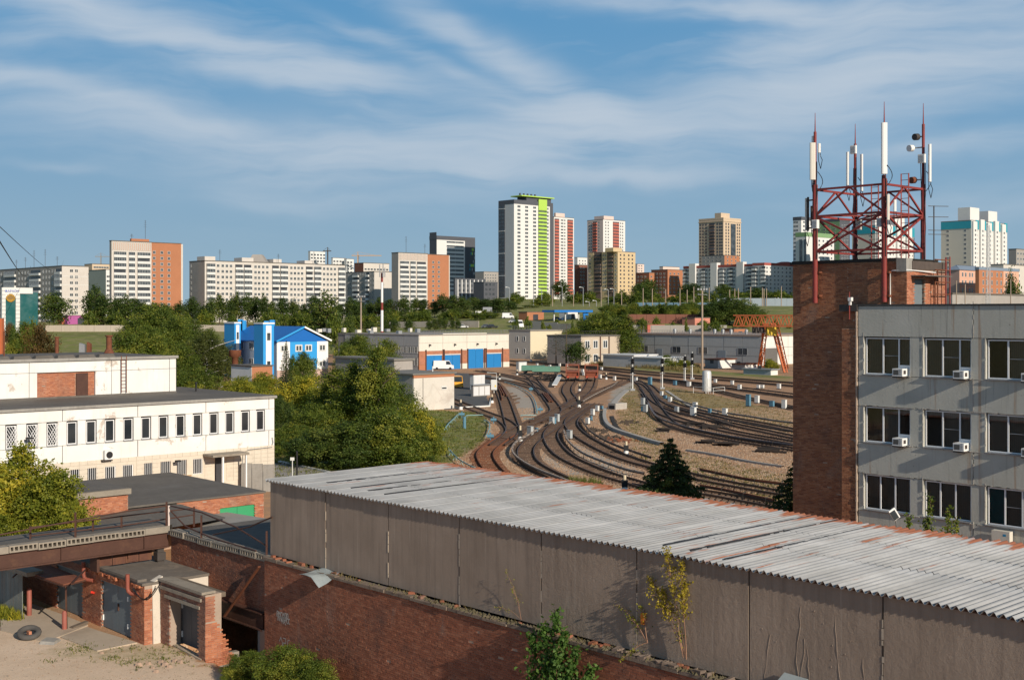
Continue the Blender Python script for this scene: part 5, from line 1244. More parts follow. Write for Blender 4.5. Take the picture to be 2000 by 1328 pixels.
T('short curved siding under the right rusty hopper wagon', c3([(1510,120),(1490,225),(1465,285),(1410,345),(1340,400),(1260,455)]))
T('curved ladder track right of the tall signals', c4([(430,95),(500,132),(560,190),(610,280),(660,370),(720,450),(800,515),(920,560),(1100,602),(1400,660),(1950,745)]))
T('branch track, lowest of the fan right of the ladder', c4([(560,230),(640,350),(720,412),(830,455),(950,490),(1150,535),(1400,590),(1950,690)]))
T('branch track, middle of the fan right of the ladder', c4([(540,180),(630,280),(740,350),(900,405),(1100,455),(1300,502),(1500,545),(1950,640)]))
T('branch track, upper of the fan right of the ladder', c4([(420,110),(560,150),(640,220),(740,300),(880,350),(1080,400),(1300,450),(1600,505),(1950,575)]))
T('far track on the right bending below the white tank', c4([(450,80),(700,120),(950,158),(1150,195),(1350,245),(1600,300),(1950,372)]))
T('far straight track above the bending one on the right', c4([(200,45),(500,85),(800,120),(1100,158),(1400,198),(1950,272)]))
T('far straight track just beyond the signals', c4([(-100,-10),(200,20),(600,60),(1000,92),(1400,122),(1950,170)]))
T('farthest straight track along the hut and the grass strip', c4([(-300,-40),(100,-12),(500,28),(900,62),(1300,92),(1950,140)]))
T('upper yard track behind the green wagon', ident([(990,712),(1040,719),(1100,727),(1160,735),(1230,742)]))
T('uppermost yard track leading left to the cream building', ident([(985,705),(1040,709),(1100,714),(1160,720),(1210,727)]))
TR3 = third_rail
TR3('white topped third rail curving round the second track, nearest the camera', c3([(1300,1190),(1150,1130),(1020,1080),(900,1020),(800,950),(760,890),(775,830),(840,775),(880,760)]), M_coverw)
TR3('white rail cover with red end along the crossing, lower piece', c3([(880,760),(950,715),(1015,680)]), M_coverw)
TR3('white rail cover with red end along the crossing, upper piece', c3([(1090,640),(1150,600),(1205,560)]), M_coverw)
TR3('long white rail cover along the straight track up to the signals', c3([(1410,425),(1500,370),(1600,318),(1690,272),(1735,235)]), M_coverw)
TR3('brown third rail curving inside the third track', c3([(1240,700),(1260,770),(1330,850),(1430,920),(1570,980),(1700,1030),(1890,1090)])+c4([(540,975)]), M_coverw)
TR3('brown third rail curving outside the fourth track', c3([(1400,590),(1470,690),(1580,770),(1700,830),(1830,880),(1960,925)])+c4([(600,830)]))
TR3('third rail with shiny cover below the fan of tracks', c4([(575,330),(620,420),(690,475),(830,525),(1000,572),(1250,625),(1500,668),(1950,728)]), plain('shiny_cover', (.15,.115,.11), .15, 1, .45))
TR3('third rail in the middle of the fan of tracks', c4([(960,400),(1150,440),(1400,505),(1700,565),(1950,600)]))
TR3('pale third rail along the top of the fan of tracks', c4([(780,285),(1000,350),(1250,415),(1500,455),(1700,490),(1950,520)]), M_coverw)
TR3('short third rail inside the fan beside a grey cabinet', c4([(740,340),(830,375),(950,410),(1100,460),(1350,540)]))
TR3('rust-brown third rail right of the spruce', c4([(1040,940),(1250,985),(1500,1040),(1700,1060),(1900,1090)]), M_rust)
TR3('dark third rail nearest the shed roof right of the spruce', c4([(1040,1090),(1200,1115),(1450,1170),(1700,1225)]), M_rust)
TR3('third rail beside the far bending track below the tank', c4([(1000,165),(1200,215),(1400,260),(1640,315),(1950,390)]))
TR3('third rail along the far straight tracks', c4([(700,105),(1000,140),(1400,185),(1950,255)]))
for k, (pts, lab) in enumerate((([(622,262),(655,330),(668,395)],'leftmost of the spare rails lying in the track'),([(640,262),(685,350)],'second spare rail lying in the track'),([(660,265),(712,360)],'third spare rail lying in the track'),
 ([(1040,330),(1105,412)],'left dark rail stacked in the crossing track'),([(1060,330),(1120,412)],'middle dark rail stacked in the crossing track'),([(1080,335),(1136,415)],'right dark rail stacked in the crossing track'))):
 q = [G(u, v) for u, v in c3(pts)]; mb = MB()
 for a, b in zip(q, q[1:]): mb.beam(a+V_((0,0,.24)), b+V_((0,0,.24)), .14, .16)
 thing('spare_rail', mb, M_rustrail, lab, 'rail', 'spare rails lying in the tracks')
for k, (u, v, lab) in enumerate(((995,770,'upper'),(1003,775,'second'),(1001,784,'third'),(1009,780,'fourth'),(1007,788,'lowest'))):
 p = G(u, v); mb = MB(); mb.beam(p+V_((-.5,-1.3,.1)), p+V_((.5,1.3,.1)), .26, .2); thing('loose_sleeper', mb, M_sleep, '%s dark loose sleeper lying on the gravel right of the spare rails' % lab, 'sleeper', 'loose sleepers on the gravel')
for u, v, l, lab in ((1357,832,5,'dark sleeper pile in the fan of tracks, left'),(1390,838,4,'dark sleeper pile in the fan of tracks, right'),(1180,856,0,''),(1296,843,3,'dark heap of old sleepers left of the spruce top'),(1378,866,3,'small dark sleeper heap right of the spruce top'),(1418,871,4.5,'flat dark sleeper heap on the grass, right'),(1505,884,4.5,'long thin dark sleeper heap near the brick tower'),(1416,828,3,'dark timber heap beside the middle third rail')):
 if not l: continue
 p = G(u, v); rr = random.Random(u); mb = MB()
 for k in range(5):
  d = V_((l/4.5, rr.uniform(-.6,.2), 0)); c = p+V_((rr.uniform(-.4,.4), rr.uniform(-.6,.6), .12+.14*(k % 3))); mb.beam(c-d, c+d, .25, .18)
 thing('sleeper_pile', mb, plain('tarred_sleepers', (.035,.028,.025), .3, 3, .9), lab, 'timber pile')
for u, v, lab in ((1213,860,'dark heap of scrap on the brown soil left of the drain'),(1193,857,'small dark scrap heap near the curving third rail'),(1222,826,'dark spoil heap beside the drain channel'),(1163,842,'tiny dark scrap heap below the grey cabinets')):
 p = G(u, v); rr = random.Random(u); mb = MB()
 for k in range(26):
  c = p+V_((rr.gauss(0,.8), rr.gauss(0,1.4), .0)); s = rr.uniform(.15,.4); hh = rr.uniform(.1,.45); mb.add([c+V_((-s,-s,0)),c+V_((s,-s*.6,0)),c+V_((s*.7,s,0)),c+V_((-s*.8,s*.8,0)),c+V_((rr.uniform(-.1,.1),0,hh))],[(0,1,4),(1,2,4),(2,3,4),(3,0,4)])
 thing('scrap_heap', mb, M_rust if u == 1213 else plain('dark_spoil', (.06,.045,.035), .3, 3, .95), lab, 'scrap heap')
def strip(name, label, px, w, h, mat, cat):
 line = spline(px); mb = MB(); ribbon(mb, line, w, -.05, h); return thing(name, mb, mat, label, cat)
M_kerb = plain('kerb_concrete', (.40,.37,.33), .2, 1, .9, dirtamt=.3, dirt=(.22,.17,.13))
strip('drain_wall', 'long curving concrete lip of the drain channel across the yard', c4([(190,375),(185,440),(205,500),(260,548),(340,580),(440,612),(560,650),(700,688)]), .45, .35, M_kerb, 'channel wall')
strip('drain_wall', 'far dark side of the drain channel beside the grass', c4([(250,430),(280,500),(320,548),(420,590),(520,625)]), .5, .12, plain('dark_channel', (.04,.035,.03), .3, 2, .9), 'channel')
strip('drain_wall', 'thin concrete kerb running right from the spruce to the brick tower', c4([(920,738),(1100,765),(1300,802),(1500,845),(1780,885)]), .3, .2, M_kerb, 'kerb')
strip('cable_duct', 'grey concrete cable duct running down beside the straight track', c3([(1830,290),(1760,350),(1700,420),(1680,455)]), .9, .12, M_kerb, 'duct')
strip('cable_duct', 'grey concrete cable duct crossing the grass in the right of the yard', c4([(740,200),(830,260),(930,325),(1050,370),(1200,400)]), .5, .1, M_kerb, 'duct')
p = G(1195, 800); mb = MB(); f = Fr(p, E1, E2); mb.fb(f, -.7, .7, 0, 2.4, -.1, .9); oc = thing('culvert_head', mb, M_kerb, 'concrete culvert head with a dark opening at the start of the drain', 'culvert');
mb = MB(); mb.fb(f, -.5, .5, -.02, .1, .1, .6); part('opening', mb, M_black, oc, off=V_(oc.location))
# ---------------- small trackside things ----------------
M_cabw = plain('cabinet_white', (.66,.66,.63), .08, 3, .6); M_cabb = plain('cabinet_blue', (.10,.22,.30), .12, 3, .6); M_cabg = plain('cabinet_grey', (.40,.42,.42), .1, 3, .5)
def cabinet(u, v, w, h, mat, lab, lean=0):
 w *= .72; h *= .72
 p = G(u, v); o = root('track_cabinet', lab, 'cabinet', p, 'trackside cabinets'); f = Fr(p, E1, E2)
 mb = MB(); mb.fb(f, -w/2, w/2, 0, w*.6, .12, h); part('casing', mb, mat, o); mb = MB(); mb.fb(f, -w/2-.05, w/2+.05, -.05, w*.6+.05, 0, .12); part('base', mb, M_dksteel, o)
 mb = MB(); mb.fb(f, -w/2-.03, w/2+.03, -.03, w*.6+.03, h, h+.04); part('lid', mb, mat, o)
CAB = [(1076,830,.8,1.3,M_cabg,'grey cabinet left of the blue machine on the crossing'),(1073+8,829,.6,1.0,M_cabb,'blue machine between two grey cabinets at the crossing'),(1086,825,.8,1.4,M_cabg,'grey cabinet right of the blue machine at the crossing'),
 (1033,851,.9,1.4,M_cabg,'grey tilted cabinet lower on the crossing'),(1046,846,.5,.8,M_cabb,'small blue box near the red rail cover end'),(1110,858,.8,1.3,M_cabg,'grey cabinet inside the third curving track'),
 (1146,829,.7,1.1,M_cabw,'white cabinet at the head of the fourth curve, lowest'),(1156,812,.7,1.2,M_cabw,'white cabinet at the head of the fourth curve, middle'),(1165,804,.7,1.1,M_cabw,'white cabinet at the head of the fourth curve, upper'),(1174,800,.6,.7,M_cabb,'blue box by the culvert'),(1153,822,.5,.8,M_cabb,'small blue box beside the lowest white cabinet of the fourth curve'),
 (1254,792,.8,1.5,M_cabg,'tall grey cabinet left of the fan, upper of two'),(1259,806,.8,1.5,M_cabg,'tall grey cabinet left of the fan, lower of two'),(1254,804,.6,1,M_cabb,'blue box between the tall grey cabinets'),
 (1291,774,.7,1.1,M_cabw,'white cabinet beside the duct at the fan head'),(1298,780,.7,.8,M_cabb,'blue box at the fan head'),(1307,786,.8,1.1,M_cabw,'white cabinet right of the blue box at the fan head'),
 (1320,806,.8,1.1,M_cabg,'grey cabinet inside the fan'),(1352,813,1.0,1.6,M_cabw,'large pale cabinet inside the fan'),(1356,797,.9,1.1,M_cabw,'white cabinet at the upper edge of the fan, left'),(1414,812,.9,1.3,M_cabw,'white cabinet at the upper edge of the fan, right'),(1385,808,.6,.9,M_cabb,'blue box at the upper edge of the fan'),
 (1268,753,1.0,2.2,M_cabb,'tall light blue cabinet between the two tall signals'),(1317,753,.9,1.2,M_cabb,'small blue cabinet right of the second signal'),(1460,794,.9,2.4,M_cabb,'tall blue cabinet on the right of the yard'),(1506,795,.9,1.2,M_cabb,'small blue cabinet near the brick tower'),
 (1477,788,.9,1.6,M_cabw,'pale tilted cabinet right of the tall blue one'),(1530,799,.9,1.8,M_cabw,'white cabinet nearest the brick tower'),(1344,756,1.0,1.3,M_cabw,'white machine under the far straight track'),(1443,762,.9,1.3,M_cabw,'white cabinet right of the tank, first'),(1480,759,.8,.9,M_cabw,'white cabinet right of the tank, second'),(1488,759,.8,.9,M_cabw,'white cabinet right of the tank, third'),(1520,760,.9,1.3,M_cabw,'white cabinet right of the tank, last'),(1429,752,.8,1.1,M_cabw,'small white cabinet left of the grey hut'),(1396,748,.8,1.0,M_cabw,'small white cabinet beside the tank'),
 (1241,745,.8,1.1,M_cabw,'small white box right of the first tall signal'),(1199,744,.8,1.3,M_cabw,'white box above the fan beside the long rail cover'),(1171,740,.8,1.2,M_cabw,'white box right of the right hopper wagon'),(1174,724,.8,1.1,M_cabw,'white box behind the right hopper wagon'),(1137,728,.8,1.1,M_cabw,'white box between the wagons, upper'),(1139,734,.8,1.1,M_cabw,'white box between the wagons, lower'),
 (1092,716,.8,1.1,M_cabw,'white box on the upper yard tracks, third'),(1073,719,.8,1.1,M_cabw,'white box on the upper yard tracks, second'),(1048,716,.8,1.1,M_cabw,'white box on the upper yard tracks, first'),(1036,708,.8,1.1,M_cabw,'white box by the uppermost yard track'),(1106,716,.8,1.1,M_cabw,'white box left above the left wagon')]
for c_ in CAB: cabinet(*c_)
def dwarf(u, v, h, lab, top=M_cabw):
 h *= .68
 p = G(u, v); o = root('dwarf_signal', lab, 'signal', p, 'small ground signals')
 mb = MB(); mb.tube([p, p+V_((0,0,.6*h))], [.28,.22], 8); part('base', mb, M_whiteplast, o)
 mb = MB(); mb.box(p.x-.22, p.x+.22, p.y-.2, p.y+.2, .58*h, h*1.35); part('head', mb, M_black, o)
 mb = MB(); mb.tube([p+V_((0,0,h*1.35)), p+V_((0,0,h*1.9))], .13, 6); part('marker', mb, plain('cream_marker', (.6,.5,.35), .1, 2, .7), o)
dwarf(1223, 888, 1.0, 'black and white ground signal left of the spruce, upper'); dwarf(1220, 961, 1.0, 'black and white ground signal behind the shed roof, left of the spruce'); dwarf(1016, 862, 1.3, 'black and white ground signal beside the rusty curve', ); dwarf(1131, 797, 1.3, 'white ground signal between the hopper sidings and the crossing')
dwarf(1132, 764, 1.0, 'small white ground signal between the two hopper wagons'); dwarf(900, 800, 1.1, 'white ground signal beside the white rendered block'); dwarf(976, 742, 1.0, 'small white signal before the blue doors, left'); dwarf(961, 787, 1.0, 'white ground signal at the corner of the asphalt pad'); dwarf(1010, 733, 1.0, 'small white signal before the blue doors, right'); dwarf(1184, 741, 1.1, 'white ground signal right of the right hopper wagon')
def signal(u, vb, vt, lab, side=0):
 p = G(u, vb); H = (vb-vt)/F*p.y; o = root('railway_signal', lab, 'railway signal', p, 'tall railway signals')
 mb = MB(); mb.tube([p, p+V_((0,0,H*.55)), p+V_((0,0,H*1.02))], [.12,.1,.07], 8); part('pole', mb, M_cabw, o)
 for k, fr_ in enumerate((.80, .55)):
  h = H*.17; z = H*fr_
  hd = MB(); hd.hull([p+V_((-.32,-.18,z)), p+V_((.32,-.18,z)), p+V_((.32,.12,z)), p+V_((-.32,.12,z))], [p+V_((-.28,-.18,z+h)), p+V_((.28,-.18,z+h)), p+V_((.28,.12,z+h)), p+V_((-.28,.12,z+h))]); q = part('head', hd, M_black, o)
  for j in range(2):
   c = p+V_((0,-.2,z+h*(.28+.45*j))); lm = MB(); lm.tube([c, c+V_((0,-.25,0))], .17, 10, cap=False); part('hood', lm, M_black, q)
 mb = MB(); mb.box(p.x-.4, p.x+.4, p.y-.4, p.y+.4, 0, .35); mb.beam(p+V_((-.3,.2,.3)), p+V_((-.25,.2,H*.95)), .05); mb.beam(p+V_((-.5,-.3,H*.5)), p+V_((.5,-.3,H*.5)), .06); part('ladder_base', mb, M_greysteel, o)
signal(1235.5, 763, 698, 'tall two-headed signal at the top of the long rail cover, leftmost of four'); signal(1293.5, 760, 698, 'tall two-headed signal right of the light blue cabinet'); signal(1338, 746, 694, 'two-headed signal, third from the left, before the white shed'); signal(1352, 741, 688, 'rightmost two-headed signal before the white shed wall')
p = G(1380.5, 768); r_ = .95; H = (768-723)/F*p.y; o = root('upright_tank', 'upright silvery pressure tank with a domed top and ladder in the yard', 'tank', p)
mb = MB(); mb.tube([p+V_((0,0,.35)), p+V_((0,0,H-.5)), p+V_((0,0,H-.2)), p+V_((0,0,H-.05)), p+V_((0,0,H))], [r_*.8,r_*.8,r_*.72,r_*.45,.1], 18); part('shell', mb, plain('tank_silver', (.60,.60,.58), .12, 2, .4, .2, dirtamt=.3, dirt=(.35,.33,.3)), o)
for k in range(3):
 t_ = 2.1*k; mb = MB(); q = p+V_((.6*math.cos(t_), .6*math.sin(t_), 0)); mb.beam(q, q+V_((0,0,.8)), .12); part('leg', mb, M_greysteel, o)
mb = MB(); f = Fr(p, E1, E2)
for x in (.75, 1.15): mb.beam(f.p(x, -1.1, 0), f.p(x, -1.1, 2.6), .06)
for k in range(9): mb.beam(f.p(.75, -1.1, .25+.27*k), f.p(1.15, -1.1, .25+.27*k), .04)
part('ladder', mb, M_cabw, o)
o = root('pipe_fence', 'low pale pipe fence around the upright tank', 'fence', f.p(0,-1.6,0))
for a_, b_ in ((-1.6,-1.6),(2.6,-1.6),(2.6,1.5),(-1.6,1.5)):
 mb = MB(); mb.beam(f.p(a_,b_,0), f.p(a_,b_,1.1), .06); part('post', mb, M_cabw, o)
for z in (.6, 1.1):
 for (A_, B_) in (((-1.6,-1.6),(2.6,-1.6)),((2.6,-1.6),(2.6,1.5))):
  mb = MB(); mb.beam(f.p(*A_, z), f.p(*B_, z), .05); part('rail', mb, M_cabw, o)
M_pipe = plain('pale_blue_pipe', (.22,.36,.37), .12, 3, .5)
def pipe(px, lab, h=.4, r=.06, mat=M_pipe):
 line = spline(px); mb = MB(); mb.tube([(p.x,p.y,h) for p in line[::3]+[line[-1]]], r, 6); o = root('air_pipe', lab, 'pipe', line[0], 'pale blue pipes in the yard'); part('tube', mb, mat, o)
 mb = MB()
 for i in range(0, len(line), 6): q = line[i]; mb.beam(q+V_((-.18,0,0)), V_((q.x,q.y,h)), .05); mb.beam(q+V_((.18,0,0)), V_((q.x,q.y,h)), .05)
 part('trestle', mb, mat, o, kind='stuff')
pipe(c3([(270,535),(215,590),(165,640),(130,690)]), 'pale blue pipe on trestles from the blue drum down the grass'); pipe(c3([(115,780),(160,850),(210,920),(280,985),(360,1030),(440,1065)]), 'pale blue pipe on trestles along the lower left grass edge'); pipe(c3([(335,545),(490,540)]), 'short straight blue pipe right of the blue drum', .25)
pipe(c3([(500,590),(545,610),(548,680),(520,740)]), 'curved pale pipe beside the point machine on the grass edge', .3); pipe(c3([(690,230),(800,265),(900,320),(950,370),(980,440),(990,520)]), 'long pale blue pipe curving down the gravel patch', .25, .08); pipe(c3([(840,538),(985,540)]), 'short blue pipe crossing under the gravel patch, upper', .2); pipe(c3([(870,570),(960,573)]), 'short blue pipe crossing under the gravel patch, lower', .2)
for u, v, lab in ((902,816,'blue drum valve at the pipe corner on the grass'),(907,837,'blue standing valve on the grass'),(964,827,'blue point machine at the left turnout, upper'),(958,860,'blue point machine at the left turnout, lower'),(1055,806,'blue valve at the lower end of the gravel patch'),(1037,765,'blue valve beside the upper crossing')):
 p = G(u, v); o = root('valve', lab, 'valve', p, 'blue valves in the yard'); mb = MB()
 if 'standing' in lab: mb.tube([p, p+V_((0,0,1.4))], .2, 10)
 else: mb.tube([p+V_((-.35,0,.45)), p+V_((.35,0,.45))], .2, 10)
 part('body', mb, M_cabb, o); mb = MB(); mb.beam(p, p+V_((0,0,.6)), .1); mb.tube([p+V_((0,0,.6)), p+V_((0,0,.85))], .08, 6); part('stem', mb, M_cabb, o)
def hopper(u, v, lab, mat, w=2.6, L=5.5, h=3.4):
 p = G(u, v); o = root('rail_wagon', lab, 'rail wagon', p, 'old wagons in the yard'); d = (G(u, v-9)-p).normalized(); e = V_((d.y, -d.x, 0)); f = Fr(p, e, d)
 mb = MB(); mb.fb(f, -w/2, w/2, 0, L, .85, 1.1); part('frame', mb, mat, o)
 mb = MB(); mb.hull([f.p(-w*.35, .6, 1.1), f.p(w*.35, .6, 1.1), f.p(w*.35, L-.6, 1.1), f.p(-w*.35, L-.6, 1.1)], [f.p(-w/2, .2, 2.1), f.p(w/2, .2, 2.1), f.p(w/2, L-.2, 2.1), f.p(-w/2, L-.2, 2.1)]); part('hopper', mb, mat, o)
 for x in (-w/2, w/2-.08):
  for y in (0, L*.33, L*.66, L-.1):
   mb = MB(); mb.fb(f, x-.03, x+.13, y, y+.14, 1.1, h); part('post', mb, mat, o)
 for z in (2.15, h):
  mb = MB(); mb.fb(f, -w/2, w/2, -.02, .06, z-.2, z); mb.fb(f, -w/2, w/2, L-.08, L, z-.08, z); mb.fb(f, -w/2-.01, -w/2+.06, .06, L-.08, z-.08, z); mb.fb(f, w/2-.06, w/2+.01, .06, L-.08, z-.08, z); part('rail_frame', mb, mat, o)
 for x in (-.9, .9):
  mb = MB(); c = V_(f.p(x, -.25, 1.0)); mb.tube([c, c+d*.3], .22, 10); part('buffer', mb, plain('buffer_red', (.42,.07,.035), .2, 3, .6), o)
 for y in (.9, L-.9):
  for x in (-.78, .78):
   mb = MB(); c = V_(f.p(x, y, .75)); mb.tube([c-e*.07, c+e*.07], .43, 14); part('wheel', mb, M_dksteel, o)
M_wag = plain('wagon_rust_red', (.27,.085,.05), .25, 2, .75, dirtamt=.4, dirt=(.12,.05,.03))
hopper(1118, 746, 'rusty red open hopper wagon at the end of its siding, left of two', M_wag); hopper(1155, 746, 'rusty red open hopper wagon at the end of its siding, right of two', M_wag)
M_gw = plain('wagon_green', (.12,.27,.20), .15, 2, .7, dirtamt=.4, dirt=(.1,.09,.07))
for u, v, w, lab in ((1040,731,5,'low pale green flat wagon, left'),(1066,733,6,'low pale green flat wagon, right')):
 p = G(u, v); o = root('flat_wagon', lab, 'rail wagon', p, 'green flat wagons'); f = Fr(p, V_((1,-.12,0)).normalized(), V_((.12,1,0)).normalized()); mb = MB(); mb.fb(f, -w/2, w/2, 0, 2.4, .8, 1.9); part('body', mb, M_gw, o)
 for x in (-w/2+.8, w/2-.8):
  for y in (.1, 2.1): mb = MB(); c = V_(f.p(x, y, .55)); mb.tube([c, c+f.k*.14], .4, 12); part('wheel', mb, M_dksteel, o)
 mb = MB(); mb.fb(f, -w/2, w/2, .1, 2.3, .65, .8); part('frame', mb, M_dksteel, o)
p = G(1068, 742); rr = random.Random(1); mb = MB()
for k in range(60): c = p+V_((rr.gauss(0,1.4), rr.gauss(0,3), rr.uniform(.1,1.0))); d = V_((rr.gauss(0,.8), rr.gauss(0,.8), rr.gauss(0,.2))); mb.beam(c-d, c+d, .2)
thing('scrap_heap', mb, plain('black_scrap', (.03,.025,.024), .3, 3, .8), 'tangled black scrap heap in front of the green wagons', 'scrap heap')
for u, v, lab in ((1083,757,'white lying frame with rollers between the scrap heap and the left wagon'),):
 p = G(u, v); q = G(1094, 742); o = root('conveyor', lab, 'conveyor', p); mb = MB(); mb.beam(p+V_((0,0,.5)), q+V_((0,0,1.0)), .9, .2); part('belt', mb, M_cabw, o); mb = MB()
 for s in (.05,.5,.95): c = p.lerp(q, s); mb.beam(c, c+V_((0,0,.6+.4*s)), .12)
 part('leg', mb, M_cabw, o, kind='stuff')
slab('path', [G(538,903), G(560,905), G(645,926), G(600,945), G(520,935)], -.1, .05, plain('path_grey', (.30,.28,.26), .15, 1, .95))
mb = MB(); mb.beam(G(545,903)+V_((0,0,.1)), G(660,928)+V_((0,0,.1)), .2, .16); thing('kerb', mb, M_cabw, 'white painted kerb between the lawn and the grey path', 'kerb')
p = XY(580, 93); mb = MB(); mb.tube([(p.x,p.y,0), (p.x,p.y,CZ-(881-HV)/F*93)], .07, 6); thing('post', mb, M_black, 'dark thin post by the shed roof corner before the lawn', 'post')
p = XY(571, 97); mb = MB(); mb.tube([(p.x,p.y,0), (p.x,p.y,CZ-(893-HV)/F*97)], .04, 6); mb.box(p.x-.16,p.x+.16,p.y-.05,p.y,CZ-(899-HV)/F*97,CZ-(893-HV)/F*97); thing('small_sign', mb, M_cabw, 'small white sign on a stick beside the path', 'sign')
# ---------------- buildings of the middle distance and beyond ----------------
def corner(u, v, z=None, Y=None):
 if Y is not None: return XY(u, Y)
 return G(u, v)
class Bd:
 """box building on the street grid: nearest corner C, lit face along E2 to ur, shaded face along -E1 to ul"""
 def __init__(s, uc, Y, ul, ur, vt, name, label, cat='building', z0=0, group=None, dmin=6, mat=None, matl=None, mats=None):
  s.C = XY(uc, Y); s.lit = Fr(s.C, E2, -E1); s.sh = Fr(s.C, -E1, E2)
  s.wl = s.lit.a(ur) if ur > uc else dmin; s.ws = s.sh.a(ul) if ul < uc else dmin
  s.zt = CZ-(vt-HV)/F*Y; s.z0 = z0; s.s = F/Y
  s.o = root(name, label, cat, (s.C.x, s.C.y, z0), group); s.zb = gz(s.C)
 def body(s, mat, mats=None, roof=None, par=.4):
  z0 = min(s.zb, 0)-1 if s.zb < 2 else s.zb-6
  mb = MB(); mb.fb(s.lit, 0, s.wl, .0, s.ws, z0, s.zt); part('wall', mb, mat, s.o)
  if mats:  # shaded face: often a darker copy of the lit wall colour
   mb = MB(); mb.fb(s.sh, 0.02, s.ws, -.03, .0, z0, s.zt-.02); part('side_wall', mb, mats, s.o)
  mb = MB(); mb.fb(s.lit, -.15, s.wl+.15, -.15, s.ws+.15, s.zt, s.zt+par); part('roof', mb, roof or M_roofing, s.o)
M_gwin = glassmat('far_glass', (.035,.045,.055), .12, .05)
M_gdark = plain('window_dark', (.055,.06,.07), .5, .4, .3)
M_frame = plain('window_white', (.62,.62,.60), .1, 1, .6)
def winset(bd, fr, wins, name='window', nmax=300, frame=.09, mat=None, framem=None):
 """windows (a0,a1,z0,z1): a pale frame ring with a dark pane set into it; alike sizes share a mesh; past nmax joined"""
 cache = {}; off = V_(bd.o.location); rest = MB(); n = 0
 def build(mb, f, a0, a1, z0, z1):
  fw = min(frame, (a1-a0)*.16)
  mb.mi = 0
  mb.fb(f, a0, a1, -.07, -.0, z0, z0+fw); mb.fb(f, a0, a1, -.07, -.0, z1-fw, z1); mb.fb(f, a0, a0+fw, -.07, 0, z0+fw, z1-fw); mb.fb(f, a1-fw, a1, -.07, 0, z0+fw, z1-fw)
  if a1-a0 > 1.1 : c = a0+(a1-a0)*.5; mb.fb(f, c-fw*.4, c+fw*.4, -.07, 0, z0+fw, z1-fw)
  mb.mi = 1; mb.fb(f, a0+fw*.5, a1-fw*.5, -.035, -.0, z0+fw*.5, z1-fw*.5)
 ms = [framem or M_frame, mat or M_gwin]
 f0 = Fr((0, 0), fr.e, fr.k)
 for (a0, a1, z0, z1) in wins:
  if n < nmax:
   key = (round(a1-a0, 2), round(z1-z0, 2))
   if key not in cache:
    mb = MB(); build(mb, f0, 0, a1-a0, 0, z1-z0); cache[key] = mb.mesh(name, ms)
   inst(name, cache[key], V_(fr.p(a0, 0, z0))-off, bd.o); n += 1
  else: build(rest, fr, a0, a1, z0, z1)
 if rest.v: part(name+'s', rest, ms, bd.o, kind='stuff')
def balc(bd, fr, cols, z0, fh, nf, out=.9, ph=1.05, matp=None, glz=.75, nmax=300, rnd=None):
 """balcony stacks: parapet slab + (often) glazing above"""
 rnd = rnd or random.Random(3); off = V_(bd.o.location); f0 = Fr((0, 0), fr.e, fr.k); cache = {}; n = 0
 mp = matp or M_frame; rest = MB()
 for (a0, a1) in cols:
  for k in range(nf):
   z = z0+k*fh; kind = 0 if rnd.random() < glz else 1
   key = (round(a1-a0, 2), kind)
   def mk(mb, f, A, Z):
    w = a1-a0; mb.mi = 0; mb.fb(f, A, A+w, -out, -out+.08, Z, Z+ph); mb.fb(f, A, A+.08, -out+.08, 0, Z, Z+ph); mb.fb(f, A+w-.08, A+w, -out+.08, 0, Z, Z+ph); mb.fb(f, A, A+w, -out, 0, Z-.15, Z)
    if kind == 0:
     mb.mi = 1; mb.fb(f, A+.02, A+w-.02, -out+.02, -.02, Z+ph, Z+fh-.3)
     mb.mi = 0; m = max(2, int(w/.8))
     for j in range(m+1): x = A+w*j/m; mb.fb(f, x-.04, x+.04, -out-.0, -out+.06, Z+ph, Z+fh-.3)
    else: mb.mi = 2; mb.fb(f, A+.1, A+w-.1, -.03, 0, Z+ph, Z+fh-.3)
   if n < nmax:
    if key not in cache: mb = MB(); mk(mb, f0, 0, 0); cache[key] = mb.mesh('balcony', [mp, M_gwin, M_gdark])
    inst('balcony', cache[key], V_(fr.p(a0, 0, z))-off, bd.o); n += 1
   else: mk(rest, fr, a0, z)
 if rest.v: part('balconies', rest, [mp, M_gwin, M_gdark], bd.o, kind='stuff')
def aerials(bd, lst, label=None):
 for k, (a, b, h) in enumerate(lst):
  mb = MB(); p = V_(bd.lit.p(a, b, bd.zt)); mb.tube([p, p+V_((0,0,h))], .09, 4)
  for j in range(4): z = h*(.7+.09*j); mb.beam(p+V_((-.9+.12*j,0,z)), p+V_((.9-.12*j,0,z)), .06)
  part('aerial', mb, M_dksteel, bd.o)
def rows(z0, fh, n, h=1.45, sill=.9): return [(z0+k*fh+sill, z0+k*fh+sill+h) for k in range(n)]
def grid(cols, rws): return [(a, b, z0, z1) for (z0, z1) in rws for (a, b) in cols]
M_pan = plain('cream_panel', (.57,.53,.485), .1, .25, .9, streak=.25, dirt=(.42,.37,.31), dirtamt=.15)
M_pang = plain('grey_panel', (.34,.315,.29), .14, .25, .9, streak=.3, dirt=(.22,.2,.18), dirtamt=.25)
M_br1 = plain('far_orange_brick', (.40,.17,.09), .12, .2, .95); M_br2 = plain('far_dark_brick', (.20,.085,.06), .12, .2, .95)
B = Bd(818, 291, 660, 994, 655, 'depot', 'white panelled depot hall with brick lower wall and four blue doors', 'depot')
zt = B.zt; zbk = CZ-(686-HV)/F*B.C.y; off = V_(B.o.location)
mb = MB(); mb.fb(B.lit, .1, B.wl, .3, B.ws, -.5, zt-.3); part('core', mb, M_conc, B.o)
M_dp = plain('depot_white', (.66,.62,.54), .08, .4, .85, streak=.3, dirt=(.45,.40,.33))
xs = [818, 858, 872, 905, 912, 950, 957, 994]
n = 4
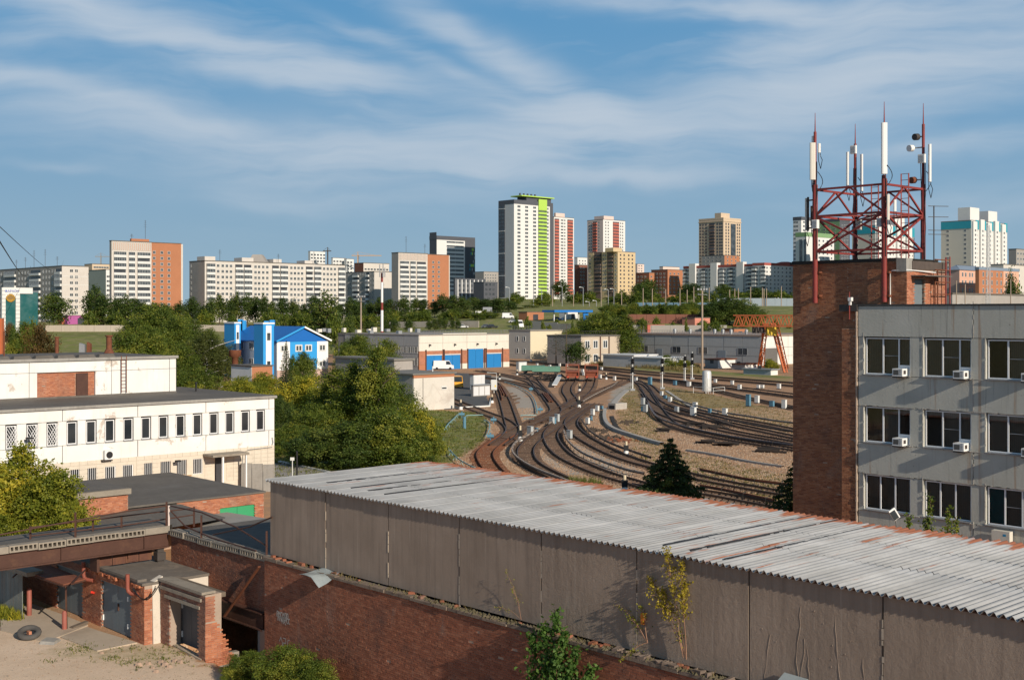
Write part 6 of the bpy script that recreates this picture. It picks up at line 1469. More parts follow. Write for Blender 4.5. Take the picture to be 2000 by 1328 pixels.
for i, (u0, u1) in enumerate(((818,865),(865,912),(912,951),(951,994))):
 mb = MB(); mb.fb(B.lit, B.lit.a(u0)+.04, B.lit.a(u1)-.04, 0, .3, zbk+1.9, zt+(.35 if i in (1,2) else 0)); part('wall_panel', mb, M_dp, B.o)
 mb = MB(); mb.fb(B.lit, B.lit.a(u0)+.04, B.lit.a(u1)-.04, 0.01, .3, zbk, zbk+1.86); part('wall_panel', mb, M_dp, B.o)
drs = [(832.5, 863, 695), (868, 899, 695), (914, 944, 684), (950, 979, 695)]
ed = [818]+[x for d in drs for x in d[:2]]+[994]
for i in range(0, len(ed), 2):
 mb = MB(); mb.fb(B.lit, B.lit.a(ed[i]), B.lit.a(ed[i+1]), -.15, .3, 1.3, zbk-.02); part('brick_pier', mb, brickmat('depot_brick', (.46,.17,.085), (.38,.13,.07), (.35,.26,.2), E2), B.o)
 mb = MB(); mb.fb(B.lit, B.lit.a(ed[i]), B.lit.a(ed[i+1]), -.15, .3, -.1, 1.28); part('pier_base', mb, M_dp if i > 1 else M_br1, B.o)
for (u0, u1, vt_) in drs:
 a0, a1 = B.lit.a(u0), B.lit.a(u1); zd = CZ-(vt_-HV)/F*B.C.y
 if vt_ > 690:
  mb = MB(); mb.fb(B.lit, a0, a1, -.1, .3, zd+.25, zbk-.02); part('brick_lintel', mb, MATS['depot_brick'], B.o)
  mb = MB(); mb.fb(B.lit, a0, a1, -.14, .3, zd, zd+.23); part('lintel', mb, M_frame, B.o)
 for k in range(2):
  w = (a1-a0)/2; mb = MB(); mb.fb(B.lit, a0+k*w+.03, a0+(k+1)*w-.03, .0, .1, 0, zd-.02); part('door_leaf', mb, plain('door_blue', (.02,.19,.47), .06, 1, .5), B.o)
 for a_ in (a0-.25, a1+.25):
  mb = MB(); mb.fb(B.lit, a_-.12, a_+.12, -.35, -.151, 0, zbk+.3); part('guard_post', mb, M_brown, B.o)
mb = MB(); x = 0
while x < B.ws-6:
 m2 = MB(); m2.fb(B.sh, x+.05, x+5.95, -.02, .2, 5.7, zt); part('side_panel', m2, plain('depot_white_shaded', (.42,.42,.40), .1, .4, .9, streak=.3), B.o)  # side panels: white greyed to carry the shade of this face
 m2 = MB(); m2.fb(B.sh, x+.05, x+5.95, -.0, .2, 3.0, 3.9); part('side_panel', m2, MATS['depot_white_shaded'], B.o)
 m2 = MB(); m2.fb(B.sh, x+.05, x+5.95, -.0, .2, 0, .9); part('side_panel', m2, MATS['depot_white_shaded'], B.o)
 winset(B, B.sh, [(x+.4+k*1.4, x+1.6+k*1.4, 3.95, 5.6) for k in range(4)]+[(x+.4+k*1.4, x+1.6+k*1.4, 1.0, 2.9) for k in range(4)], frame=.1)
 x += 6
mb = MB(); mb.fb(B.sh, 0, B.ws, .2, .3, -.5, zt); part('side_wall', mb, MATS['depot_white_shaded'], B.o)
mb = MB(); mb.fb(B.lit, -.1, B.wl+.1, -.1, B.ws, zt-.1, zt+.15); part('roof', mb, plain('depot_roof', (.26,.24,.215), .25, .3, .95), B.o)
rr = random.Random(6)
for k in range(12):
 a_, b_ = rr.uniform(2, B.wl-2), rr.uniform(2, 60); mb = MB(); mb.fb(B.lit, a_, a_+rr.uniform(.6,1.4), b_, b_+1, zt+.15, zt+rr.uniform(.7,1.4)); part('roof_vent', mb, M_greysteel if k % 2 else M_dp, B.o)
mb = MB()
for k in range(60): a_ = k*.6*B.wl/36 if k < 60 else 0; mb.fb(B.lit, a_, a_+.05, .1, .15, zt+.15, zt+1.1)
for z in (.6, 1.05): mb.fb(B.lit, 0, B.wl, .1, .14, zt+z, zt+z+.04)
part('roof_railing', mb, M_greysteel, B.o, kind='stuff')
for u_ in (836, 885, 929, 966):
 a_ = B.lit.a(u_+2); mb = MB(); mb.fb(B.lit, a_-.1, a_+.1, -.5, 0, zbk+1.5, zbk+1.6); mb.fb(B.lit, a_-.15, a_+.15, -.7, -.3, zbk+1.2, zbk+1.5); part('wall_lamp', mb, M_black, B.o)
BL = plain('bright_blue', (.035,.31,.68), .06, .5, .5); BLr = plain('blue_roof', (.015,.13,.44), .08, .5, .4); M_wh = plain('clean_white', (.78,.77,.75), .05, .5, .7)
B = Bd(541, 252, 440, 640.5, 668, 'blue_house', 'bright blue and white two-storey building with blue gabled roof and stair towers', 'building'); B.z0 = 0
L = B.lit; S = B.sh; zt = B.zt; W_ = B.wl; off = V_(B.o.location)
mb = MB(); mb.fb(L, 0, W_, .02, B.ws, -.5, zt-.02); part('core', mb, M_wh, B.o)
xs = [0, L.a(566), L.a(619), W_]
for i in range(3):
 mb = MB(); mb.fb(L, xs[i]+.01, xs[i+1]-.01, -.08, .02, 1.8, zt-.02); part('wall_panel', mb, BL if i == 1 else M_wh, B.o)
mb = MB(); mb.fb(L, -.02, W_+.02, -.14, .02, 0, 1.78); part('plinth', mb, plain('pink_plinth', (.50,.36,.31), .1, 2, .8), B.o)
zr = CZ-(640-HV)/F*B.C.y; mb = MB()
base = [L.p(-.5,-.6,zt), L.p(W_+.5,-.6,zt), L.p(W_/2,-.6,zr)]; bk = [L.p(-.5,B.ws,zt), L.p(W_+.5,B.ws,zt), L.p(W_/2,B.ws,zr)]
mb.add([L.p(0,-.1,zt), L.p(W_,-.1,zt), L.p(W_/2,-.1,zr-.3)], [(0,1,2)]); part('gable', mb, BLr, B.o)
for k, (i, j) in enumerate(((0, 2), (2, 1))):
 a, b_, c, d = [V_(q) for q in (base[i], base[j], bk[j], bk[i])]; up = V_((0,0,.22)); mb = MB(); mb.hull([a,b_,c,d], [a+up,b_+up,c+up,d+up]); part('roof_slope', mb, BLr, B.o)
 mb = MB(); mb.beam(a+up*.5-E1*-.05, b_+up*.5-E1*-.05, .1, .35); part('barge_board', mb, M_wh if k else BL, B.o)
winset(B, Fr(L.p(0,-.08,0), E2, -E1), [(L.a(u)-.85, L.a(u)+.85, CZ-(v1-HV)/F*252, CZ-(v0-HV)/F*252) for u, v0, v1 in ((583,674,688),(602,674,688),(554,674,688),(629,674,688),(629,707,720),(605,706,720),(583,706,720))], frame=.25)
mb = MB()
for k in range(int(B.ws/3)): mb.fb(S, k*3.0+.02, k*3.0+2.95, -.06, -.0, .5, zt-.1)
part('side_panel', mb, plain('pale_blue_panel', (.42,.48,.55), .1, .4, .7), B.o, kind='stuff')
winset(B, Fr(S.p(0,-.06,0), S.e, S.k), [(5+k*4, 6.8+k*4, z, z+1.7) for k in range(int((B.ws-7)/4)) for z in (2.4, 5.8)], frame=.2)
for (u0, u1, us, vt, Yt, lab) in ((514, 535, 496, 633, 248, 'near'), (458, 470, 438, 632, 259, 'far')):
 c = XY(u0, Yt); tL = Fr(c, E2, -E1); tS = Fr(c, -E1, E2); ztt = CZ-(vt-HV)/F*Yt; w = tL.a(u1); ds = tS.a(us)
 mb = MB(); mb.fb(tL, 0, w, 0, ds, 0, ztt); part('stair_tower', mb, BL, B.o)
 mb = MB(); mb.fb(tL, w*.25, w*.75, -.06, -.0, 2, ztt-.3); p_ = part('white_stripe', mb, M_wh, B.o)
 for z in (ztt-3.3, ztt-9): mb = MB(); mb.fb(tL, w*.35, w*.65, -.1, -.06, z, z+1.5); part('stair_window', mb, M_gwin, B.o)
 mb = MB(); mb.fb(tL, -.1, w+.1, -.1, ds, ztt, ztt+.3); part('roof', mb, M_wh, B.o)
for (u, v0, v1) in ((470,624,634),(476,626,634),(521,627,634),(532,625,636)):
 c = XY(u, 270); zz0, zz1 = CZ-(v1-HV)/F*270, CZ-(v0-HV)/F*270; mb = MB(); mb.box(c.x-.5, c.x+.5, c.y-.5, c.y+.5, zz0-2, zz1); part('chimney', mb, BL, B.o)
B = Bd(808, 169.6, 722, 887, 731, 'white_block', 'pale rendered block with peeling plaster and a flat grey roof beside the tracks', 'building')
M_ren = plain('peeling_render', (.60,.56,.50), .14, .6, .95, bstr=.6, dirtamt=.55, dirt=(.40,.34,.29))
zt = B.zt
mb = MB(); mb.fb(B.lit, 0, B.wl, 0, .3, -.2, zt-.55); part('wall', mb, M_ren, B.o)
mb = MB(); mb.fb(B.lit, -.02, B.wl+.02, -.03, .3, zt-.55, zt-.1); part('brick_course', mb, M_br1, B.o)
mb = MB(); mb.fb(B.sh, .01, B.ws, .01, B.wl-.1, -.2, zt-.1); part('side_wall', mb, M_pang, B.o)
mb = MB(); mb.fb(B.sh, -.2, B.ws, -.3, B.wl+.3, zt-.1, zt+.08); part('roof', mb, plain('grey_block_roof', (.20,.19,.17), .2, .5, .95), B.o)
mb = MB(); a_ = B.lit.a(866); mb.fb(B.lit, a_-.4, a_+.6, -.06, 0, zt-2.35, zt-1.85); q = part('vent_frame', mb, M_frame, B.o); mb = MB(); mb.fb(B.lit, a_-.3, a_+.5, -.09, -.06, zt-2.2, zt-2.02); part('vent', mb, M_black, q)
mb = MB(); mb.fb(B.lit, B.lit.a(826)-.03, B.lit.a(826)+.02, -.05, 0, .2, zt-.6); part('cable', mb, M_black, B.o)
mb = MB(); p = At(845, 737, 176); mb.tube([p, p+V_((-2.0,1,.15))], .12, 6); mb.tube([p, p+V_((0,0,1.6))], .09, 6); thing('roof_pipe', mb, M_cabw, 'white bent pipe with a mast lying on the grey block roof', 'pipe')
mb = MB(); pts = [G(872,768), G(952,779), G(956,792), G(920,798), G(868,800)]; mb.prism([(p.x,p.y) for p in pts], -.05, .06)
struct('asphalt_pad', mb, plain('asphalt', (.10,.098,.095), .2, 1, .9)); mb = MB(); pts = [G(886,728), G(960,733), G(950,779), G(876,770)]; mb.prism([(p.x,p.y) for p in pts], -.05, .055); struct('asphalt_pad', mb, MATS['asphalt'])
mb = MB(); q = [G(902,797), G(956,794), G(960,777)]
for a, b in zip(q, q[1:]): mb.beam(a+V_((0,0,.1)), b+V_((0,0,.1)), .25, .2)
thing('kerb', mb, M_cabw, 'white painted kerb at the corner of the asphalt pad', 'kerb')
for (uc, Y, ul, ur, vt, lab, rm, hh) in ((925, 216, 918, 947, 731, 'small white hut with a rust-red roof behind the grey one', M_rust, 0), (924, 199, 920, 957, 752, 'small pale grey metal hut on the asphalt pad by the tracks', M_greysteel, 0)):
 B = Bd(uc, Y, ul, ur, vt, 'hut', lab, 'hut', dmin=2.5); z = B.zt
 mb = MB(); mb.fb(B.lit, 0, B.wl, 0, B.ws, 0, z-.1); part('wall', mb, M_cabw if rm is M_rust else M_pang, B.o)
 mb = MB(); mb.fb(B.lit, -.15, B.wl+.15, -.2, B.ws+.2, z-.1, z+.05); part('roof', mb, rm, B.o)
 for k in range(3): mb = MB(); w = B.wl/3; mb.fb(B.lit, k*w+.08, (k+1)*w-.08, -.05, 0, .15, z-.3); part('door', mb, plain('pale_panel_door', (.62,.62,.62), .05, 1, .6), B.o)
o = root('gas_cabinet', 'white pipework cabinet with a yellow warning sign beside the grey hut', 'cabinet', G(965, 768)); p = G(965, 768); mb = MB(); mb.box(p.x-.5,p.x+.5,p.y-.4,p.y+.4,.6,2.3); part('casing', mb, M_cabw, o)
mb = MB(); mb.beam(p, p+V_((0,0,.6)), .12); mb.tube([p+V_((.4,0,2.3)), p+V_((.4,0,3.4)), p+V_((-1.2,0,3.5))], .05, 5); part('stand', mb, M_cabw, o); mb = MB(); mb.add([p+V_((.02,-.41,1.1)), p+V_((.42,-.41,1.1)), p+V_((.22,-.41,1.5))], [(0,1,2)]); part('warning_sign', mb, plain('sign_yellow', (.8,.55,.05), .05, 2, .5), o)
def vehicle(p, d, label, col, L=4.3, W=1.75, H=1.45, van=False, cat='car', group=None, name='parked_car'):
 """car with body, cabin, windows, wheels, lamps; p ground point, d heading"""
 d = V_((d[0], d[1], 0)).normalized(); e = V_((d.y, -d.x, 0)); f = Fr(p, d, e); z = p[2]; o = root(name, label, cat, p, group)
 mc = plain('paint_'+('%02d%02d%02d' % tuple(int(c*99) for c in col)), col, .04, 1, .3)
 def P_(x, y, h): q = V_(p)+d*x+e*y; q.z = z+h; return q
 h1 = H*.55 if not van else H*.5
 mb = MB(); mb.hull([P_(-L/2,-W/2,.3), P_(L/2,-W/2,.3), P_(L/2,W/2,.3), P_(-L/2,W/2,.3)], [P_(-L/2*.97,-W/2*.96,h1), P_(L/2*.95,-W/2*.96,h1*(.93 if not van else 1)), P_(L/2*.95,W/2*.96,h1*(.93 if not van else 1)), P_(-L/2*.97,W/2*.96,h1)]); part('body', mb, mc, o)
 if van: x0, x1, x2, x3 = -L/2*.97, L/2*.8, -L/2*.95, L/2*.55
 else: x0, x1, x2, x3 = -L*.42, L*.22, -L*.28, L*.06
 mb = MB(); mb.hull([P_(x0,-W*.46,h1), P_(x1,-W*.46,h1), P_(x1,W*.46,h1), P_(x0,W*.46,h1)], [P_(x2,-W*.40,H), P_(x3,-W*.40,H), P_(x3,W*.40,H), P_(x2,W*.40,H)]); c = part('cabin', mb, mc, o)
 for s in (-1, 1):
  mb = MB(); y0, y1 = s*(W*.46+.01), s*(W*.405+.01); xa0, xa1 = (x0+.25, x1-.15) if not van else (L*.12, L*.36); t0, t1 = .15, .85
  mb.quad(P_(xa0, y0+(y1-y0)*t0, h1+(H-h1)*t0), P_(xa1, y0+(y1-y0)*t0, h1+(H-h1)*t0), P_(min(xa1, x3), y0+(y1-y0)*t1, h1+(H-h1)*t1), P_(max(xa0, x2), y0+(y1-y0)*t1, h1+(H-h1)*t1)); part('side_window', mb, M_glass, c)
  for x in (-L*.32, L*.32):
   mb = MB(); q = P_(x, s*W*.44, .32); mb.tube([q, q+e*s*.14*1], .32, 12); part('wheel', mb, M_black, o)
  for x, m in ((L/2, M_whiteplast), (-L/2, M_red)): mb = MB(); q = P_(x*.975, s*W*.36, h1*.78); mb.beam(q-e*.12, q+e*.12, .1, .1); part('headlight' if x > 0 else 'tail_light', mb, m, o)
 mb = MB(); mb.quad(P_(x1+.01,-W*.4,h1+.06), P_(x1+.01,W*.4,h1+.06), P_(x3+.03,W*.36,H-.08), P_(x3+.03,-W*.36,H-.08)); part('windscreen', mb, M_glass, c)
 mb = MB(); mb.quad(P_(x0-.01,W*.4,h1+.06), P_(x0-.01,-W*.4,h1+.06), P_(x2-.03,-W*.36,H-.08), P_(x2-.03,W*.36,H-.08)); part('rear_window', mb, M_glass, c)
vehicle(G(891, 757), (-.2,1), 'yellow and red van half hidden behind the white rendered block', (.75,.36,.03), L=4.6, W=1.9, H=2.2, van=True, cat='van', name='parked_van')
vehicle(G(866, 722), (1,.1), 'white minibus parked before the blue doors behind the grey roof', (.72,.72,.72), L=5, W=2, H=2.2, van=True, cat='van', name='parked_van')
def wrow(fr, us, w, z0, z1): return [(fr.a(u)-w/2, fr.a(u)+w/2, z0, z1) for u in us]
B = Bd(1036, 362, 994, 1098, 647, 'cream_building', 'cream two-storey building with roof railing behind the yard tracks', 'building')
B.body(plain('cream_render', (.66,.58,.42), .06, .5, .9), plain('cream_render_shaded', (.50,.47,.41), .08, .5, .9), plain('flat_roof_grey', (.25,.23,.2), .2, .4, .9))  # second render is the cream with the side's shade mixed in
winset(B, Fr(B.sh.p(0,-.03,0), B.sh.e, B.sh.k), [(2+k*3.0, 3.0+k*3.0, z, z+1.5) for k in range(int(B.ws/3)-1) for z in (1.6, 5.2)], frame=.15)
mb = MB(); f = B.sh
for k in range(int(B.ws/.7)): mb.fb(f, k*.7, k*.7+.06, .1, .16, B.zt+.4, B.zt+1.6)
mb.fb(f, 0, B.ws, .1, .16, B.zt+1.55, B.zt+1.62); part('roof_railing', mb, M_greysteel, B.o, kind='stuff')
B = Bd(1135, 322, 1069, 1211, 658, 'beige_annex', 'beige brick two-storey annex with white windows and roof railings', 'building')
B.body(plain('beige_brick', (.50,.42,.33), .08, .5, .95), plain('beige_brick_shaded', (.34,.31,.28), .08, .5, .95), M_roofing)  # side uses a darkened beige, shade painted into the brick colour
winset(B, B.lit, [(B.lit.a(u)-w/2, B.lit.a(u)+w/2, z, z+2.2) for z in (.5, 4.2) for u, w in ((1147,1.9),(1163,1.9),(1182,1.9))], frame=.22)
for u_ in (1172, 1189): mb = MB(); a_ = B.lit.a(u_); mb.fb(B.lit, a_-.15, a_+.15, -.2, 0, 0, B.zt); part('downpipe', mb, M_brown, B.o)
mb = MB()
for k in range(int(B.wl/.8)): mb.fb(B.lit, k*.8, k*.8+.06, .1, .16, B.zt+.4, B.zt+1.5)
mb.fb(B.lit, 0, B.wl, .1, .16, B.zt+1.45, B.zt+1.52); part('roof_railing', mb, M_dksteel, B.o, kind='stuff')
B = Bd(1487, 318, 1212, 1640, 656, 'grey_hall', 'long grey panelled workshop hall with a white end wall and dark gate', 'hall')
zt = B.zt; mb = MB(); mb.fb(B.lit, .3, B.wl, .3, B.ws, -.3, zt-.2); part('core', mb, M_conc, B.o)
M_hg = plain('hall_grey', (.36,.38,.38), .1, .5, .85, streak=.3, dirt=(.25,.25,.24)); M_hw = plain('hall_white', (.70,.69,.65), .06, .6, .85, streak=.2)
x = 0; hh = [0, 2.3, 4.6, zt]
while x < B.ws-1:
 for i in range(3): mb = MB(); mb.fb(B.sh, x+.05, min(x+5.95, B.ws), random.uniform(-.03,.03), .3, hh[i]+.04, hh[i+1]-.04); part('wall_panel', mb, M_hg, B.o)
 x += 6
for i in range(3):
 for x in (0, 6, 12, 18): mb = MB(); mb.fb(B.lit, x+.05, x+5.95, 0, .3, hh[i]+.04, hh[i+1]-.04); part('wall_panel', mb, M_hw, B.o)
mb = MB(); mb.fb(B.lit, B.lit.a(1490), B.lit.a(1521), -.08, -.01, 0, 4.9); q = part('gate_frame', mb, M_frame, B.o); mb = MB(); mb.fb(B.lit, B.lit.a(1493), B.lit.a(1518), -.12, -.08, 0, 4.4); part('gate', mb, plain('gate_grey', (.13,.125,.12), .1, 1, .7), q)
winset(B, Fr(B.sh.p(0,-.03,0), B.sh.e, B.sh.k), [(B.sh.a(u1), B.sh.a(u0), 2.6, 4.4) for u0, u1 in ((1252,1266),(1313,1330),(1364,1382),(1441,1460))], frame=.12, framem=M_greysteel)
for u0, u1 in ((1283,1294),(1403,1418)): mb = MB(); mb.fb(B.sh, B.sh.a(u1), B.sh.a(u0), -.1, -.031, 0, 3.6); part('door', mb, plain('hall_door', (.20,.24,.28), .08, 1, .6), B.o)
mb = MB(); mb.fb(B.lit, -.2, B.wl, -.2, B.ws+.2, zt-.18, zt+.2); part('roof', mb, plain('hall_roof', (.30,.23,.19), .2, .4, .9), B.o)
mb = MB()
for k in range(int(B.ws/.9)): mb.fb(B.sh, k*.9, k*.9+.08, .1, .16, zt+.2, zt+1.1)
mb.fb(B.sh, 0, B.ws, .1, .16, zt+1.05, zt+1.12); part('roof_railing', mb, M_greysteel, B.o, kind='stuff')
for u_ in (1378, 1394, 1410, 1440, 1480, 1300, 1330): mb = MB(); p = V_(B.sh.p(B.sh.a(u_), 4, zt)); mb.tube([p, p+V_((0,0,1.3)), p+V_((0,0,1.6))], [.3,.5,.2], 8); part('roof_vent', mb, M_greysteel, B.o)
B = Bd(1292, 300, 1178, 1337, 700, 'white_shed', 'low white shed with pale tin roofs and whitewashed brick side', 'shed'); zt = B.zt
mb = MB(); mb.fb(B.lit, 0, B.wl, 0, B.ws, -.2, zt); part('wall', mb, plain('pale_brick_shaded', (.42,.43,.44), .12, 1.2, .9, dirtamt=.3, dirt=(.28,.27,.26)), B.o)  # white brick coloured grey for the shaded side, plus dirt blotches
mb = MB(); mb.fb(B.lit, .02, B.wl, -.05, 0, -.2, zt-.02); part('end_wall', mb, M_hw, B.o)
mb = MB(); mb.fb(B.lit, -.3, B.wl+.3, -.4, B.ws*.45, zt, zt+.2); part('roof', mb, plain('tin_white_roof', (.62,.62,.61), .08, .6, .5), B.o)
mb = MB(); mb.fb(B.lit, -.3, B.wl+.3, B.ws*.45, B.ws+.4, zt+.4, zt+.62); mb.fb(B.lit, 0, B.wl, B.ws*.46, B.ws, zt, zt+.4); part('roof', mb, MATS['tin_white_roof'], B.o)
for (uc, Y, ul, ur, vt, lab, m, rm) in ((1402, 301, 1377, 1436, 702, 'pale grey shed with a rust-edged roof beside the wooden pole', M_pang, M_rust),
 (1455, 292, 1429, 1485, 711, 'small grey hut with a dark rusty roof left of the crane leg', M_pang, M_rust), (1505, 268, 1452, 1519, 722, 'low grey metal hut nearest the tracks on the right', plain('metal_hut_grey', (.33,.36,.38), .1, 1, .6), M_greysteel)):
 B = Bd(uc, Y, ul, ur, vt, 'metal_hut', lab, 'hut', dmin=4); z = B.zt; mb = MB(); mb.fb(B.lit, 0, B.wl, 0, B.ws, -.2, z-.1); part('wall', mb, m, B.o)
 mb = MB(); mb.fb(B.lit, .05, B.wl-.05, -.06, 0, 0, z-.15); part('front_panel', mb, M_hw, B.o)
 mb = MB(); mb.fb(B.lit, -.3, B.wl+.3, -.4, B.ws+.3, z-.1, z+.12); part('roof', mb, rm, B.o)
 mb = MB(); a_ = B.sh.a((uc*2+ul)/3); mb.fb(B.sh, a_, a_+1, -.06, 0, 1.2, 2.0); part('window', mb, M_gwin, B.o)
B = Bd(1013, 286, 1008, 1029, 707, 'transformer_kiosk', 'grey metal kiosk beside the last blue door', 'kiosk', dmin=1.5); z = B.zt
mb = MB(); mb.fb(B.lit, 0, B.wl, 0, B.ws, 0, z); part('wall', mb, M_cabg, B.o); mb = MB(); mb.fb(B.lit, .2, B.wl/2-.03, -.05, 0, .2, z-.2); mb2 = MB(); mb2.fb(B.lit, B.wl/2+.03, B.wl-.2, -.05, 0, .2, z-.2); part('door', mb, M_cabw, B.o); part('door', mb2, M_cabw, B.o)
B = Bd(492, 190, 452, 532, 716, 'pump_house', 'small white and brick flat-roofed house in front of the blue building', 'house', dmin=5); z = B.zt
mb = MB(); mb.fb(B.lit, 0, B.wl, 0, B.ws, -.2, z); part('wall', mb, M_br1, B.o); mb = MB(); mb.fb(B.sh, 0.02, B.ws, -.04, 0, -.2, z-.1); part('side_wall', mb, M_wp, B.o); mb = MB(); mb.fb(B.lit, -.2, B.wl+.2, -.2, B.ws+.2, z, z+.15); part('roof', mb, M_roofing, B.o)
mb = MB(); mb.fb(B.lit, -.1, B.wl, -.12, -.0, 0, 1.6); part('plinth', mb, M_wp, B.o)
p = At(459, 703, 200); mb = MB(); mb.tube([p+V_((0,0,-1)), p+V_((0,0,.4)), p+V_((0,0,.6)), p+V_((0,0,1.6))], [.5,.5,.95,1.0], 14); thing('vent_drum', mb, M_rust, 'rusty red drum ventilator on a roof left of the blue building', 'ventilator')
mb = MB(); q0, q1 = G(590,793,4.6), G(636,785,4.6)
p0 = At(592,759,172); p1 = At(645,755,172); mb.tube([p0, p1, V_((p1.x, p1.y, 3)), V_((p1.x, p1.y, 0))], .16, 8); mb.tube([V_((p1.x,p1.y,2)), V_((p1.x+1.5,p1.y+1,2.2))], .12, 6); thing('pipe_gantry', mb, M_cabw, 'white pipe on a bent post between the bushes', 'pipe')
mb = MB(); p = At(636, 772, 170)
for k in range(7): mb.beam((p.x-1.1+k*.25, p.y, 0), (p.x-1.1+k*.25, p.y, p.z), .05)
mb.beam((p.x-1.1,p.y,p.z),(p.x+.4,p.y,p.z),.06); thing('small_gate', mb, M_cabw, 'small white barred gate below the bent pipe', 'gate')
B = Bd(770, 210, 655, 806, 702, 'low_warehouse', 'long low dark-roofed warehouse behind the green trees, left of the white block', 'warehouse', dmin=8); z = B.zt
mb = MB(); mb.fb(B.lit, 0, B.wl, 0, B.ws, -.2, z-.2); part('wall', mb, M_pang, B.o); mb = MB(); mb.fb(B.lit, -.3, B.wl+.3, -.3, B.ws+.3, z-.2, z+.1); part('roof', mb, MATS['grey_block_roof'], B.o)
Yc = 286; o = root('gantry_crane', 'orange-red lattice gantry crane standing over the grey hall end', 'crane', XY(1500, Yc)); M_or = plain('crane_orange', (.48,.13,.05), .15, 1, .6)
zt_, zb_ = CZ-(616-HV)/F*Yc, CZ-(637-HV)/F*Yc
A0, A1 = XY(1437, Yc), XY(1640, Yc-14)
def C_(s, z, o_=0): q = A0.lerp(A1, s)+V_((0, o_, 0)); q.z = z; return q
for o_ in (0, 3):
 for z in (zt_, zb_): mb = MB(); mb.beam(C_(0,z,o_), C_(1,z,o_), .28); part('chord', mb, M_or, o)
 N = 13
 for k in range(N):
  mb = MB(); mb.beam(C_(k/N,zb_,o_), C_((k+.5)/N,zt_,o_), .16); mb.beam(C_((k+.5)/N,zt_,o_), C_((k+1)/N,zb_,o_), .16); part('brace', mb, M_or, o)
for (ut, ub, vb) in ((1494,1480,706), (1490,1486,712), (1506,1532,728), (1512,1534,720), (1600,1640,730)):
 Yb = 32400/(vb-HV) if vb > 715 else Yc+8; mb = MB(); a = At(ut, 632, Yc+1); b = XY(ub, Yb); mb.beam(a, b, .4); part('leg', mb, M_or, o)
 mb = MB(); mb.beam(a+V_((.9,0,0)), b+V_((.7,0,0)), .2)
 for k in range(10): mb.beam(a.lerp(b, k/10), a.lerp(b, (k+.5)/10)+V_((.8,0,0)), .1); mb.beam(a.lerp(b, (k+.5)/10)+V_((.8,0,0)), a.lerp(b, (k+1)/10), .1)
 part('leg_lattice', mb, M_or, o, kind='stuff')
p = At(1506, 650, Yc-1); mb = MB(); mb.box(p.x-1.1, p.x+1.1, p.y-1, p.y+1, p.z-.6, p.z+1.6); part('cabin', mb, plain('cab_yellow', (.65,.45,.05), .08, 1, .5), o)
p = At(1481, 648, Yc-.5); mb = MB(); mb.box(p.x-1.3, p.x+1.3, p.y-.8, p.y+.8, p.z-.3, p.z+1.2); part('trolley', mb, M_dksteel, o)
def pole(u, vb, vt, Y, r, lab, mat, cat='pole', name='wooden_pole', floods=0):
 p = XY(u, Y); z0 = gz(p); z1 = CZ-(vt-HV)/F*Y; o = root(name, lab, cat, (p.x, p.y, z0)); mb = MB(); mb.tube([(p.x,p.y,z0-1), (p.x,p.y,z1)], [r, r*.7], 8); part('shaft', mb, mat, o)
 if floods:
  mb = MB(); mb.box(p.x-1.1, p.x+1.1, p.y-.4, p.y+.4, z1-1.2, z1-1.1); mb.beam((p.x-1.1,p.y,z1),(p.x+1.1,p.y,z1),.12)
  for k in (-1, -.3, .4, 1): mb.box(p.x+k-.2, p.x+k+.2, p.y-.5, p.y-.1, z1-.1, z1+.35)
  part('floodlights', mb, M_greysteel, o, kind='stuff')
 return o
pole(1371.5, 722, 566, 294, .30, 'tall weathered floodlight pole standing before the grey hall', plain('pole_concrete', (.33,.26,.20), .2, 1, .9), floods=1)
pole(705, 655, 580, 330, .28, 'tall pale floodlight pole rising behind the depot roof', plain('pole_concrete', (.33,.26,.20), .2, 1, .9), floods=1)
p = XY(746, 345); o = root('chimney_mast', 'thin red and white banded mast with cell antennas behind the depot', 'mast', p); z0, z1 = 3, CZ-(533-HV)/F*345; seg = [(0,.25),(.25,.52),(.52,.62),(.62,.88),(.88,1.0)]
for k, (a, b) in enumerate(seg): mb = MB(); mb.tube([(p.x,p.y,z0+(z1-z0)*a),(p.x,p.y,z0+(z1-z0)*b)], .42-.12*a, 10); part('band', mb, (M_red if k % 2 == 0 else M_wh), o)
for k in range(5): mb = MB(); t_ = k*1.3; mb.beam((p.x+.8*math.cos(t_),p.y+.8*math.sin(t_),z1-1.2),(p.x+.8*math.cos(t_),p.y+.8*math.sin(t_),z1+1.4+.3*k),.25); mb.beam((p.x,p.y,z1),(p.x+.8*math.cos(t_),p.y+.8*math.sin(t_),z1),.1); part('antenna', mb, M_greysteel, o)
# ---------------- the far city ----------------
M_pink = plain('pale_pink_render', (.66,.52,.46), .06, .2, .9); M_whr = plain('far_white_render', (.66,.65,.63), .05, .2, .9); M_yel = plain('yellow_render', (.56,.43,.26), .05, .2, .9)
M_redb = plain('red_balcony_panel', (.46,.13,.09), .06, .3, .8); M_beig = plain('beige_cladding', (.55,.43,.31), .06, .2, .9); M_brn = plain('brown_cladding', (.17,.12,.10), .08, .2, .9); M_dk = plain('charcoal_cladding', (.085,.09,.105), .1, .2, .6)
M_lime = plain('lime_panel', (.40,.60,.10), .04, .3, .6); M_teal = plain('teal_panel', (.03,.30,.38), .05, .3, .6); M_gre = plain('green_panel', (.20,.33,.16), .05, .3, .7); M_tealg = glassmat('teal_glass', (.02,.10,.10), .08, .03)
def u2(fr, lst, w): return [(fr.a(u)-w/2, fr.a(u)+w/2) for u in lst]
def span(fr, l): return [tuple(sorted((fr.a(a), fr.a(b)))) for a, b in l]
def oF(fr, d): return Fr(V_(fr.o)-fr.k*d, fr.e, fr.k)
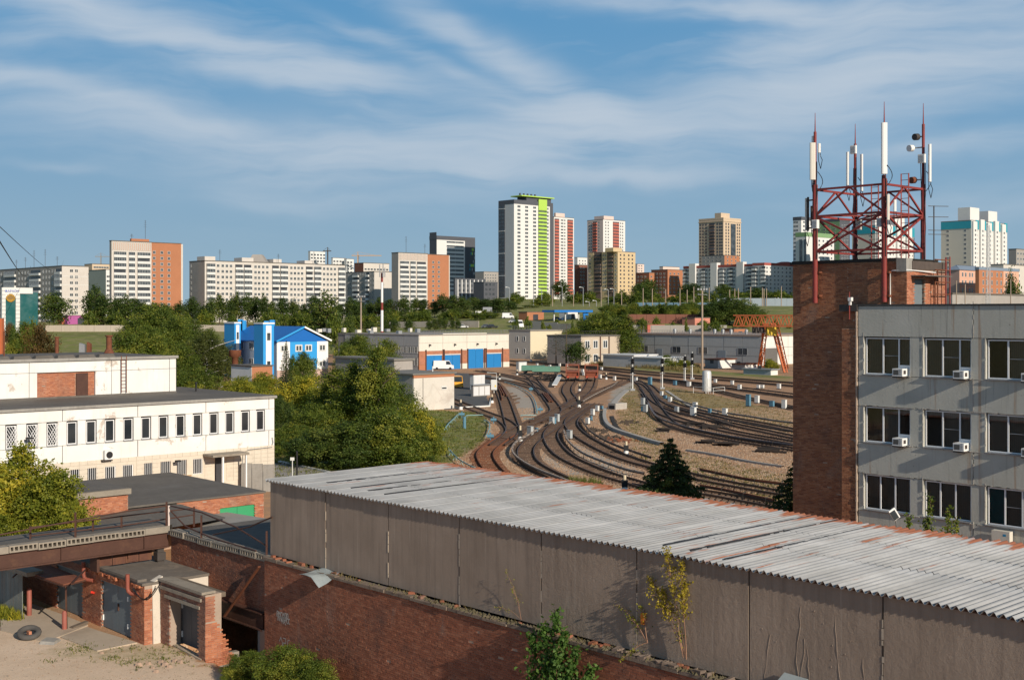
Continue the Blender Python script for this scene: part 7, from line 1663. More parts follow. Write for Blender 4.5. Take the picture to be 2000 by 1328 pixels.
def rooftop(B, lst, mat=None):
 for (a0, a1, b0, b1, h) in lst:
  mb = MB(); mb.fb(B.lit, a0*B.wl, a1*B.wl, b0*B.ws, b1*B.ws, B.zt+.3, B.zt+h); part('roof_house', mb, mat or M_pan, B.o)
B = Bd(121, 600, -60, 173, 520, 'apartment_block', 'grey nine-storey panel block with dark balcony stacks at the far left'); B.body(M_pan, M_pang); nf = 9; z0 = B.zt-nf*2.95-.8; fh = 2.95
S = oF(B.sh, .03)
winset(B, S, grid(u2(S, [2, 37, 43, 49, 55, 84, 90, 96, 102, 107], 1.5), rows(z0, fh, nf)), nmax=140)
balc(B, S, span(S, [(10,31), (60,79), (109,120.5)]), z0, fh, nf, glz=.45)
winset(B, B.lit, grid(u2(B.lit, [138, 141, 148, 150.5], .9), rows(z0, fh, nf)))
aerials(B, [(-.1, 20, 9), (-.1, 34, 9), (1, 8, 5), (1, 60, 5), (1, 48, 6)])
mb = MB()
for v_ in (540, 557, 580, 606): z = CZ-(v_-HV)/4.0; mb.fb(B.lit, 0, B.wl, -.04, 0, z, z+.25)
part('panel_seams', mb, M_frame, B.o, kind='stuff')
B = Bd(207, 800, 173, 220, 527, 'apartment_block', 'grey-green block end between the left slab and the white and brick tower'); B.body(M_whr, plain('grey_green', (.30,.33,.29), .06, .2, .9)); rooftop(B, [(0,1,-.0,1,.3)], M_gre)
winset(B, B.lit, grid(u2(B.lit, [211, 215], 2.0), rows(B.zt-30, 3, 9)))
B = Bd(180, 950, 165, 225, 516, 'apartment_block', 'distant beige building with an orange top storey behind the left towers'); B.body(M_beig, M_beig); winset(B, B.lit, grid(u2(B.lit, [185,190,195,200,205,210], 2.0), rows(B.zt-7, 3, 2)))
def white_brick(uc, Y, ul, um, ur, vt, vb_, z0off, lab, nf, bal, fh, winu, hdr):
 B = Bd(uc, Y, ul, um, vt, 'apartment_tower', lab); B.body(M_pan, M_pang)
 z0 = B.zt-hdr-nf*fh
 balc(B, B.lit, span(B.lit, bal), z0, fh, nf, out=.5, glz=.9)
 mb = MB(); a = .3
 while a < B.wl-.5: mb.fb(B.lit, a, a+.35, -.3, 0, B.zt-hdr+.5, B.zt-.2); a += 1.05
 part('parapet_fins', mb, M_pan, B.o, kind='stuff')
 mb = MB(); a = .8
 while a < B.wl-.5: mb.fb(B.lit, a, a+.18, -.06, 0, B.zt-hdr+.5, B.zt-.4); a += 1.05
 part('rust_stripes', mb, M_br1, B.o, kind='stuff')
 f2 = Fr(B.lit.p(B.wl, 0, 0), E2, -E1); w2 = f2.a(ur); zt2 = CZ-(vb_-HV)/F*f2.o.y
 mb = MB(); mb.fb(f2, .02, w2, .6, B.ws+2, B.zb-6, zt2); part('brick_wing', mb, M_br1, B.o); mb = MB(); mb.fb(f2, 0, w2+.2, .4, B.ws+2.2, zt2, zt2+.3); part('roof', mb, M_roofing, B.o)
 mb = MB(); mb.fb(f2, w2, w2+1.4, 1.5, B.ws+1, B.zb-6, zt2-.1); part('end_strip', mb, M_pan, B.o)
 f3 = oF(f2, -.6); winset(B, f3, grid(u2(f3, winu, 1.5), rows(zt2-hdr*.75-nf*fh, fh, nf))); return B
B = white_brick(218, 580, 214, 296, 355, 471, 474, 0, 'white loggia tower with an orange brick wing, nearer the left edge', 14, [(222,246),(251,263),(268,293)], 2.8, [301, 316, 330], 4.6)
rooftop(B, [(.5,.95,.2,.9,1.6)], M_br1); aerials(B, [(12, 4, 4), (19, 4, 11)])
B = Bd(400, 606, 370, 674, 510, 'apartment_block', 'very long cream nine-storey panel block with balcony stacks'); B.body(M_pan, M_pang); nf = 9; fh = 2.8; z0 = B.zt-.9-nf*fh
bal = [(403,419),(459,474),(476,491),(531,545),(547,561),(597,611),(613,626),(660,673)]
balc(B, B.lit, span(B.lit, bal), z0, fh, nf, glz=.85)
cu = [426,435,443,451, 499,506,514,522, 569,576,583,590, 633,640,647,654]
winset(B, B.lit, grid(u2(B.lit, cu, 1.5), rows(z0, fh, nf)))
winset(B, oF(B.sh,.03), grid(u2(B.sh, [373], 1.5), rows(z0, fh, nf)))
rooftop(B, [(.03,.1,.3,.8,2.6),(.28,.36,.3,.8,2.6),(.50,.56,.3,.8,2.4),(.73,.8,.3,.8,2.2)]);
mb = MB(); p = V_(B.lit.p(B.wl*.42, 8, B.zt)); mb.hull([p+V_(v) for v in ((-5,-4,0),(5,-4,0),(5,4,0),(-5,4,0))], [p+V_(v) for v in ((-2.5,-3,4.5),(2,-3,4.5),(2,3,4.5),(-2.5,3,4.5))]); part('roof_house', mb, M_pang, B.o)
aerials(B, [(10,3,6),(44,3,5),(66,3,7),(95,3,6)])
B = white_brick(778, 707, 765, 835, 878, 494, 497, 0, 'white loggia tower with an orange brick wing, nearer the middle', 12, [(781,798),(801,811),(814,832)], 2.8, [846, 857], 4.4); aerials(B, [(8,3,10),(22,3,6)])
B = Bd(731, 760, 676, 766, 531, 'apartment_block', 'shaded grey nine-storey block between the long slab and the middle brick tower'); B.body(M_pan, M_pang); S = oF(B.sh,.03)
winset(B, S, grid(u2(S, [680,684,688,703,708,713,723,728], 1.5), rows(B.zt-26, 2.9, 9)), nmax=150); balc(B, S, span(S, [(690,701),(715,721)]), B.zt-26, 2.9, 9, glz=.3)
B = Bd(710, 900, 692, 760, 514, 'apartment_block', 'dark red brick and beige block peeping over the grey one'); B.body(M_pan, M_br2); winset(B, B.lit, grid(u2(B.lit, range(714,758,6), 2), rows(B.zt-9, 3, 2)))
for uc, ul, ur, vt, lab in ((606,602,635,491,'distant new white tower under construction left of the crane'),(650,647,676,504,'distant white stepped tower right of the dark crane, left part'),(677,672,691,506,'distant white stepped tower right of the dark crane, right part')):
 B = Bd(uc, 1500, ul, ur, vt, 'apartment_tower', lab); B.body(M_whr); winset(B, B.lit, grid(u2(B.lit, range(uc+3, ur-1, 6), 3), rows(B.zt-34, 4, 8, 2.2)), nmax=60)
def tower_crane(u, vt, Y, jl, jr, lab, mat):
 p = XY(u, Y); z = CZ-(vt-HV)/F*Y; o = root('tower_crane', lab, 'crane', (p.x,p.y,gz(p)), 'tower cranes on the skyline'); mb = MB(); mb.beam((p.x,p.y,gz(p)), (p.x,p.y,z), 1.4); part('tower', mb, mat, o)
 k = Y/F; mb = MB(); mb.beam((p.x-jl*k,p.y,z-1.5), (p.x+jr*k,p.y,z-1.5), 1.0); part('jib', mb, mat, o); mb = MB(); mb.beam((p.x,p.y,z+3), (p.x+jr*k*.7,p.y,z-1), .25); mb.beam((p.x,p.y,z+3), (p.x-jl*k,p.y,z-1), .25); mb.beam((p.x,p.y,z-1),(p.x,p.y,z+3),.8); part('tie', mb, mat, o)
tower_crane(640, 488, 1480, 9, 7, 'dark tower crane beside the white tower under construction', M_dksteel); tower_crane(699, 497, 1480, 12, 46, 'yellow-brown tower crane with a long jib over the brick block', plain('crane_tan', (.45,.30,.18), .1, .5, .7)); tower_crane(197, 499, 1500, 11, 18, 'pale tower crane left of the white and brick tower', M_greysteel)
B = Bd(853, 1000, 839, 908, 468, 'office_tower', 'white office tower framed in charcoal, with a green-spotted dark side'); B.body(M_whr, M_dk, M_dk, 3.2)
winset(B, B.lit, [(B.lit.a(872), B.lit.a(906), z, z+1.7) for z in np.arange(B.zt-42, B.zt-2, 3.3)], nmax=40, frame=.2)
mb = MB(); f2 = Fr(B.lit.p(B.wl, 0, 0), E2, -E1); w2 = f2.a(928); mb.fb(f2, .02, w2, 0, B.ws, B.zb-6, B.zt+3.2); part('dark_wing', mb, M_dk, B.o); mb = MB(); rr = random.Random(2)
for k in range(12):
 for j in range(5):
  if rr.random() < .45: mb.mi = rr.randrange(3); mb.fb(f2, w2*.45+j*w2*.11, w2*.45+(j+.8)*w2*.11, -.1, 0, B.zt-8-k*3.3, B.zt-8-k*3.3+2.2)
part('coloured_panels', mb, [M_lime, M_greysteel, M_teal], B.o, kind='stuff')
mb = MB(); mb.fb(B.sh, 0.2, B.ws*.98, -.2, 0, B.zt+.5, B.zt+6); part('side_tower', mb, M_dk, B.o)
B = Bd(889, 900, 886, 948, 546, 'office_building', 'low charcoal and grey office with white fins left of the lime tower'); B.body(plain('slate_cladding', (.13,.14,.155), .08, .2, .7), M_dk, M_dk, 1.0); mb = MB()
for u_ in range(893, 948, 8): mb.fb(B.lit, B.lit.a(u_), B.lit.a(u_)+.8, -.5, 0, B.zb-2, B.zt)
part('fins', mb, M_whr, B.o, kind='stuff'); winset(B, B.lit, grid(u2(B.lit, range(897, 946, 8), 2.2), rows(B.zt-13, 3.4, 4, 1.8)), framem=M_dk);
B = Bd(945, 880, 925, 972, 552, 'office_building', 'low dark block against the foot of the lime tower'); B.body(M_dk, M_dk, M_dk, .6); winset(B, B.lit, grid(u2(B.lit, [950,957,964], 2.2), rows(B.zt-10, 3.4, 3, 1.8)), framem=M_dk)
B = Bd(945, 1300, 925, 975, 531, 'apartment_block', 'distant dull block between the charcoal office and the lime tower'); B.body(M_pang, M_pang); winset(B, B.lit, grid(u2(B.lit, range(948,972,5), 2), rows(B.zt-14, 3, 4)))
Y = 934; B = Bd(1004, Y, 974, 1074, 398, 'apartment_tower', 'tall white and charcoal tower with a lime green balcony strip and lime roof canopy'); B.body(M_whr, plain('shade_white', (.52,.52,.52), .04, .3, .8), M_dk, 3.2)  # blank side: shade baked into a greyer copy of the white
nf = 25; fh = (B.zt-24.5)/nf*.985; z0 = B.zt-nf*fh-.6
winset(B, B.lit, grid(u2(B.lit, [1013.5, 1028.5, 1044], 3.4), rows(z0, fh, nf, 1.8, .7))+grid(u2(B.lit, [1070], 1.8), rows(z0, fh, nf, 1.8, .7)), nmax=120, frame=.15)
balc(B, B.lit, span(B.lit, [(1051,1067)]), z0, fh, nf, out=.8, ph=1.3, matp=M_lime, glz=1)
mb = MB(); mb.fb(B.lit, B.lit.a(1051), B.lit.a(1067), -.9, -.0, B.zt-3, B.zt+5); part('lime_panel', mb, M_lime, B.o)
mb = MB(); S = B.sh; mb.fb(S, S.a(986.5), S.a(974), -.3, 0, B.zb-5, B.zt); part('glass_side', mb, M_dk, B.o)
winset(B, oF(S, .3), grid([(S.a(985.5), S.a(980.5)), (S.a(980), S.a(975))], rows(z0, fh, nf, 2.1, .4)), nmax=50, framem=M_dk)
mb = MB()
for k in range(0, nf, 6): mb.fb(S, S.a(986.5), S.a(974), -.5, -.3, z0+k*fh, z0+k*fh+.5)
part('white_bands', mb, M_whr, B.o, kind='stuff')
f2 = Fr(B.lit.p(B.wl, 0, 0), E2, -E1); w2 = f2.a(1081); mb = MB(); mb.fb(f2, .02, w2, .5, B.ws-2, B.zb-6, B.zt+3); part('dark_wing', mb, M_dk, B.o)
mb = MB(); L = B.lit; a0, a1 = L.a(1017), L.a(1081); mb.fb(L, L.a(1030), L.a(1078), 1, B.ws-6, B.zt+3.2, B.zt+6.2); part('penthouse', mb, M_dk, B.o); mb = MB(); mb.fb(L, a0, a1, -1.0, B.ws-6, B.zt+6.2, B.zt+7.0); part('lime_canopy', mb, M_lime, B.o)
for k in range(5): mb = MB(); mb.fb(L, a0+3+k*4, a0+4.2+k*4, 4, 5, B.zt+7.4, B.zt+9); part('roof_vent', mb, M_dk, B.o)
def redwhite(uc, Y, ul, ur, vt, lab, bal_l, bal_s, nf, fh, ms, up=None, winl=(), win_s=()):
 B = Bd(uc, Y, ul, ur, vt, 'apartment_tower', lab); B.body(M_whr, ms); z0 = B.zt-1.2-nf*fh
 balc(B, B.lit, span(B.lit, bal_l), z0, fh, nf, out=.9, ph=1.5, matp=M_redb, glz=.9); S = oF(B.sh, .03); balc(B, S, span(S, bal_s), z0, fh, nf, out=.9, ph=1.5, matp=M_redb, glz=.5)
 winset(B, B.lit, grid(u2(B.lit, winl, 1.8), rows(z0, fh, nf)), nmax=120); winset(B, S, grid(u2(S, win_s, 1.8), rows(z0, fh, nf)), nmax=80)
 rooftop(B, [(.1,.55,.1,.7,4)], M_pink); return B
redwhite(1082, 1150, 1076, 1121, 424, 'pink and white tower with red balconies right behind the lime tower', [(1083,1091),(1108,1118)], [], 24, 2.95, M_pink, winl=(1096.5,1099,1103))
redwhite(1178, 1200, 1147, 1221, 429, 'broad red, white and beige tower rising behind the yellow-brown block', [(1197,1208)], [(1158,1166)], 24, 2.95, M_pink, winl=(1183,1188,1212,1216), win_s=(1151,1155,1170))
B = Bd(1207, 950, 1150, 1241, 492, 'apartment_block', 'yellow and dark brown stepped block with balconies in the centre right'); B.body(M_yel, M_brn, M_brn); nf = 10; fh = 3.0; z0 = B.zt-nf*fh-1; S = oF(B.sh, .03)
mb = MB()
for a, b in ((1150,1160),(1176,1186),(1199,1207)): a_, b_ = sorted((S.a(a), S.a(b))); mb.fb(S, a_, b_, -.3, 0, B.zb-5, B.zt+.2)
part('yellow_bay', mb, M_yel, B.o, kind='stuff'); balc(B, S, span(S, [(1162,1174),(1188,1197)]), z0, fh, nf, matp=M_brn, glz=.3)
winset(B, oF(S,.3), grid(u2(S, [1153,1179,1183,1203], 1.6), rows(z0, fh, nf)), nmax=80); winset(B, B.lit, grid(u2(B.lit, [1212,1219,1228,1235], 1.6), rows(z0, fh, nf)), nmax=80, framem=M_brn)
mb = MB(); mb.fb(B.lit, -6, 4, -.5, 8, B.zt, B.zt+3); part('roof_step', mb, M_yel, B.o)
B = Bd(1131, 1000, 1122, 1147, 518, 'apartment_block', 'narrow dark red brick block between the two pink towers'); B.body(M_br2, M_br2); winset(B, B.lit, grid(u2(B.lit, [1135,1140], 2), rows(B.zt-22, 3, 7)))
B = Bd(1128, 1300, 1122, 1147, 503, 'apartment_block', 'distant pale block peeping above the narrow dark red one'); B.body(M_whr, M_whr); winset(B, B.lit, grid(u2(B.lit, [1132,1138,1143], 2), rows(B.zt-8, 3, 2)))
for uc, ul, ur, vt, lab, ww in ((1268,1242,1278,533,'dark red brick block right of the yellow-brown one',(1272,)),(1304,1272,1334,527,'longer dark red brick block left of the white long block',(1309,1317,1325))):
 B = Bd(uc, 960, ul, ur, vt, 'apartment_block', lab); B.body(M_br1, M_br2); S = oF(B.sh,.03); winset(B, S, grid(u2(S, range(ul+4, uc-1, 7), 1.8), rows(B.zt-22, 2.9, 7)), nmax=60); winset(B, B.lit, grid(u2(B.lit, ww, 1.8), rows(B.zt-22, 2.9, 7)), nmax=60)
B = Bd(1295, 1300, 1288, 1327, 521, 'apartment_block', 'distant pinkish block above the dark red bricks'); B.body(M_pink); winset(B, B.lit, grid(u2(B.lit, [1300,1308,1316,1322], 2), rows(B.zt-8, 3, 2)))
B = Bd(1245, 1600, 1240, 1258, 516, 'apartment_block', 'tiny distant pink tower right of the yellow-brown block'); B.body(M_pink); winset(B, B.lit, grid(u2(B.lit, [1248,1253], 3), rows(B.zt-14, 3.4, 4)))
B = Bd(1413, 1150, 1365, 1447, 428, 'apartment_tower', 'lone beige and brown tower with dark vertical strips right of the centre'); B.body(M_beig, M_beig, M_beig, 1.5); nf = 24; fh = 2.9; z0 = B.zt-3-nf*fh; S = oF(B.sh,.03)
balc(B, S, span(S, [(1385,1396)]), z0, fh, nf, matp=M_brn, glz=.2); winset(B, S, grid(u2(S, [1368,1373,1379,1401,1406,1410], 1.9), rows(z0, fh, nf, 2.0, .5)), nmax=144, framem=M_brn)
mb = MB(); a_, b_ = B.lit.a(1427), B.lit.a(1436); mb.fb(B.lit, a_, b_, -.6, 0, z0, B.zt-4); part('glass_strip', mb, M_gwin, B.o); winset(B, B.lit, grid(u2(B.lit, [1418,1423,1440,1444], 1.8), rows(z0, fh, nf, 2.0, .5)), nmax=96, framem=M_brn)
mb = MB(); mb.fb(B.lit, -.6, B.wl+.6, -.6, B.ws+.6, B.zt-2.2, B.zt-1.6); part('cornice', mb, M_beig, B.o); rooftop(B, [(.0,.5,.1,.35,6)], M_beig)
B = Bd(1415, 1050, 1370, 1444, 499, 'apartment_block', 'grey and red stepped block at the foot of the lone beige tower'); B.body(M_br1, M_pang); S = oF(B.sh,.03); winset(B, S, grid(u2(S, [1376,1384,1392,1400,1408], 2), rows(B.zt-12, 3, 4))); winset(B, B.lit, grid(u2(B.lit, [1421,1429,1437], 2), rows(B.zt-12, 3, 4)))
for uc, Y, ul, ur, vt, lab, lw in ((1475, 900, 1335, 1492, 520, 'long white nine-storey block with stepped bays under a red roof', (1479,1484,1488)), (1493, 880, 1470, 1549, 518, 'white balconied block end next to the brick tower', (1498,1505,1513,1520,1528,1536,1543))):
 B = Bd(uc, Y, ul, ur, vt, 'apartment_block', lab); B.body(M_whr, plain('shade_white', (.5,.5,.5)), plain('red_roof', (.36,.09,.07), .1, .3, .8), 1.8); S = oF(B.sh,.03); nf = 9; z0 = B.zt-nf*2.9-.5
 cols = list(range(ul+3, uc-1, 6)); winset(B, S, grid(u2(S, [c for i, c in enumerate(cols) if i % 3], 1.8), rows(z0, 2.9, nf)), nmax=170); balc(B, S, [(S.a(c)-1.8, S.a(c)+1.8) for i, c in enumerate(cols) if i % 3 == 0], z0, 2.9, nf, glz=.8)
 winset(B, B.lit, grid(u2(B.lit, lw, 1.8), rows(z0, 2.9, nf)), nmax=120)
 if ul < 1400:
  for u_ in (1354, 1396, 1447): mb = MB(); a_ = S.a(u_); mb.fb(S, a_-3, a_+3, -1.5, 3, B.zt-28, B.zt+3.5); part('stair_bay', mb, M_whr, B.o)
mb = MB(); p = XY(1533, 930); z = CZ-(513-HV)/F*930; mb.tube([(p.x,p.y,z-3),(p.x,p.y,z-1),(p.x,p.y,z+.5)], [10,9,3], 14); thing('dome_roof', mb, MATS['red_roof'], 'low red domed roof just above the white block by the tower', 'roof')
B = Bd(1565, 900, 1549, 1592, 430, 'apartment_tower', 'white tower with grey glass bays seen left of the lattice'); B.body(M_whr, M_whr, M_dk, 2.5); S = oF(B.sh,.03); winset(B, S, grid(u2(S, [1552,1557], 2), rows(B.zt-60, 3, 20)), nmax=60); winset(B, B.lit, grid(u2(B.lit, [1570,1578,1586], 2.2), rows(B.zt-60, 3, 20)), nmax=60)
B = Bd(1575, 860, 1554, 1629, 462, 'apartment_block', 'white block with pale green top band behind the left lattice leg'); B.body(M_whr, M_whr, M_gre, 3); S = oF(B.sh,.03)
for u0, u1 in ((1562,1567),(1571,1575)): mb = MB(); a_, b_ = sorted((S.a(u0), S.a(u1))); mb.fb(S, a_, b_, -.5, 0, B.zt-40, B.zt-2); part('glass_bay', mb, M_gwin, B.o)
winset(B, B.lit, grid(u2(B.lit, [1600,1608,1616,1624], 2), rows(B.zt-40, 3, 13)), nmax=60)
B = Bd(1640, 1000, 1592, 1660, 432, 'apartment_tower', 'charcoal and green tower behind the lattice'); B.body(M_dk, M_gre, M_dk, 2); winset(B, B.lit, grid(u2(B.lit, [1645,1650,1655], 2.2), rows(B.zt-50, 3, 16)), nmax=60); winset(B, oF(B.sh,.03), grid(u2(B.sh, [1600,1610,1620,1630], 2.2), rows(B.zt-50, 3, 16)), nmax=70)
def tealblock(uc, Y, ul, ur, vt, lab, bays):
 B = Bd(uc, Y, ul, ur, vt, 'apartment_block', lab); B.body(M_whr, plain('cream_side', (.56,.52,.45), .05, .3, .9)); nf = 15; fh = 2.95; z0 = B.zt-5-nf*fh; S = oF(B.sh,.03)
 mb = MB(); mb.fb(S, 0, B.ws, -.25, 0, B.zt-5, B.zt-.2); part('teal_band', mb, M_teal, B.o)
 for k in range(bays):
  w = B.wl/bays; x = k*w; mb = MB(); mb.fb(B.lit, x+.2, x+w*.55, -1.4, 0, B.zb-5, B.zt+(1.2 if k % 2 else -.5)); part('bay', mb, M_whr, B.o)
  mb = MB(); mb.fb(B.lit, x+w*.56, x+w*.98, -.3, 0, B.zt-5.5, B.zt+.6); part('teal_panel', mb, M_teal, B.o)
  f = oF(B.lit, 1.4); winset(B, f, [(x+w*.2, x+w*.2+1.8, a, b) for a, b in rows(z0, fh, nf)], nmax=40); winset(B, B.lit, [(x+w*.66, x+w*.66+2.0, a, b) for a, b in rows(z0, fh, nf)], nmax=40)
 winset(B, S, grid(u2(S, [S and (uc-(uc-ul)*.2), uc-(uc-ul)*.78], 1.8), rows(z0, fh, nf)), nmax=40)
 rooftop(B, [(.05,.3,.1,.5,9),(.55,.8,.1,.5,8)], M_whr); return B
tealblock(1710, 800, 1664, 1786, 441, 'white block with teal top panels seen through the right of the lattice', 4)
tealblock(1897, 800, 1838, 1967, 431, 'white tower block with teal top panels right of the lattice', 5)
B = Bd(1874, 520, 1846, 1925, 528, 'school_building', 'salmon pink four-storey building with a blue-grey hipped roof at the right edge'); M_sal = plain('salmon_render', (.62,.37,.27), .06, .3, .9)
B.body(M_sal, plain('dull_pink', (.45,.31,.27), .06, .3, .9), M_sal, .2); winset(B, B.lit, grid(u2(B.lit, [1880,1886,1894,1899,1906,1912], 1.3), rows(B.zt-13.5, 3.3, 4, 1.9)))
M_blr = plain('bluegrey_roof', (.20,.25,.32), .08, .4, .6); mb = MB(); L = B.lit; h = B.zt+.2; mb.hull([L.p(-.5,-.5,h), L.p(B.wl+.5,-.5,h), L.p(B.wl+.5,B.ws+.5,h), L.p(-.5,B.ws+.5,h)], [L.p(3,3.5,h+2.2), L.p(B.wl-3,3.5,h+2.2), L.p(B.wl-3,B.ws-3.5,h+2.2), L.p(3,B.ws-3.5,h+2.2)]); part('hip_roof', mb, M_blr, B.o)
B = Bd(1912, 500, 1905, 1990, 527, 'school_building', 'orange brick wing of the salmon building near the right edge'); B.body(M_sal, M_br1, M_blr, 1.2); mb = MB(); mb.fb(B.lit, 0, B.wl*.6, -.05, 0, B.zt-16, B.zt-.1); part('brick_front', mb, M_br1, B.o); winset(B, oF(B.lit,.05), grid(u2(B.lit, [1920,1927,1937,1947,1955,1965,1975], 1.3), rows(B.zt-13.5, 3.3, 4, 1.9)))
B = Bd(1985, 700, 1970, 2060, 487, 'apartment_block', 'dull grey distant block cut by the right edge of the picture'); B.body(M_pang, M_pang); winset(B, B.lit, grid(u2(B.lit, [1988,1994,1999], 1.8), rows(B.zt-16, 3, 5)))
B = Bd(1960, 640, 1935, 2060, 517, 'apartment_block', 'pale block low at the right edge behind the salmon building'); B.body(M_pan, M_pan); winset(B, B.lit, grid(u2(B.lit, [1966,1974,1982,1990], 1.8), rows(B.zt-10, 3, 3)))
B = Bd(1860, 300, 1700, 2100, 575, 'flat_hall', 'long low dark-grey hall behind the roof edge of the office building'); B.body(M_pang, M_pang); winset(B, B.lit, grid(u2(B.lit, range(1870,2000,14), 1.6), [(B.zt-4, B.zt-2.2)]))
B = Bd(4, 470, -30, 75, 563, 'glass_building', 'teal glass building with a white arched portal and golden emblem at the far left'); L = B.lit
mb = MB(); mb.fb(L, L.a(40), L.a(75), .6, 20, B.zb-4, B.zt-1.5); part('glass_wall', mb, M_tealg, B.o)
mb = MB(); a0, a1, aa, ab_ = 0, L.a(39), L.a(11), L.a(31); mb.fb(L, a0, aa, 0, 1.2, B.zb-3, B.zt-2); mb.fb(L, ab_, a1, 0, 1.2, B.zb-3, B.zt-2); mb.fb(L, a0, L.a(64), 0, 1.2, B.zt-2, B.zt+.3)
am = (aa+ab_)/2; ar = (ab_-aa)/2
for k in range(8):
 t0, t1 = math.pi*k/8, math.pi*(k+1)/8; xm = sorted((am+ar*math.cos(t0), am+ar*math.cos(t1))); zh = B.zt-2-ar*.9+ar*.9*min(math.sin(t0), math.sin(t1)); mb.fb(L, xm[0], xm[1], 0.01, .48, zh, B.zt-2)
part('portal', mb, M_whr, B.o); mb = MB(); mb.fb(L, aa, ab_, .5, 1.2, B.zb-3, B.zt-2); part('glass_arch', mb, M_tealg, B.o)
mb = MB()
for k in range(9): z = B.zt-1-k*1.5; mb.fb(L, a0, aa, -.04, 0, z, z+.12); mb.fb(L, ab_, a1, -.04, 0, z, z+.12)
part('dark_lines', mb, M_dk, B.o, kind='stuff')
c = V_(L.p((aa+ab_)/2, .3, CZ-(581-HV)/F*470)); mb = MB(); mb.tube([c, c+E1*.2], 1.75, 20); part('emblem_disc', mb, plain('emblem_gold', (.55,.30,.05), .3, 1.5, .35, .5), B.o)
mb = MB();
for s in range(-4, 5): x = s*.28; q = c+E2*x+E1*.22; mb.beam(q+V_((0,0,-.9+.1*abs(s))), q+V_((0,0,.9-.15*abs(s))), .09)
part('emblem_relief', mb, M_dk, B.o)
try:
 cu = bpy.data.curves.new('letters', 'FONT'); cu.body = 'ФАРАОН'; cu.size = 1.25; cu.extrude = .06; to = bpy.data.objects.new('letters', cu); COL.objects.link(to); bpy.context.view_layer.update(); me = bpy.data.meshes.new_from_object(to); bpy.data.objects.remove(to); me.materials.clear(); me.materials.append(plain('letter_blue', (.10,.16,.50), .05, 1, .5))
 q = V_(L.p(L.a(9), -.1, B.zt-1.5))-V_(B.o.location); inst('lettering', me, q, B.o, (math.pi/2, 0, math.atan2(E2.y, E2.x)))
except Exception as e: print('font', e)
mb = MB(); mb.hull([L.p(L.a(40),.5,B.zt-1.6), L.p(L.a(75),.5,B.zt-5), L.p(L.a(75),12,B.zt-5), L.p(L.a(40),12,B.zt-1.6)], [L.p(L.a(40),.5,B.zt-.9), L.p(L.a(62),.5,B.zt-1.2), L.p(L.a(62),12,B.zt-1.2), L.p(L.a(40),12,B.zt-.9)]); part('glass_roof', mb, M_tealg, B.o)
# ---------------- band between depot and city ----------------
def wallrun(u0, v0, u1, v1, h, mat, label, name='concrete_fence', th=.25, pw=6.0, cat='fence'):
 a, b = TG(u0, v0), TG(u1, v1); d = b-a; L_ = V_((d.x, d.y, 0)).length; e = V_((d.x, d.y, 0))/L_; f = Fr(a, e, V_((-e.y, e.x, 0))); o = root(name, label, cat, a); n = max(1, int(L_/pw))
 for k in range(n):
  x0, x1 = L_*k/n, L_*(k+1)/n; z = min(gz(f.p(x0,0,0)), gz(f.p(x1,0,0))); zz_ = a.z+d.z*(k+.5)/n; mb = MB(); mb.fb(f, x0+.04, x1-.04, 0, th, z-.6, zz_+h); part('panel', mb, mat, o)
M_fen = plain('fence_concrete', (.46,.40,.33), .12, .4, .95, streak=.2)
wallrun(88, 648, 248, 648, 2.6, M_fen, 'pale concrete fence above the grass slope at the left'); wallrun(370, 647, 440, 648, 2.6, M_fen, 'pale concrete fence just left of the blue building'); wallrun(760, 641, 935, 640, 2.5, M_fen, 'long pale concrete fence behind the depot roof'); wallrun(1030, 643, 1120, 652, 3.2, M_pang, 'grey concrete retaining wall right of the parked van')
wallrun(1225, 632, 1395, 632, 3.6, M_br2, 'long dark red brick garage wall in front of the embankment', 'garage_row', 6, 3.5, 'garages'); wallrun(1235, 651, 1420, 651, 2.8, M_pang, 'grey concrete fence behind the grey hall'); wallrun(1330, 612, 1395, 618, 4.5, M_pang, 'grey brick shed wall at the foot of the embankment', 'shed_wall', 3, 5, 'wall')
wallrun(1240, 598, 1400, 598, 1.8, plain('blue_fence', (.10,.18,.26), .1, .4, .7), 'long blue railing fence along the embankment, left part', 'blue_fence'); wallrun(1400, 597, 1560, 598, 4.0, plain('pale_blue_wall', (.36,.42,.47), .1, .4, .8), 'pale blue noise wall along the embankment, right part', 'noise_wall')
def box_thing(name, u, v, w, h, d, mat, label, cat, roof=None, extra=None):
 p = TG(u, v); f = Fr(p, E2, -E1); o = root(name, label, cat, p); mb = MB(); mb.fb(f, -w/2, w/2, 0, d, p.z-1, p.z+h); part('body', mb, mat, o)
 mb = MB(); mb.fb(f, -w/2-.2, w/2+.2, -.2, d+.2, p.z+h, p.z+h+.2); part('roof', mb, roof or M_roofing, o)
 mb = MB(); mb.fb(f, -w*.15, w*.15, -.05, 0, p.z, p.z+h*.7); part('door', mb, M_gdark, o); return o, f, p
box_thing('brick_garage', 1372, 640, 9, 3.6, 6, plain('salmon_wall', (.55,.22,.16), .06, .4, .9), 'salmon pink garage end on the dark red garage row', 'garage'); box_thing('container', 1281, 650, 9, 2.6, 3, plain('container_red', (.42,.12,.09), .06, .4, .7), 'red shipping container beyond the grey hall', 'container', plain('container_red', (.42,.12,.09)))
box_thing('brick_hut', 1046, 625, 9.5, 3.2, 5, M_br1, 'orange brick hut beside the filling station', 'hut'); box_thing('white_kiosk', 1119, 623, 6, 3.0, 5, M_whr, 'white shop box under the blue filling station canopy', 'kiosk'); box_thing('brick_hut', 1446, 660, 7, 3.0, 5, M_br1, 'orange brick hut under the left end of the gantry crane', 'hut'); box_thing('roof_kiosk', 1313, 585, 9, 3, 5, M_br1, 'small orange brick kiosk on the embankment', 'kiosk')
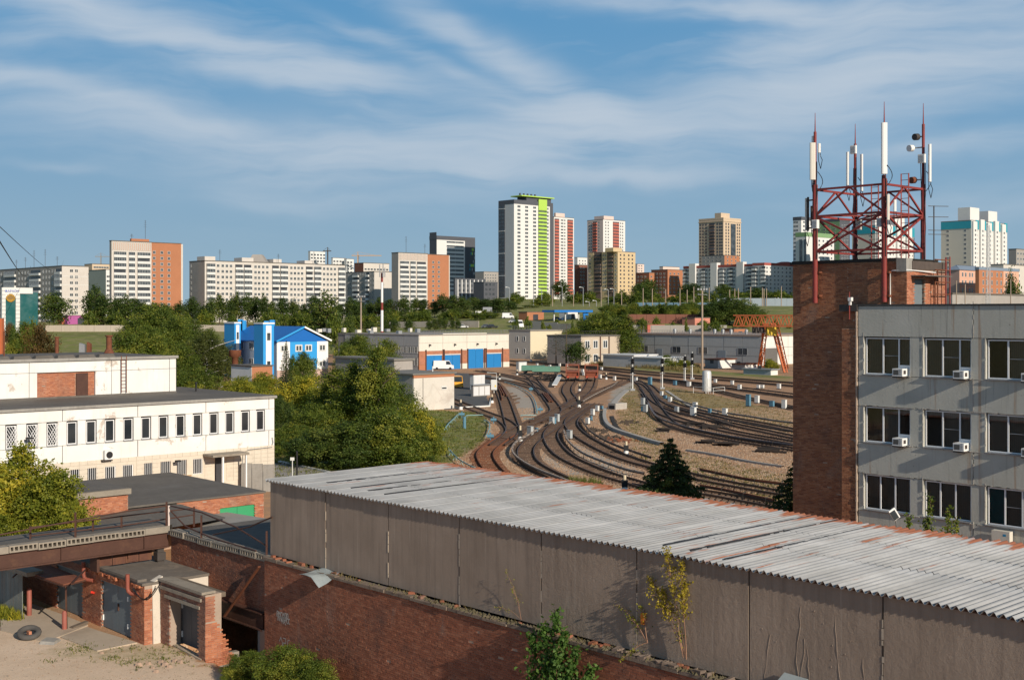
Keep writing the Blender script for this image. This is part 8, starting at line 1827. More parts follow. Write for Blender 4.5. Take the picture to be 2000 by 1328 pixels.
p = TG(1112, 627); f = Fr(p, E2, -E1); o = root('filling_station', 'blue filling station canopy with a price pole beyond the cream building', 'filling station', p)
zc_ = CZ-(608-HV)/F*p.y; mb = MB(); mb.fb(f, f.a(1076), f.a(1151), -2, 5, zc_-.4, zc_+.5); part('canopy', mb, plain('station_blue', (.02,.16,.48), .05, .5, .5), o)
for u_ in (1082, 1104, 1130, 1146): mb = MB(); mb.fb(f, f.a(u_), f.a(u_)+.4, 0, .4, p.z-1, zc_-.4); part('column', mb, M_whr, o)
mb = MB(); mb.fb(f, f.a(1136), f.a(1136)+3, -1, -.6, p.z, p.z+3.4); part('price_board', mb, plain('station_blue', (.02,.16,.48)), o)
p = TG(953, 622); o = root('billboard', 'pale billboard on two legs seen from behind, above the car park', 'billboard', p); k = p.y/F; mb = MB(); mb.box(p.x-10*k, p.x+8*k, p.y-.2, p.y+.2, CZ-(612-HV)*k-1.6, CZ-(600-HV)*k); part('board', mb, M_greysteel, o)
for s in (-7, 6): mb = MB(); mb.beam((p.x+s*k,p.y,p.z),(p.x+s*k,p.y,CZ-(605-HV)*k),.4); part('leg', mb, M_greysteel, o)
mb = MB(); a, b = XY(1075, 640), XY(1345, 640); za_ = CZ-(603-HV)/F*640
mb.box8([(a.x,a.y,za_-7),(b.x,b.y,za_-7),(b.x,b.y+14,za_-7),(a.x,a.y+14,za_-7),(a.x,a.y,za_),(b.x,b.y,za_),(b.x,b.y+14,za_),(a.x,a.y+14,za_)])
o = thing('road_bridge', mb, plain('bridge_dark', (.11,.115,.12), .1, .3, .9), 'dark concrete road viaduct crossing behind the filling station', 'bridge'); off = V_(o.location)
mb = MB(); mb.box8([(a.x,a.y-.4,za_),(b.x,b.y-.4,za_),(b.x,b.y-.1,za_),(a.x,a.y-.1,za_),(a.x,a.y-.4,za_+1.3),(b.x,b.y-.4,za_+1.3),(b.x,b.y-.1,za_+1.3),(a.x,a.y-.1,za_+1.3)]); part('parapet', mb, M_pang, o, off=off)
nm = ['white-headed','slim','short','tall','thin']
for k, (u, vt, vb, c, lab) in enumerate(sorted([(1079,565,602,0,''),(1098,560,601,1,''),(1120,566,601,0,''),(1139,562,600,1,''),(1174,560,600,0,''),(1188,566,600,1,''),(1199,565,600,1,''),(1214,570,600,0,''),(1256,563,598,0,''),(1274,564,598,0,''),(1300,565,598,0,''),(1328,563,598,0,''),(1342,566,598,0,''),(1355,560,598,0,''),(1385,562,598,0,''),(1425,566,598,0,''),(1435,564,598,0,''),(1442,563,598,0,''),(1466,560,598,0,''),(1489,562,599,0,''),(1492,564,599,0,''),(1497,563,599,0,''),(1526,559,599,0,''),(1165,588,602,1,''),(1151,590,602,1,''),(1042,560,603,1,''),(1058,566,603,1,''),(995,562,603,1,'')])):
 Y = 632; p = XY(u, Y); z1 = CZ-(vt-HV)/F*Y; z0 = CZ-(vb-HV)/F*Y-1
 kind = 'curved street lamp' if c else 'concrete wire pole'
 around = 'on the viaduct' if 1075 < u < 1345 else ('right of the viaduct on the embankment' if u >= 1345 else 'left of the viaduct near the lime tower')
 o = root('street_lamp' if c else 'utility_pole', '%s %s from the left %s' % (nth(kind+around), kind, around), 'lamp post' if c else 'pole', (p.x,p.y,z0), '%ss %s' % (kind, around)); mb = MB(); mb.tube([(p.x,p.y,z0-3),(p.x,p.y,z1)], .17 if c else .24, 6); part('shaft', mb, M_greysteel if c else MATS['pole_concrete'], o)
 if c: mb = MB(); mb.beam((p.x,p.y,z1),(p.x-1.4,p.y,z1+.3),.16); mb.beam((p.x-1.3,p.y,z1+.3),(p.x-2,p.y,z1+.25),.35); part('arm', mb, M_whiteplast, o)
for u, v, d, lab, col, kw in ((904,641,(1,0),'white car parked by the pale fence behind the depot',(.7,.7,.7),{}),(951,641,(1,0),'dark grey car parked on the left of a pair behind the depot',(.10,.11,.13),{}),(962,641,(1,0),'black car parked on the right of a pair behind the depot',(.03,.03,.035),{}),(992,622,(1,.1),'small white minibus parked under the trees by the billboard',(.7,.7,.7),dict(L=5,W=2,H=2.3,van=True,cat='van',name='parked_van')),
 (1013,640,(.3,-1),'large white van facing the camera behind the depot',(.75,.75,.75),dict(L=6,W=2.2,H=2.8,van=True,cat='van',name='parked_van')),(1089,626,(1,0),'blue car at the filling station',(.03,.12,.4),{}),(1004,631,(1,0),'silver car beside the large white van',(.45,.46,.48),{}),(52,668,(1,.2),'white delivery truck on the grass at the far left',(.72,.70,.66),dict(L=6,W=2.3,H=2.9,van=True,cat='truck',name='delivery_truck')),
 (1486,592,(1,0),'white truck cab on the embankment road at the right',(.7,.7,.7),dict(L=7,W=2.4,H=3.2,van=True,cat='truck',name='delivery_truck')),(1524,592,(1,0),'second pale truck near the brick tower on the embankment',(.6,.62,.65),dict(L=7,W=2.4,H=3.2,van=True,cat='truck',name='delivery_truck')),(948,617,(1,0),'long white trailer below the billboard',(.72,.72,.7),dict(L=9,W=2.4,H=2.0,van=True,cat='trailer',name='trailer')),
 (235,629,(1,0),'pale van beside the shops at the foot of the brick tower',(.5,.6,.7),dict(L=5,W=2,H=2.2,van=True,cat='van',name='parked_van'))):
 vehicle(TG(u, v), d, lab, col, **kw)
for u, v, w, h, col, lab in ((160,633,14,4,(.38,.10,.28),'long low pink and purple shop below the left slab'),(140,633,9,3,(.45,.14,.07),'low brick-red shop left of the purple one'),(765,625,12,4,(.36,.06,.05),'dark red shop below the middle white tower'),(748,628,12,3.5,(.6,.62,.65),'white and blue shop pavilion behind the depot'),(300,630,8,3,(.55,.5,.45),'small beige shop below the brick tower'),(18,648,9,2.6,(.5,.5,.5),'long grey garage roof at the far left')):
 box_thing('shop', u, v, w, h, 6, plain('shop_%d' % u, col, .08, .4, .8), lab, 'shop')
box_thing('yellow_hut', 20, 684, 6, 3, 4, plain('hut_yellow', (.62,.52,.28), .1, .5, .9), 'small pale yellow hut at the far left behind the white roof', 'hut'); box_thing('brick_shed', 42, 684, 7, 2, 4, M_br1, 'low orange brick shed at the far left behind the white roof', 'shed'); box_thing('green_shed', 32, 690, 4, 2.6, 3, plain('shed_green', (.06,.22,.15), .1, .5, .7), 'dark green tarpaulin shed behind the white roof at the left', 'shed')
mb = MB(); p = XY(1, 260); mb.beam((p.x,p.y,0),(p.x,p.y,CZ-(622-HV)/F*260),1.1,1.1); thing('orange_mast', mb, M_or, 'thick orange steel column at the very left edge', 'mast')
for u, v0, v1, w, lab, m in ((161,670,690,1.2,'grey pointed tin cowl behind the upper white roof',M_greysteel),(174,668,688,.7,'slim orange-brown pointed post behind the upper white roof',M_rust)):
 p = XY(u, 150); z0, z1 = CZ-(v1-HV)/F*150, CZ-(v0-HV)/F*150; mb = MB(); mb.hull([(p.x-w/2,p.y-.3,0),(p.x+w/2,p.y-.3,0),(p.x+w/2,p.y+.3,0),(p.x-w/2,p.y+.3,0)],[(p.x-w/4,p.y-.3,z1),(p.x+.05+w/4,p.y-.3,z1*.98),(p.x+.05+w/4,p.y+.3,z1*.98),(p.x-w/4,p.y+.3,z1)]); thing('roof_cowl', mb, m, lab, 'cowl')
p = XY(1930, 260); o = root('lattice_mast', 'slender grey lattice mast in front of the salmon building', 'mast', (p.x,p.y,0)); z1 = CZ-(440-HV)/F*260; w = .42
for sx in (-1, 1):
 for sy in (-1, 1): mb = MB(); mb.beam((p.x+sx*w,p.y+sy*w,0),(p.x+sx*w*.6,p.y+sy*w*.6,z1),.09); part('leg', mb, M_greysteel, o)
mb = MB(); z = 12
k = 0
while z < z1-1: mb.beam((p.x-w*.8,p.y-w*.8,z),(p.x+w*.8,p.y-w*.8,z+1),.06); mb.beam((p.x+w*.8,p.y-w*.8,z+1),(p.x-w*.8,p.y-w*.8,z+2),.06); mb.beam((p.x-w*.8,p.y-w*.8,z),(p.x+w*.8,p.y-w*.8,z),.05); z += 2
part('lattice', mb, M_greysteel, o, kind='stuff')
for u_, vt in ((1868,548),(1974,545),(1885,555)): pole(u_, 600, vt, 240, .14, {1868:'thin wooden pole left of the lattice mast beyond the office roof',1974:'thin wooden pole near the right edge beyond the office roof',1885:'short wooden pole just left of the lattice mast'}[u_], MATS['pole_concrete'])
for k, (p0, p1) in enumerate((((-20,425,60),(125,508,590)),((-20,440,80),(60,520,590)))):
 A_, B_ = At(*p0), At(*p1); mb = MB(); mb.tube([A_.lerp(B_, s)-V_((0,0,4*math.sin(math.pi*s))) for s in [i/16 for i in range(17)]], .03+.03*k, 4); thing('overhead_wire', mb, M_black, ['long thin wire slanting down the sky at the upper left','lower thin wire near the left edge of the sky'][k], 'wire')
# ---------------- vegetation ----------------
LM_dark = leafmat('leaf_dark', (.024,.046,.011), (.066,.106,.020), (.16,.18,.034))
LM_mid = leafmat('leaf_mid', (.036,.062,.010), (.108,.150,.021), (.27,.265,.038))
LM_yel = leafmat('leaf_yellowgreen', (.085,.115,.012), (.235,.245,.026), (.47,.38,.035))
LM_gold = leafmat('leaf_gold', (.16,.13,.015), (.38,.30,.03), (.62,.48,.06), .4)
LM_birch = leafmat('leaf_birch', (.045,.060,.014), (.095,.110,.026), (.17,.17,.05))
LM_rust = leafmat('leaf_rustbrown', (.05,.040,.012), (.13,.075,.022), (.22,.12,.035))
LM_spr = leafmat('spruce_needles', (.016,.03,.010), (.055,.085,.020), (.17,.20,.038), .2)
LM_vine = leafmat('leaf_fresh', (.030,.07,.012), (.06,.13,.022), (.13,.22,.05), .4)
def leafmesh(name, C, N, size, tint, mat, rng, flat=.0, asp=.65):
 """C leaf centres, N preferred normals; one quad a leaf"""
 n = len(C); d = rng.normal(size=(n, 3)); d[:, 2] *= .8; d += N; d /= np.linalg.norm(d, axis=1)[:, None]
 r = rng.normal(size=(n, 3)); a = np.cross(d, r); a /= np.maximum(np.linalg.norm(a, axis=1)[:, None], 1e-6); b = np.cross(d, a)
 s = (size*rng.uniform(.6, 1.35, n))[:, None]*.5
 q = np.stack([C-a*s, C-b*s*asp, C+a*s, C+b*s*asp], 1).reshape(-1, 3)
 me = bpy.data.meshes.new(name); me.vertices.add(4*n); me.loops.add(4*n); me.polygons.add(n)
 me.vertices.foreach_set('co', q.astype(np.float32).ravel()); me.loops.foreach_set('vertex_index', np.arange(4*n, dtype=np.int32))
 me.polygons.foreach_set('loop_start', np.arange(0, 4*n, 4, dtype=np.int32)); me.polygons.foreach_set('loop_total', np.full(n, 4, dtype=np.int32))
 at = me.attributes.new('tint', 'FLOAT', 'FACE'); at.data.foreach_set('value', np.clip(tint, 0, 1).astype(np.float32)); me.materials.append(mat); me.update(); me.validate(); return me
def crown(name, mat, prof, ncl, nlf, leaf, seed, csz=.16, droop=0, fill=.3, lobes=13, up=1.35):
 """unit-height crown: several bulging lobes along the limbs, each a shell of leaf clumps with its own tone"""
 rng = np.random.default_rng(seed); C0 = []; RL = []; TL = []
 for k in range(lobes):
  z = .10+.80*((k+.5)/lobes)**.9+rng.normal()*.03; R = prof(z); a = k*2.4+rng.normal()*.4; rr_ = R*(.62 if k < lobes-2 else .15)*rng.uniform(.75, 1.2)
  C0.append([rr_*np.cos(a), rr_*np.sin(a), z]); RL.append(max(.05, R*rng.uniform(.36, .56))); TL.append(.47+.19*rng.normal())
 for k in range(3): C0.append([rng.normal()*.03, rng.normal()*.03, .55+.15*k]); RL.append(max(.06, prof(.55+.15*k)*.6)); TL.append(.45+.1*rng.normal())
 C0 = np.array(C0); RL = np.array(RL); TL = np.array(TL); w = RL**1.7; li = rng.choice(len(C0), ncl, p=w/w.sum())
 d = rng.normal(size=(ncl, 3)); d /= np.linalg.norm(d, axis=1)[:, None]; q = np.where(rng.uniform(size=ncl) < fill, rng.uniform(.2, .8, ncl), rng.uniform(.82, 1.16, ncl))
 asp = up*prof(.4)/.42; vz = np.clip(RL[li]*up*min(1.5, .42/max(prof(.45), .1)), .04, .17)
 cc = C0[li]+np.stack([d[:, 0]*RL[li], d[:, 1]*RL[li], d[:, 2]*vz], 1)*q[:, None]; cc[:, 2] = np.clip(cc[:, 2], .01, 1.02)
 ct = TL[li]+.13*rng.normal(size=ncl)
 C = np.repeat(cc, nlf, 0); T = np.repeat(ct, nlf); D = np.repeat(d, nlf, 0); m = len(C); off = rng.normal(size=(m, 3))*csz*.36; off[:, 2] *= .7
 if droop: off[:, 2] -= np.abs(rng.normal(size=m))*droop; off[:, :2] *= .55
 D[:, 2] += .35
 return leafmesh(name, C+off, D*.9, leaf, T+.09*rng.normal(size=m), mat, rng)
def trunkmesh(name, mat, h=.55, r=.022, limbs=7, seed=0, spread=.26, up=.5, fork=False):
 rr = random.Random(seed); mb = MB(); pts = [V_((0,0,-.05))]
 for k in range(1, 6): pts.append(V_((rr.uniform(-.012,.012)*k, rr.uniform(-.012,.012)*k, h*1.45*k/5)))
 mb.tube(pts, [r*(1-.15*k) for k in range(6)], 7, cap=False)
 for k in range(limbs):
  z = h*(.35+.9*k/limbs); t = rr.uniform(0, 6.28); L = spread*rr.uniform(.6, 1.1); p = V_((0,0,z)); q = p+V_((math.cos(t)*L*.5, math.sin(t)*L*.5, up*L*.9)); s = p+V_((math.cos(t+.2)*L, math.sin(t+.2)*L, up*L*1.5)); mb.tube([p, q, s], [r*.5, r*.3, r*.12], 5, cap=False)
 return mb.mesh(name, mat)
def mkP(*pts): xs = [p[0] for p in pts]; ys = [p[1] for p in pts]; return lambda z: float(np.interp(z, xs, ys))
ROUND = mkP((0,.10),(.12,.30),(.35,.42),(.6,.40),(.82,.28),(.95,.14),(1,.04)); OVAL = mkP((0,.08),(.15,.20),(.4,.27),(.7,.22),(.9,.11),(1,.03)); POP = mkP((0,.08),(.15,.15),(.5,.18),(.8,.13),(1,.02)); BUSH = mkP((0,.45),(.3,.62),(.6,.58),(.85,.38),(1,.15)); WIDE = mkP((0,.3),(.25,.55),(.6,.52),(.85,.3),(1,.1)); CONE = mkP((0,.30),(.1,.34),(.5,.2),(.85,.07),(1,.01))
T_ = {}
def tpl(key, mat, prof, ncl, nlf, leaf, bark=None, nv=2, **k):
 T_[key] = []
 tk = {kk: k.pop(kk) for kk in ('h', 'limbs', 'r', 'spread') if kk in k}
 for v in range(nv): T_[key].append((trunkmesh('trunk', bark or M_bark, seed=v+len(key), **tk), crown('crown', mat, prof, ncl, nlf, leaf, 17*v+len(key)*3+sum(map(ord, key)) % 91, **k)))
tpl('far_round', LM_dark, ROUND, 260, 14, .050, nv=3); tpl('far_oval', LM_dark, OVAL, 240, 14, .042, nv=3, csz=.11); tpl('far_pop', LM_dark, POP, 170, 14, .042, nv=2, csz=.09); tpl('far_bush', LM_mid, WIDE, 120, 14, .085, nv=3, h=.3)
tpl('mid_round', LM_mid, ROUND, 620, 28, .024, nv=3, csz=.10); tpl('mid_oval', LM_mid, mkP((0,.12),(.15,.24),(.4,.27),(.7,.15),(.9,.06),(1,.02)), 620, 28, .021, nv=2, csz=.08); tpl('mid_bush', LM_mid, BUSH, 800, 30, .031, nv=3, h=.3, csz=.11, lobes=17); tpl('yel_bush', LM_yel, BUSH, 760, 30, .032, nv=2, h=.3, csz=.11, lobes=17); tpl('dark_bush', LM_dark, BUSH, 800, 30, .031, nv=2, h=.3, csz=.11, lobes=17)
tpl('rust_bush', LM_rust, WIDE, 300, 22, .04, nv=1, h=.3); tpl('birch', LM_birch, OVAL, 420, 44, .018, bark=M_birch, nv=2, csz=.08, droop=.10, h=.6, limbs=10); tpl('near_maple', LM_yel, mkP((0,.16),(.2,.34),(.5,.40),(.75,.30),(1,.06)), 560, 36, .026, nv=3, csz=.085, h=.5, limbs=12, r=.014, lobes=20)
def tree(key, loc, H, Wd, label, cat='tree', name='tree', group=None, v=0, rot=None):
 """Wd full width at the widest, in metres"""
 tr_, cr = T_[key][v % len(T_[key])]; base = {'far_round':.84,'far_oval':.54,'far_pop':.36,'far_bush':1.1,'mid_round':.84,'mid_oval':.54,'mid_bush':1.24,'yel_bush':1.24,'dark_bush':1.24,'rust_bush':1.1,'birch':.54,'near_maple':.8}[key]
 o = root(name, label, cat, loc, group); s = (Wd/base, Wd/base, H); o.rotation_euler = (0, 0, random.uniform(0, 6.28) if rot is None else rot)
 a = bpy.data.objects.new('trunk', tr_); b = bpy.data.objects.new('crown', cr)
 for x in (a, b): COL.objects.link(x); x.parent = o; x.scale = s
 zb = .0 if 'bush' in key else .12
 b.scale = (s[0], s[1], H*(1-zb)); b.location = (0, 0, H*zb); return o
def tpx(key, u, vb, vt, wpx, label, Y=None, **k):
 p = TG(u, vb) if Y is None else XY(u, Y);
 if Y is not None: p.z = gz(p)
 H = (CZ-(vt-HV)/F*p.y)-p.z; return tree(key, p, H, wpx/F*p.y, label, **k)
rr = random.Random(77)
belt = [(104,574,54,'far_round'),(184,560,34,'far_oval'),(203,577,36,'far_oval'),(226,584,34,'far_round'),(247,580,30,'far_oval'),(263,583,30,'far_oval'),(281,592,32,'far_round'),(300,596,32,'far_round'),(322,598,30,'far_round'),(352,592,30,'far_oval'),(377,584,30,'far_oval'),(396,600,26,'far_round'),
 (413,584,24,'far_oval'),(430,578,26,'far_oval'),(449,588,22,'far_oval'),(463,574,28,'far_oval'),(482,577,24,'far_oval'),(499,580,24,'far_oval'),(516,577,22,'far_oval'),(532,592,22,'far_round'),(551,582,28,'far_oval'),(573,588,24,'far_oval'),(592,597,24,'far_round'),(612,578,26,'far_oval'),(662,596,26,'far_round'),(684,585,26,'far_oval'),(700,588,26,'far_round'),(722,592,24,'far_oval'),(741,584,24,'far_oval'),(760,586,26,'far_oval'),
 (788,581,26,'far_oval'),(812,585,22,'far_oval'),(829,586,22,'far_oval'),(848,590,22,'far_round'),(866,577,24,'far_oval'),(884,578,26,'far_oval'),(903,582,28,'far_round'),(925,584,32,'far_round'),(948,586,32,'far_round'),(972,584,34,'far_round'),(994,590,30,'far_round')]
for i, (u, vt, w, k) in enumerate(belt):
 u += rr.uniform(-1.5, 1.5); sec = 'below the left brick tower' if u < 400 else ('below the long cream slab' if u < 675 else ('around the red and white mast' if u < 775 else 'between second brick tower and billboard'))
 lab = '%s dark green tree from the left %s' % (nth(sec), sec)
 if i == 0: lab = 'broad dark tree in front of the left grey slab end'
 if i == 1: lab = 'tall dark tree between the grey slab and the left white tower'
 tpx(k, u, 633, vt-3, w*1.25, lab, Y=rr.uniform(535, 560) if u > 300 else rr.uniform(500,530), group=None if i < 2 else 'trees '+sec, v=i)
for i in range(64):                      # lower bushes filling the belt
 u = rr.uniform(170, 1010); tpx('far_bush', u, 632, rr.uniform(604, 620), rr.uniform(22, 36), 'low green bush at the foot of the far tree belt', Y=rr.uniform(500, 530), group='low bushes of the far belt', cat='bush', name='bush', v=i)
for u, vt, w, Y, lab, k in ((636,572,62,392,'tall dark poplar tree behind the roof of the blue building','far_oval'),(620,610,40,395,'lower tree at the left foot of the tall dark poplar','far_round'),(658,612,40,380,'yellowish tree at the right foot of the tall dark poplar','far_bush'),(682,618,30,420,'small tree left of the floodlight pole','far_round')):
 tpx(k, u, 640, vt, w, lab, Y=Y, v=1)
for i, (u, vt, w) in enumerate(((722,626,16),(752,626,14),(770,622,14),(800,622,14),(838,626,10),(849,622,10),(860,618,9),(870,621,10),(883,624,9),(894,623,9))): tpx('far_oval', u, 641, vt, w*1.6, '%s small young tree in the row on the slope behind the depot' % nth('young'), Y=455, group='young trees behind the depot', v=i)
for u, vt, w, Y, lab, k, v in ((306,592,120,330,'large dark green tree rising left of the blue building','mid_round',0),(262,622,80,320,'dark tree left of the large one above the white roof','mid_round',1),(325,598,90,345,'tall green tree just right of the large dark one','mid_oval',0),(370,625,90,300,'rounded dark tree behind the drooping birch','mid_round',2),(285,640,110,270,'bushy tree at the foot of the large dark one','mid_bush',1),(345,618,80,290,'mid green tree on the right shoulder of the large dark tree','mid_round',0),(398,646,112,215,'drooping birch left of the blue building','birch',0),(433,665,80,225,'second drooping birch nearest the blue building','birch',1),(352,668,80,200,'green rowan tree between the birch and the white roof','mid_round',1),(380,720,90,185,'low green bush under the birches','mid_bush',0),
 (243,652,34,300,'orange-brown bush left of the large dark tree','rust_bush',0),(266,648,34,290,'dark brown bush beside the orange one','rust_bush',0),(78,628,62,240,'brownish conifer-like tree behind the white roof at left','rust_bush',0),(48,632,60,300,'green bush behind the huts at the far left','mid_bush',1),(18,628,30,380,'small brownish tree before the glass building','rust_bush',0),(62,622,40,400,'olive tree right of the glass building portal','far_bush',0),(410,640,46,270,'tree behind the birches','mid_round',0)):
 tpx(k, u, 640, vt, w*1.1, lab, Y=Y, v=v, cat='bush' if 'bush' in lab else 'tree', name='bush' if 'bush' in lab else 'tree')
for i, (u, vb, vt, w, k, lab) in enumerate(((470,800,738,80,'yel_bush','yellow-green bush beside the white building roof corner'),(515,790,728,80,'yel_bush','yellow-green bush left of the small spruce'),(590,835,738,110,'yel_bush','golden yellow bush below the small spruce'),(560,845,790,80,'mid_bush','low green bush behind the white building corner'),(593,765,690,60,'mid_bush','dark green bush right of the small spruce'),(640,800,745,70,'dark_bush','shaded bush under the bent white pipe'),
 (700,735,652,76,'mid_round','rounded green tree in front of the depot side wall'),(757,740,662,56,'mid_round','green tree right of the rounded one, before the depot windows'),(676,740,672,50,'mid_bush','green bush at the left of the depot side trees'),(738,868,666,84,'mid_oval','tall slender green tree, highest of the bushes by the tracks'),(690,860,700,100,'mid_oval','tall bushy tree left of the slender one'),(768,860,735,92,'mid_round','bushy tree right of the slender one before the white block'),(655,850,712,90,'mid_oval','green tree at the left shoulder of the big bush group'),
 (812,905,790,104,'yel_bush','yellow-green bush at the right end of the big bush group'),(842,905,826,56,'mid_bush','low bush touching the grass and tracks'),(760,915,800,140,'mid_bush','large green bush in the middle front of the group'),(680,915,825,150,'dark_bush','large dark green bush at the front left of the group'),(620,910,838,110,'dark_bush','dark green bush nearest the grass lawn'),(565,890,830,90,'mid_bush','fresh green bush beside the white building corner'),(610,870,790,100,'mid_bush','rust-tinged green bush behind the dark ones'),(720,915,860,80,'yel_bush','small yellowish bush in the front row'),(800,915,850,90,'mid_bush','low green bush in the front row by the pipe'),(545,850,775,60,'dark_bush','brownish bush behind the white building edge'))):
 tpx(k, u, vb, vt, w*1.12, lab, v=i, cat='bush' if 'bush' in lab else 'tree', name='bush' if 'bush' in k else 'tree')
for i, (u, vt, w, Y, lab, k) in enumerate(((1178,608,100,352,'broad yellow-green tree behind the beige annex','mid_round'),(1145,618,60,365,'green tree left of the broad one behind the annex','mid_round'),(1222,608,54,335,'poplar-like tree at the right corner of the annex','mid_oval'),(1120,640,50,350,'dark tree above the annex roof','mid_round'),(1126,668,46,312,'dark green round tree left of the annex front','far_round'),
 (1425,578,96,470,'big dark rounded bush on the embankment slope','dark_bush'),(1395,592,60,480,'rounded bush left of the big dark one','dark_bush'),(1465,600,60,480,'lower bush right of the big dark one','mid_bush'),(1350,590,50,520,'green bush at the right end of the hedge','mid_bush'),(1266,545,50,700,'dark tree before the dark red brick block','far_round'),(1250,556,40,690,'dark tree right of the yellow-brown block','far_round'),(1355,552,34,760,'pale tree in front of the long white block','far_oval'),(1341,554,30,770,'slim tree at the left end of the long white block','far_oval'),(1413,556,40,780,'dark tree before the middle of the long white block','far_round'),(1480,562,50,720,'dark bush tree before the white block corner','far_round'),(1440,566,60,710,'wide dark bush before the long white block','far_bush'),
 (1096,548,36,760,'dark tree at the foot of the pink tower','far_oval'),(1130,572,30,700,'dark bush at the foot of the narrow red block','far_bush'),(1058,586,30,620,'dark green bush right of the lime tower','far_bush'),(1035,596,34,600,'green bush in front of the lime tower','far_bush'),(1010,600,34,590,'green bush left of the filling station','far_bush'),(1520,566,60,700,'wide green bush before the right white block','far_bush'),(1270,640,26,440,'small bush on the red garage wall','far_bush'),(1252,622,30,450,'dark bush growing at the red garage wall','far_bush'),(1396,625,30,430,'small dark bush left of the crane','far_bush'),(1330,574,40,650,'green scrub under the wire poles','far_bush'))):
 tpx(k, u, 640, vt, w*1.15, lab, Y=Y, v=i, cat='bush' if 'bush' in lab else 'tree', name='bush' if 'bush' in k else 'tree')
for i in range(15): tpx('mid_bush' if i % 2 else 'far_bush', 1180+i*12+rr.uniform(-2,2), 620, rr.uniform(590,597), 30, '%s bush from the left in the long embankment hedge' % nth('hedge'), Y=520+rr.uniform(-12,12), group='hedge along the embankment', cat='bush', name='bush', v=i)
for i in range(26): tpx('far_bush', rr.uniform(1000,1545), 600, rr.uniform(568,582), rr.uniform(24,44), 'dark scrub bush along the top of the embankment', Y=rr.uniform(660,740), group='scrub on the embankment', cat='bush', name='bush', v=i)
for i in range(34): tpx('far_bush', rr.uniform(1000,1545), 640, rr.uniform(618,640), rr.uniform(10,22), 'small scrub bush among the sheds beyond the hall', Y=rr.uniform(400,470), group='scrub among the far sheds', cat='bush', name='bush', v=i)
for i, (u, vt, w, Y, lab, k) in enumerate(((1302,694,34,302,'weedy bush at the white shed end','mid_bush'),(1335,702,40,298,'tall dry weeds right of the white shed','yel_bush'),(1504,702,30,276,'leafy weeds beside the low grey hut','yel_bush'),(1974,528,26,420,'dark pointed tree near the right edge','far_oval'),(1885,580,40,330,'green bush behind the office roof','mid_bush'),(1990,560,40,400,'dark bush at the right edge','far_bush'),(1948,590,30,330,'small green bush below the lattice mast','mid_bush'))):
 tpx(k, u, 720, vt, w*1.1, lab, Y=Y, v=i, cat='bush' if 'bush' in lab else 'plant', name='bush')
def spruce(loc, H, Rb, label, mat=None, seed=1, nb=26, dens=1.0, pine=False, lay=None):
 o = root('spruce_tree' if not pine else 'pine_tree', label, 'spruce' if not pine else 'pine', loc); rng = np.random.default_rng(seed); C = []; N = []; T = []
 nl = lay or int(H*3.6); br = MB(); br.tube([V_(loc)+V_((0,0,0)), V_(loc)+V_((0,0,H*.5)), V_(loc)+V_((0,0,H*.97))], [H*.022, H*.014, H*.003], 7)
 for l in range(nl):
  t = (l+.5)/nl; z = H*(.06+.92*t) if not pine else H*(.3+.68*t); R = Rb*((1-t)**.85 if not pine else (1-t)**.5)*(1+.12*rng.normal())+.05
  m = max(5, int(nb*(1-t*.6)*(.5 if pine else 1))); ph = rng.uniform(0, 6.28)
  for k in range(m):
   a = ph+2*np.pi*k/m+rng.normal()*.12; L = R*rng.uniform(.72, 1.15); d = np.array([np.cos(a), np.sin(a), 0]); n = max(4, int(L*34*dens)); s = np.sqrt(rng.uniform(.05, 1, n)); tt = .42+.16*rng.normal()
   c = d[None]*(s*L)[:, None]; side = np.array([-d[1], d[0], 0]); c += side[None]*(rng.normal(size=n)*.13*L*(1.1-s*.7))[:, None]; c[:, 2] = z-(.32*s*L if not pine else -.12*s*L)+.14*np.maximum(s-.75, 0)*L+rng.normal(size=n)*.05
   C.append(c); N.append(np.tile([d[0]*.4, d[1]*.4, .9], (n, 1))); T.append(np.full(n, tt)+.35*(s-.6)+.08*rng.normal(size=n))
   if k % 3 == 0: e = V_(loc)+V_((d[0]*L*.8, d[1]*L*.8, z-(.26*L if not pine else -.1*L))); br.tube([V_(loc)+V_((0,0,z)), e], [.03, .008], 4, cap=False)
 C = np.concatenate(C); me = leafmesh('crown', C, np.concatenate(N), .17 if H < 12 else .3, np.concatenate(T), mat or LM_spr, rng, asp=.38); inst('crown', me, (0,0,0), o); part('trunk', br, M_bark, o)
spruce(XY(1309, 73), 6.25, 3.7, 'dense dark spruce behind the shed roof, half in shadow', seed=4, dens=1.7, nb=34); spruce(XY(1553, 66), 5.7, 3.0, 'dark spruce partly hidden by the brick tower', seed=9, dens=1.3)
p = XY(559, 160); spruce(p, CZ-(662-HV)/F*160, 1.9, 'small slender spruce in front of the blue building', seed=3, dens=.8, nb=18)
p = XY(1106, 318); spruce(p, CZ-(628-HV)/F*318, 4.2, 'feathery pine before the beige annex', plainpine := leafmat('pine_needles', (.022,.035,.013), (.045,.062,.022), (.09,.105,.035), .2), 5, 12, .35, True, 15)
p = XY(1086, 320); spruce(p, CZ-(650-HV)/F*320, 4.0, 'darker round pine left of the feathery one', plainpine, 6, 12, .35, True, 12)
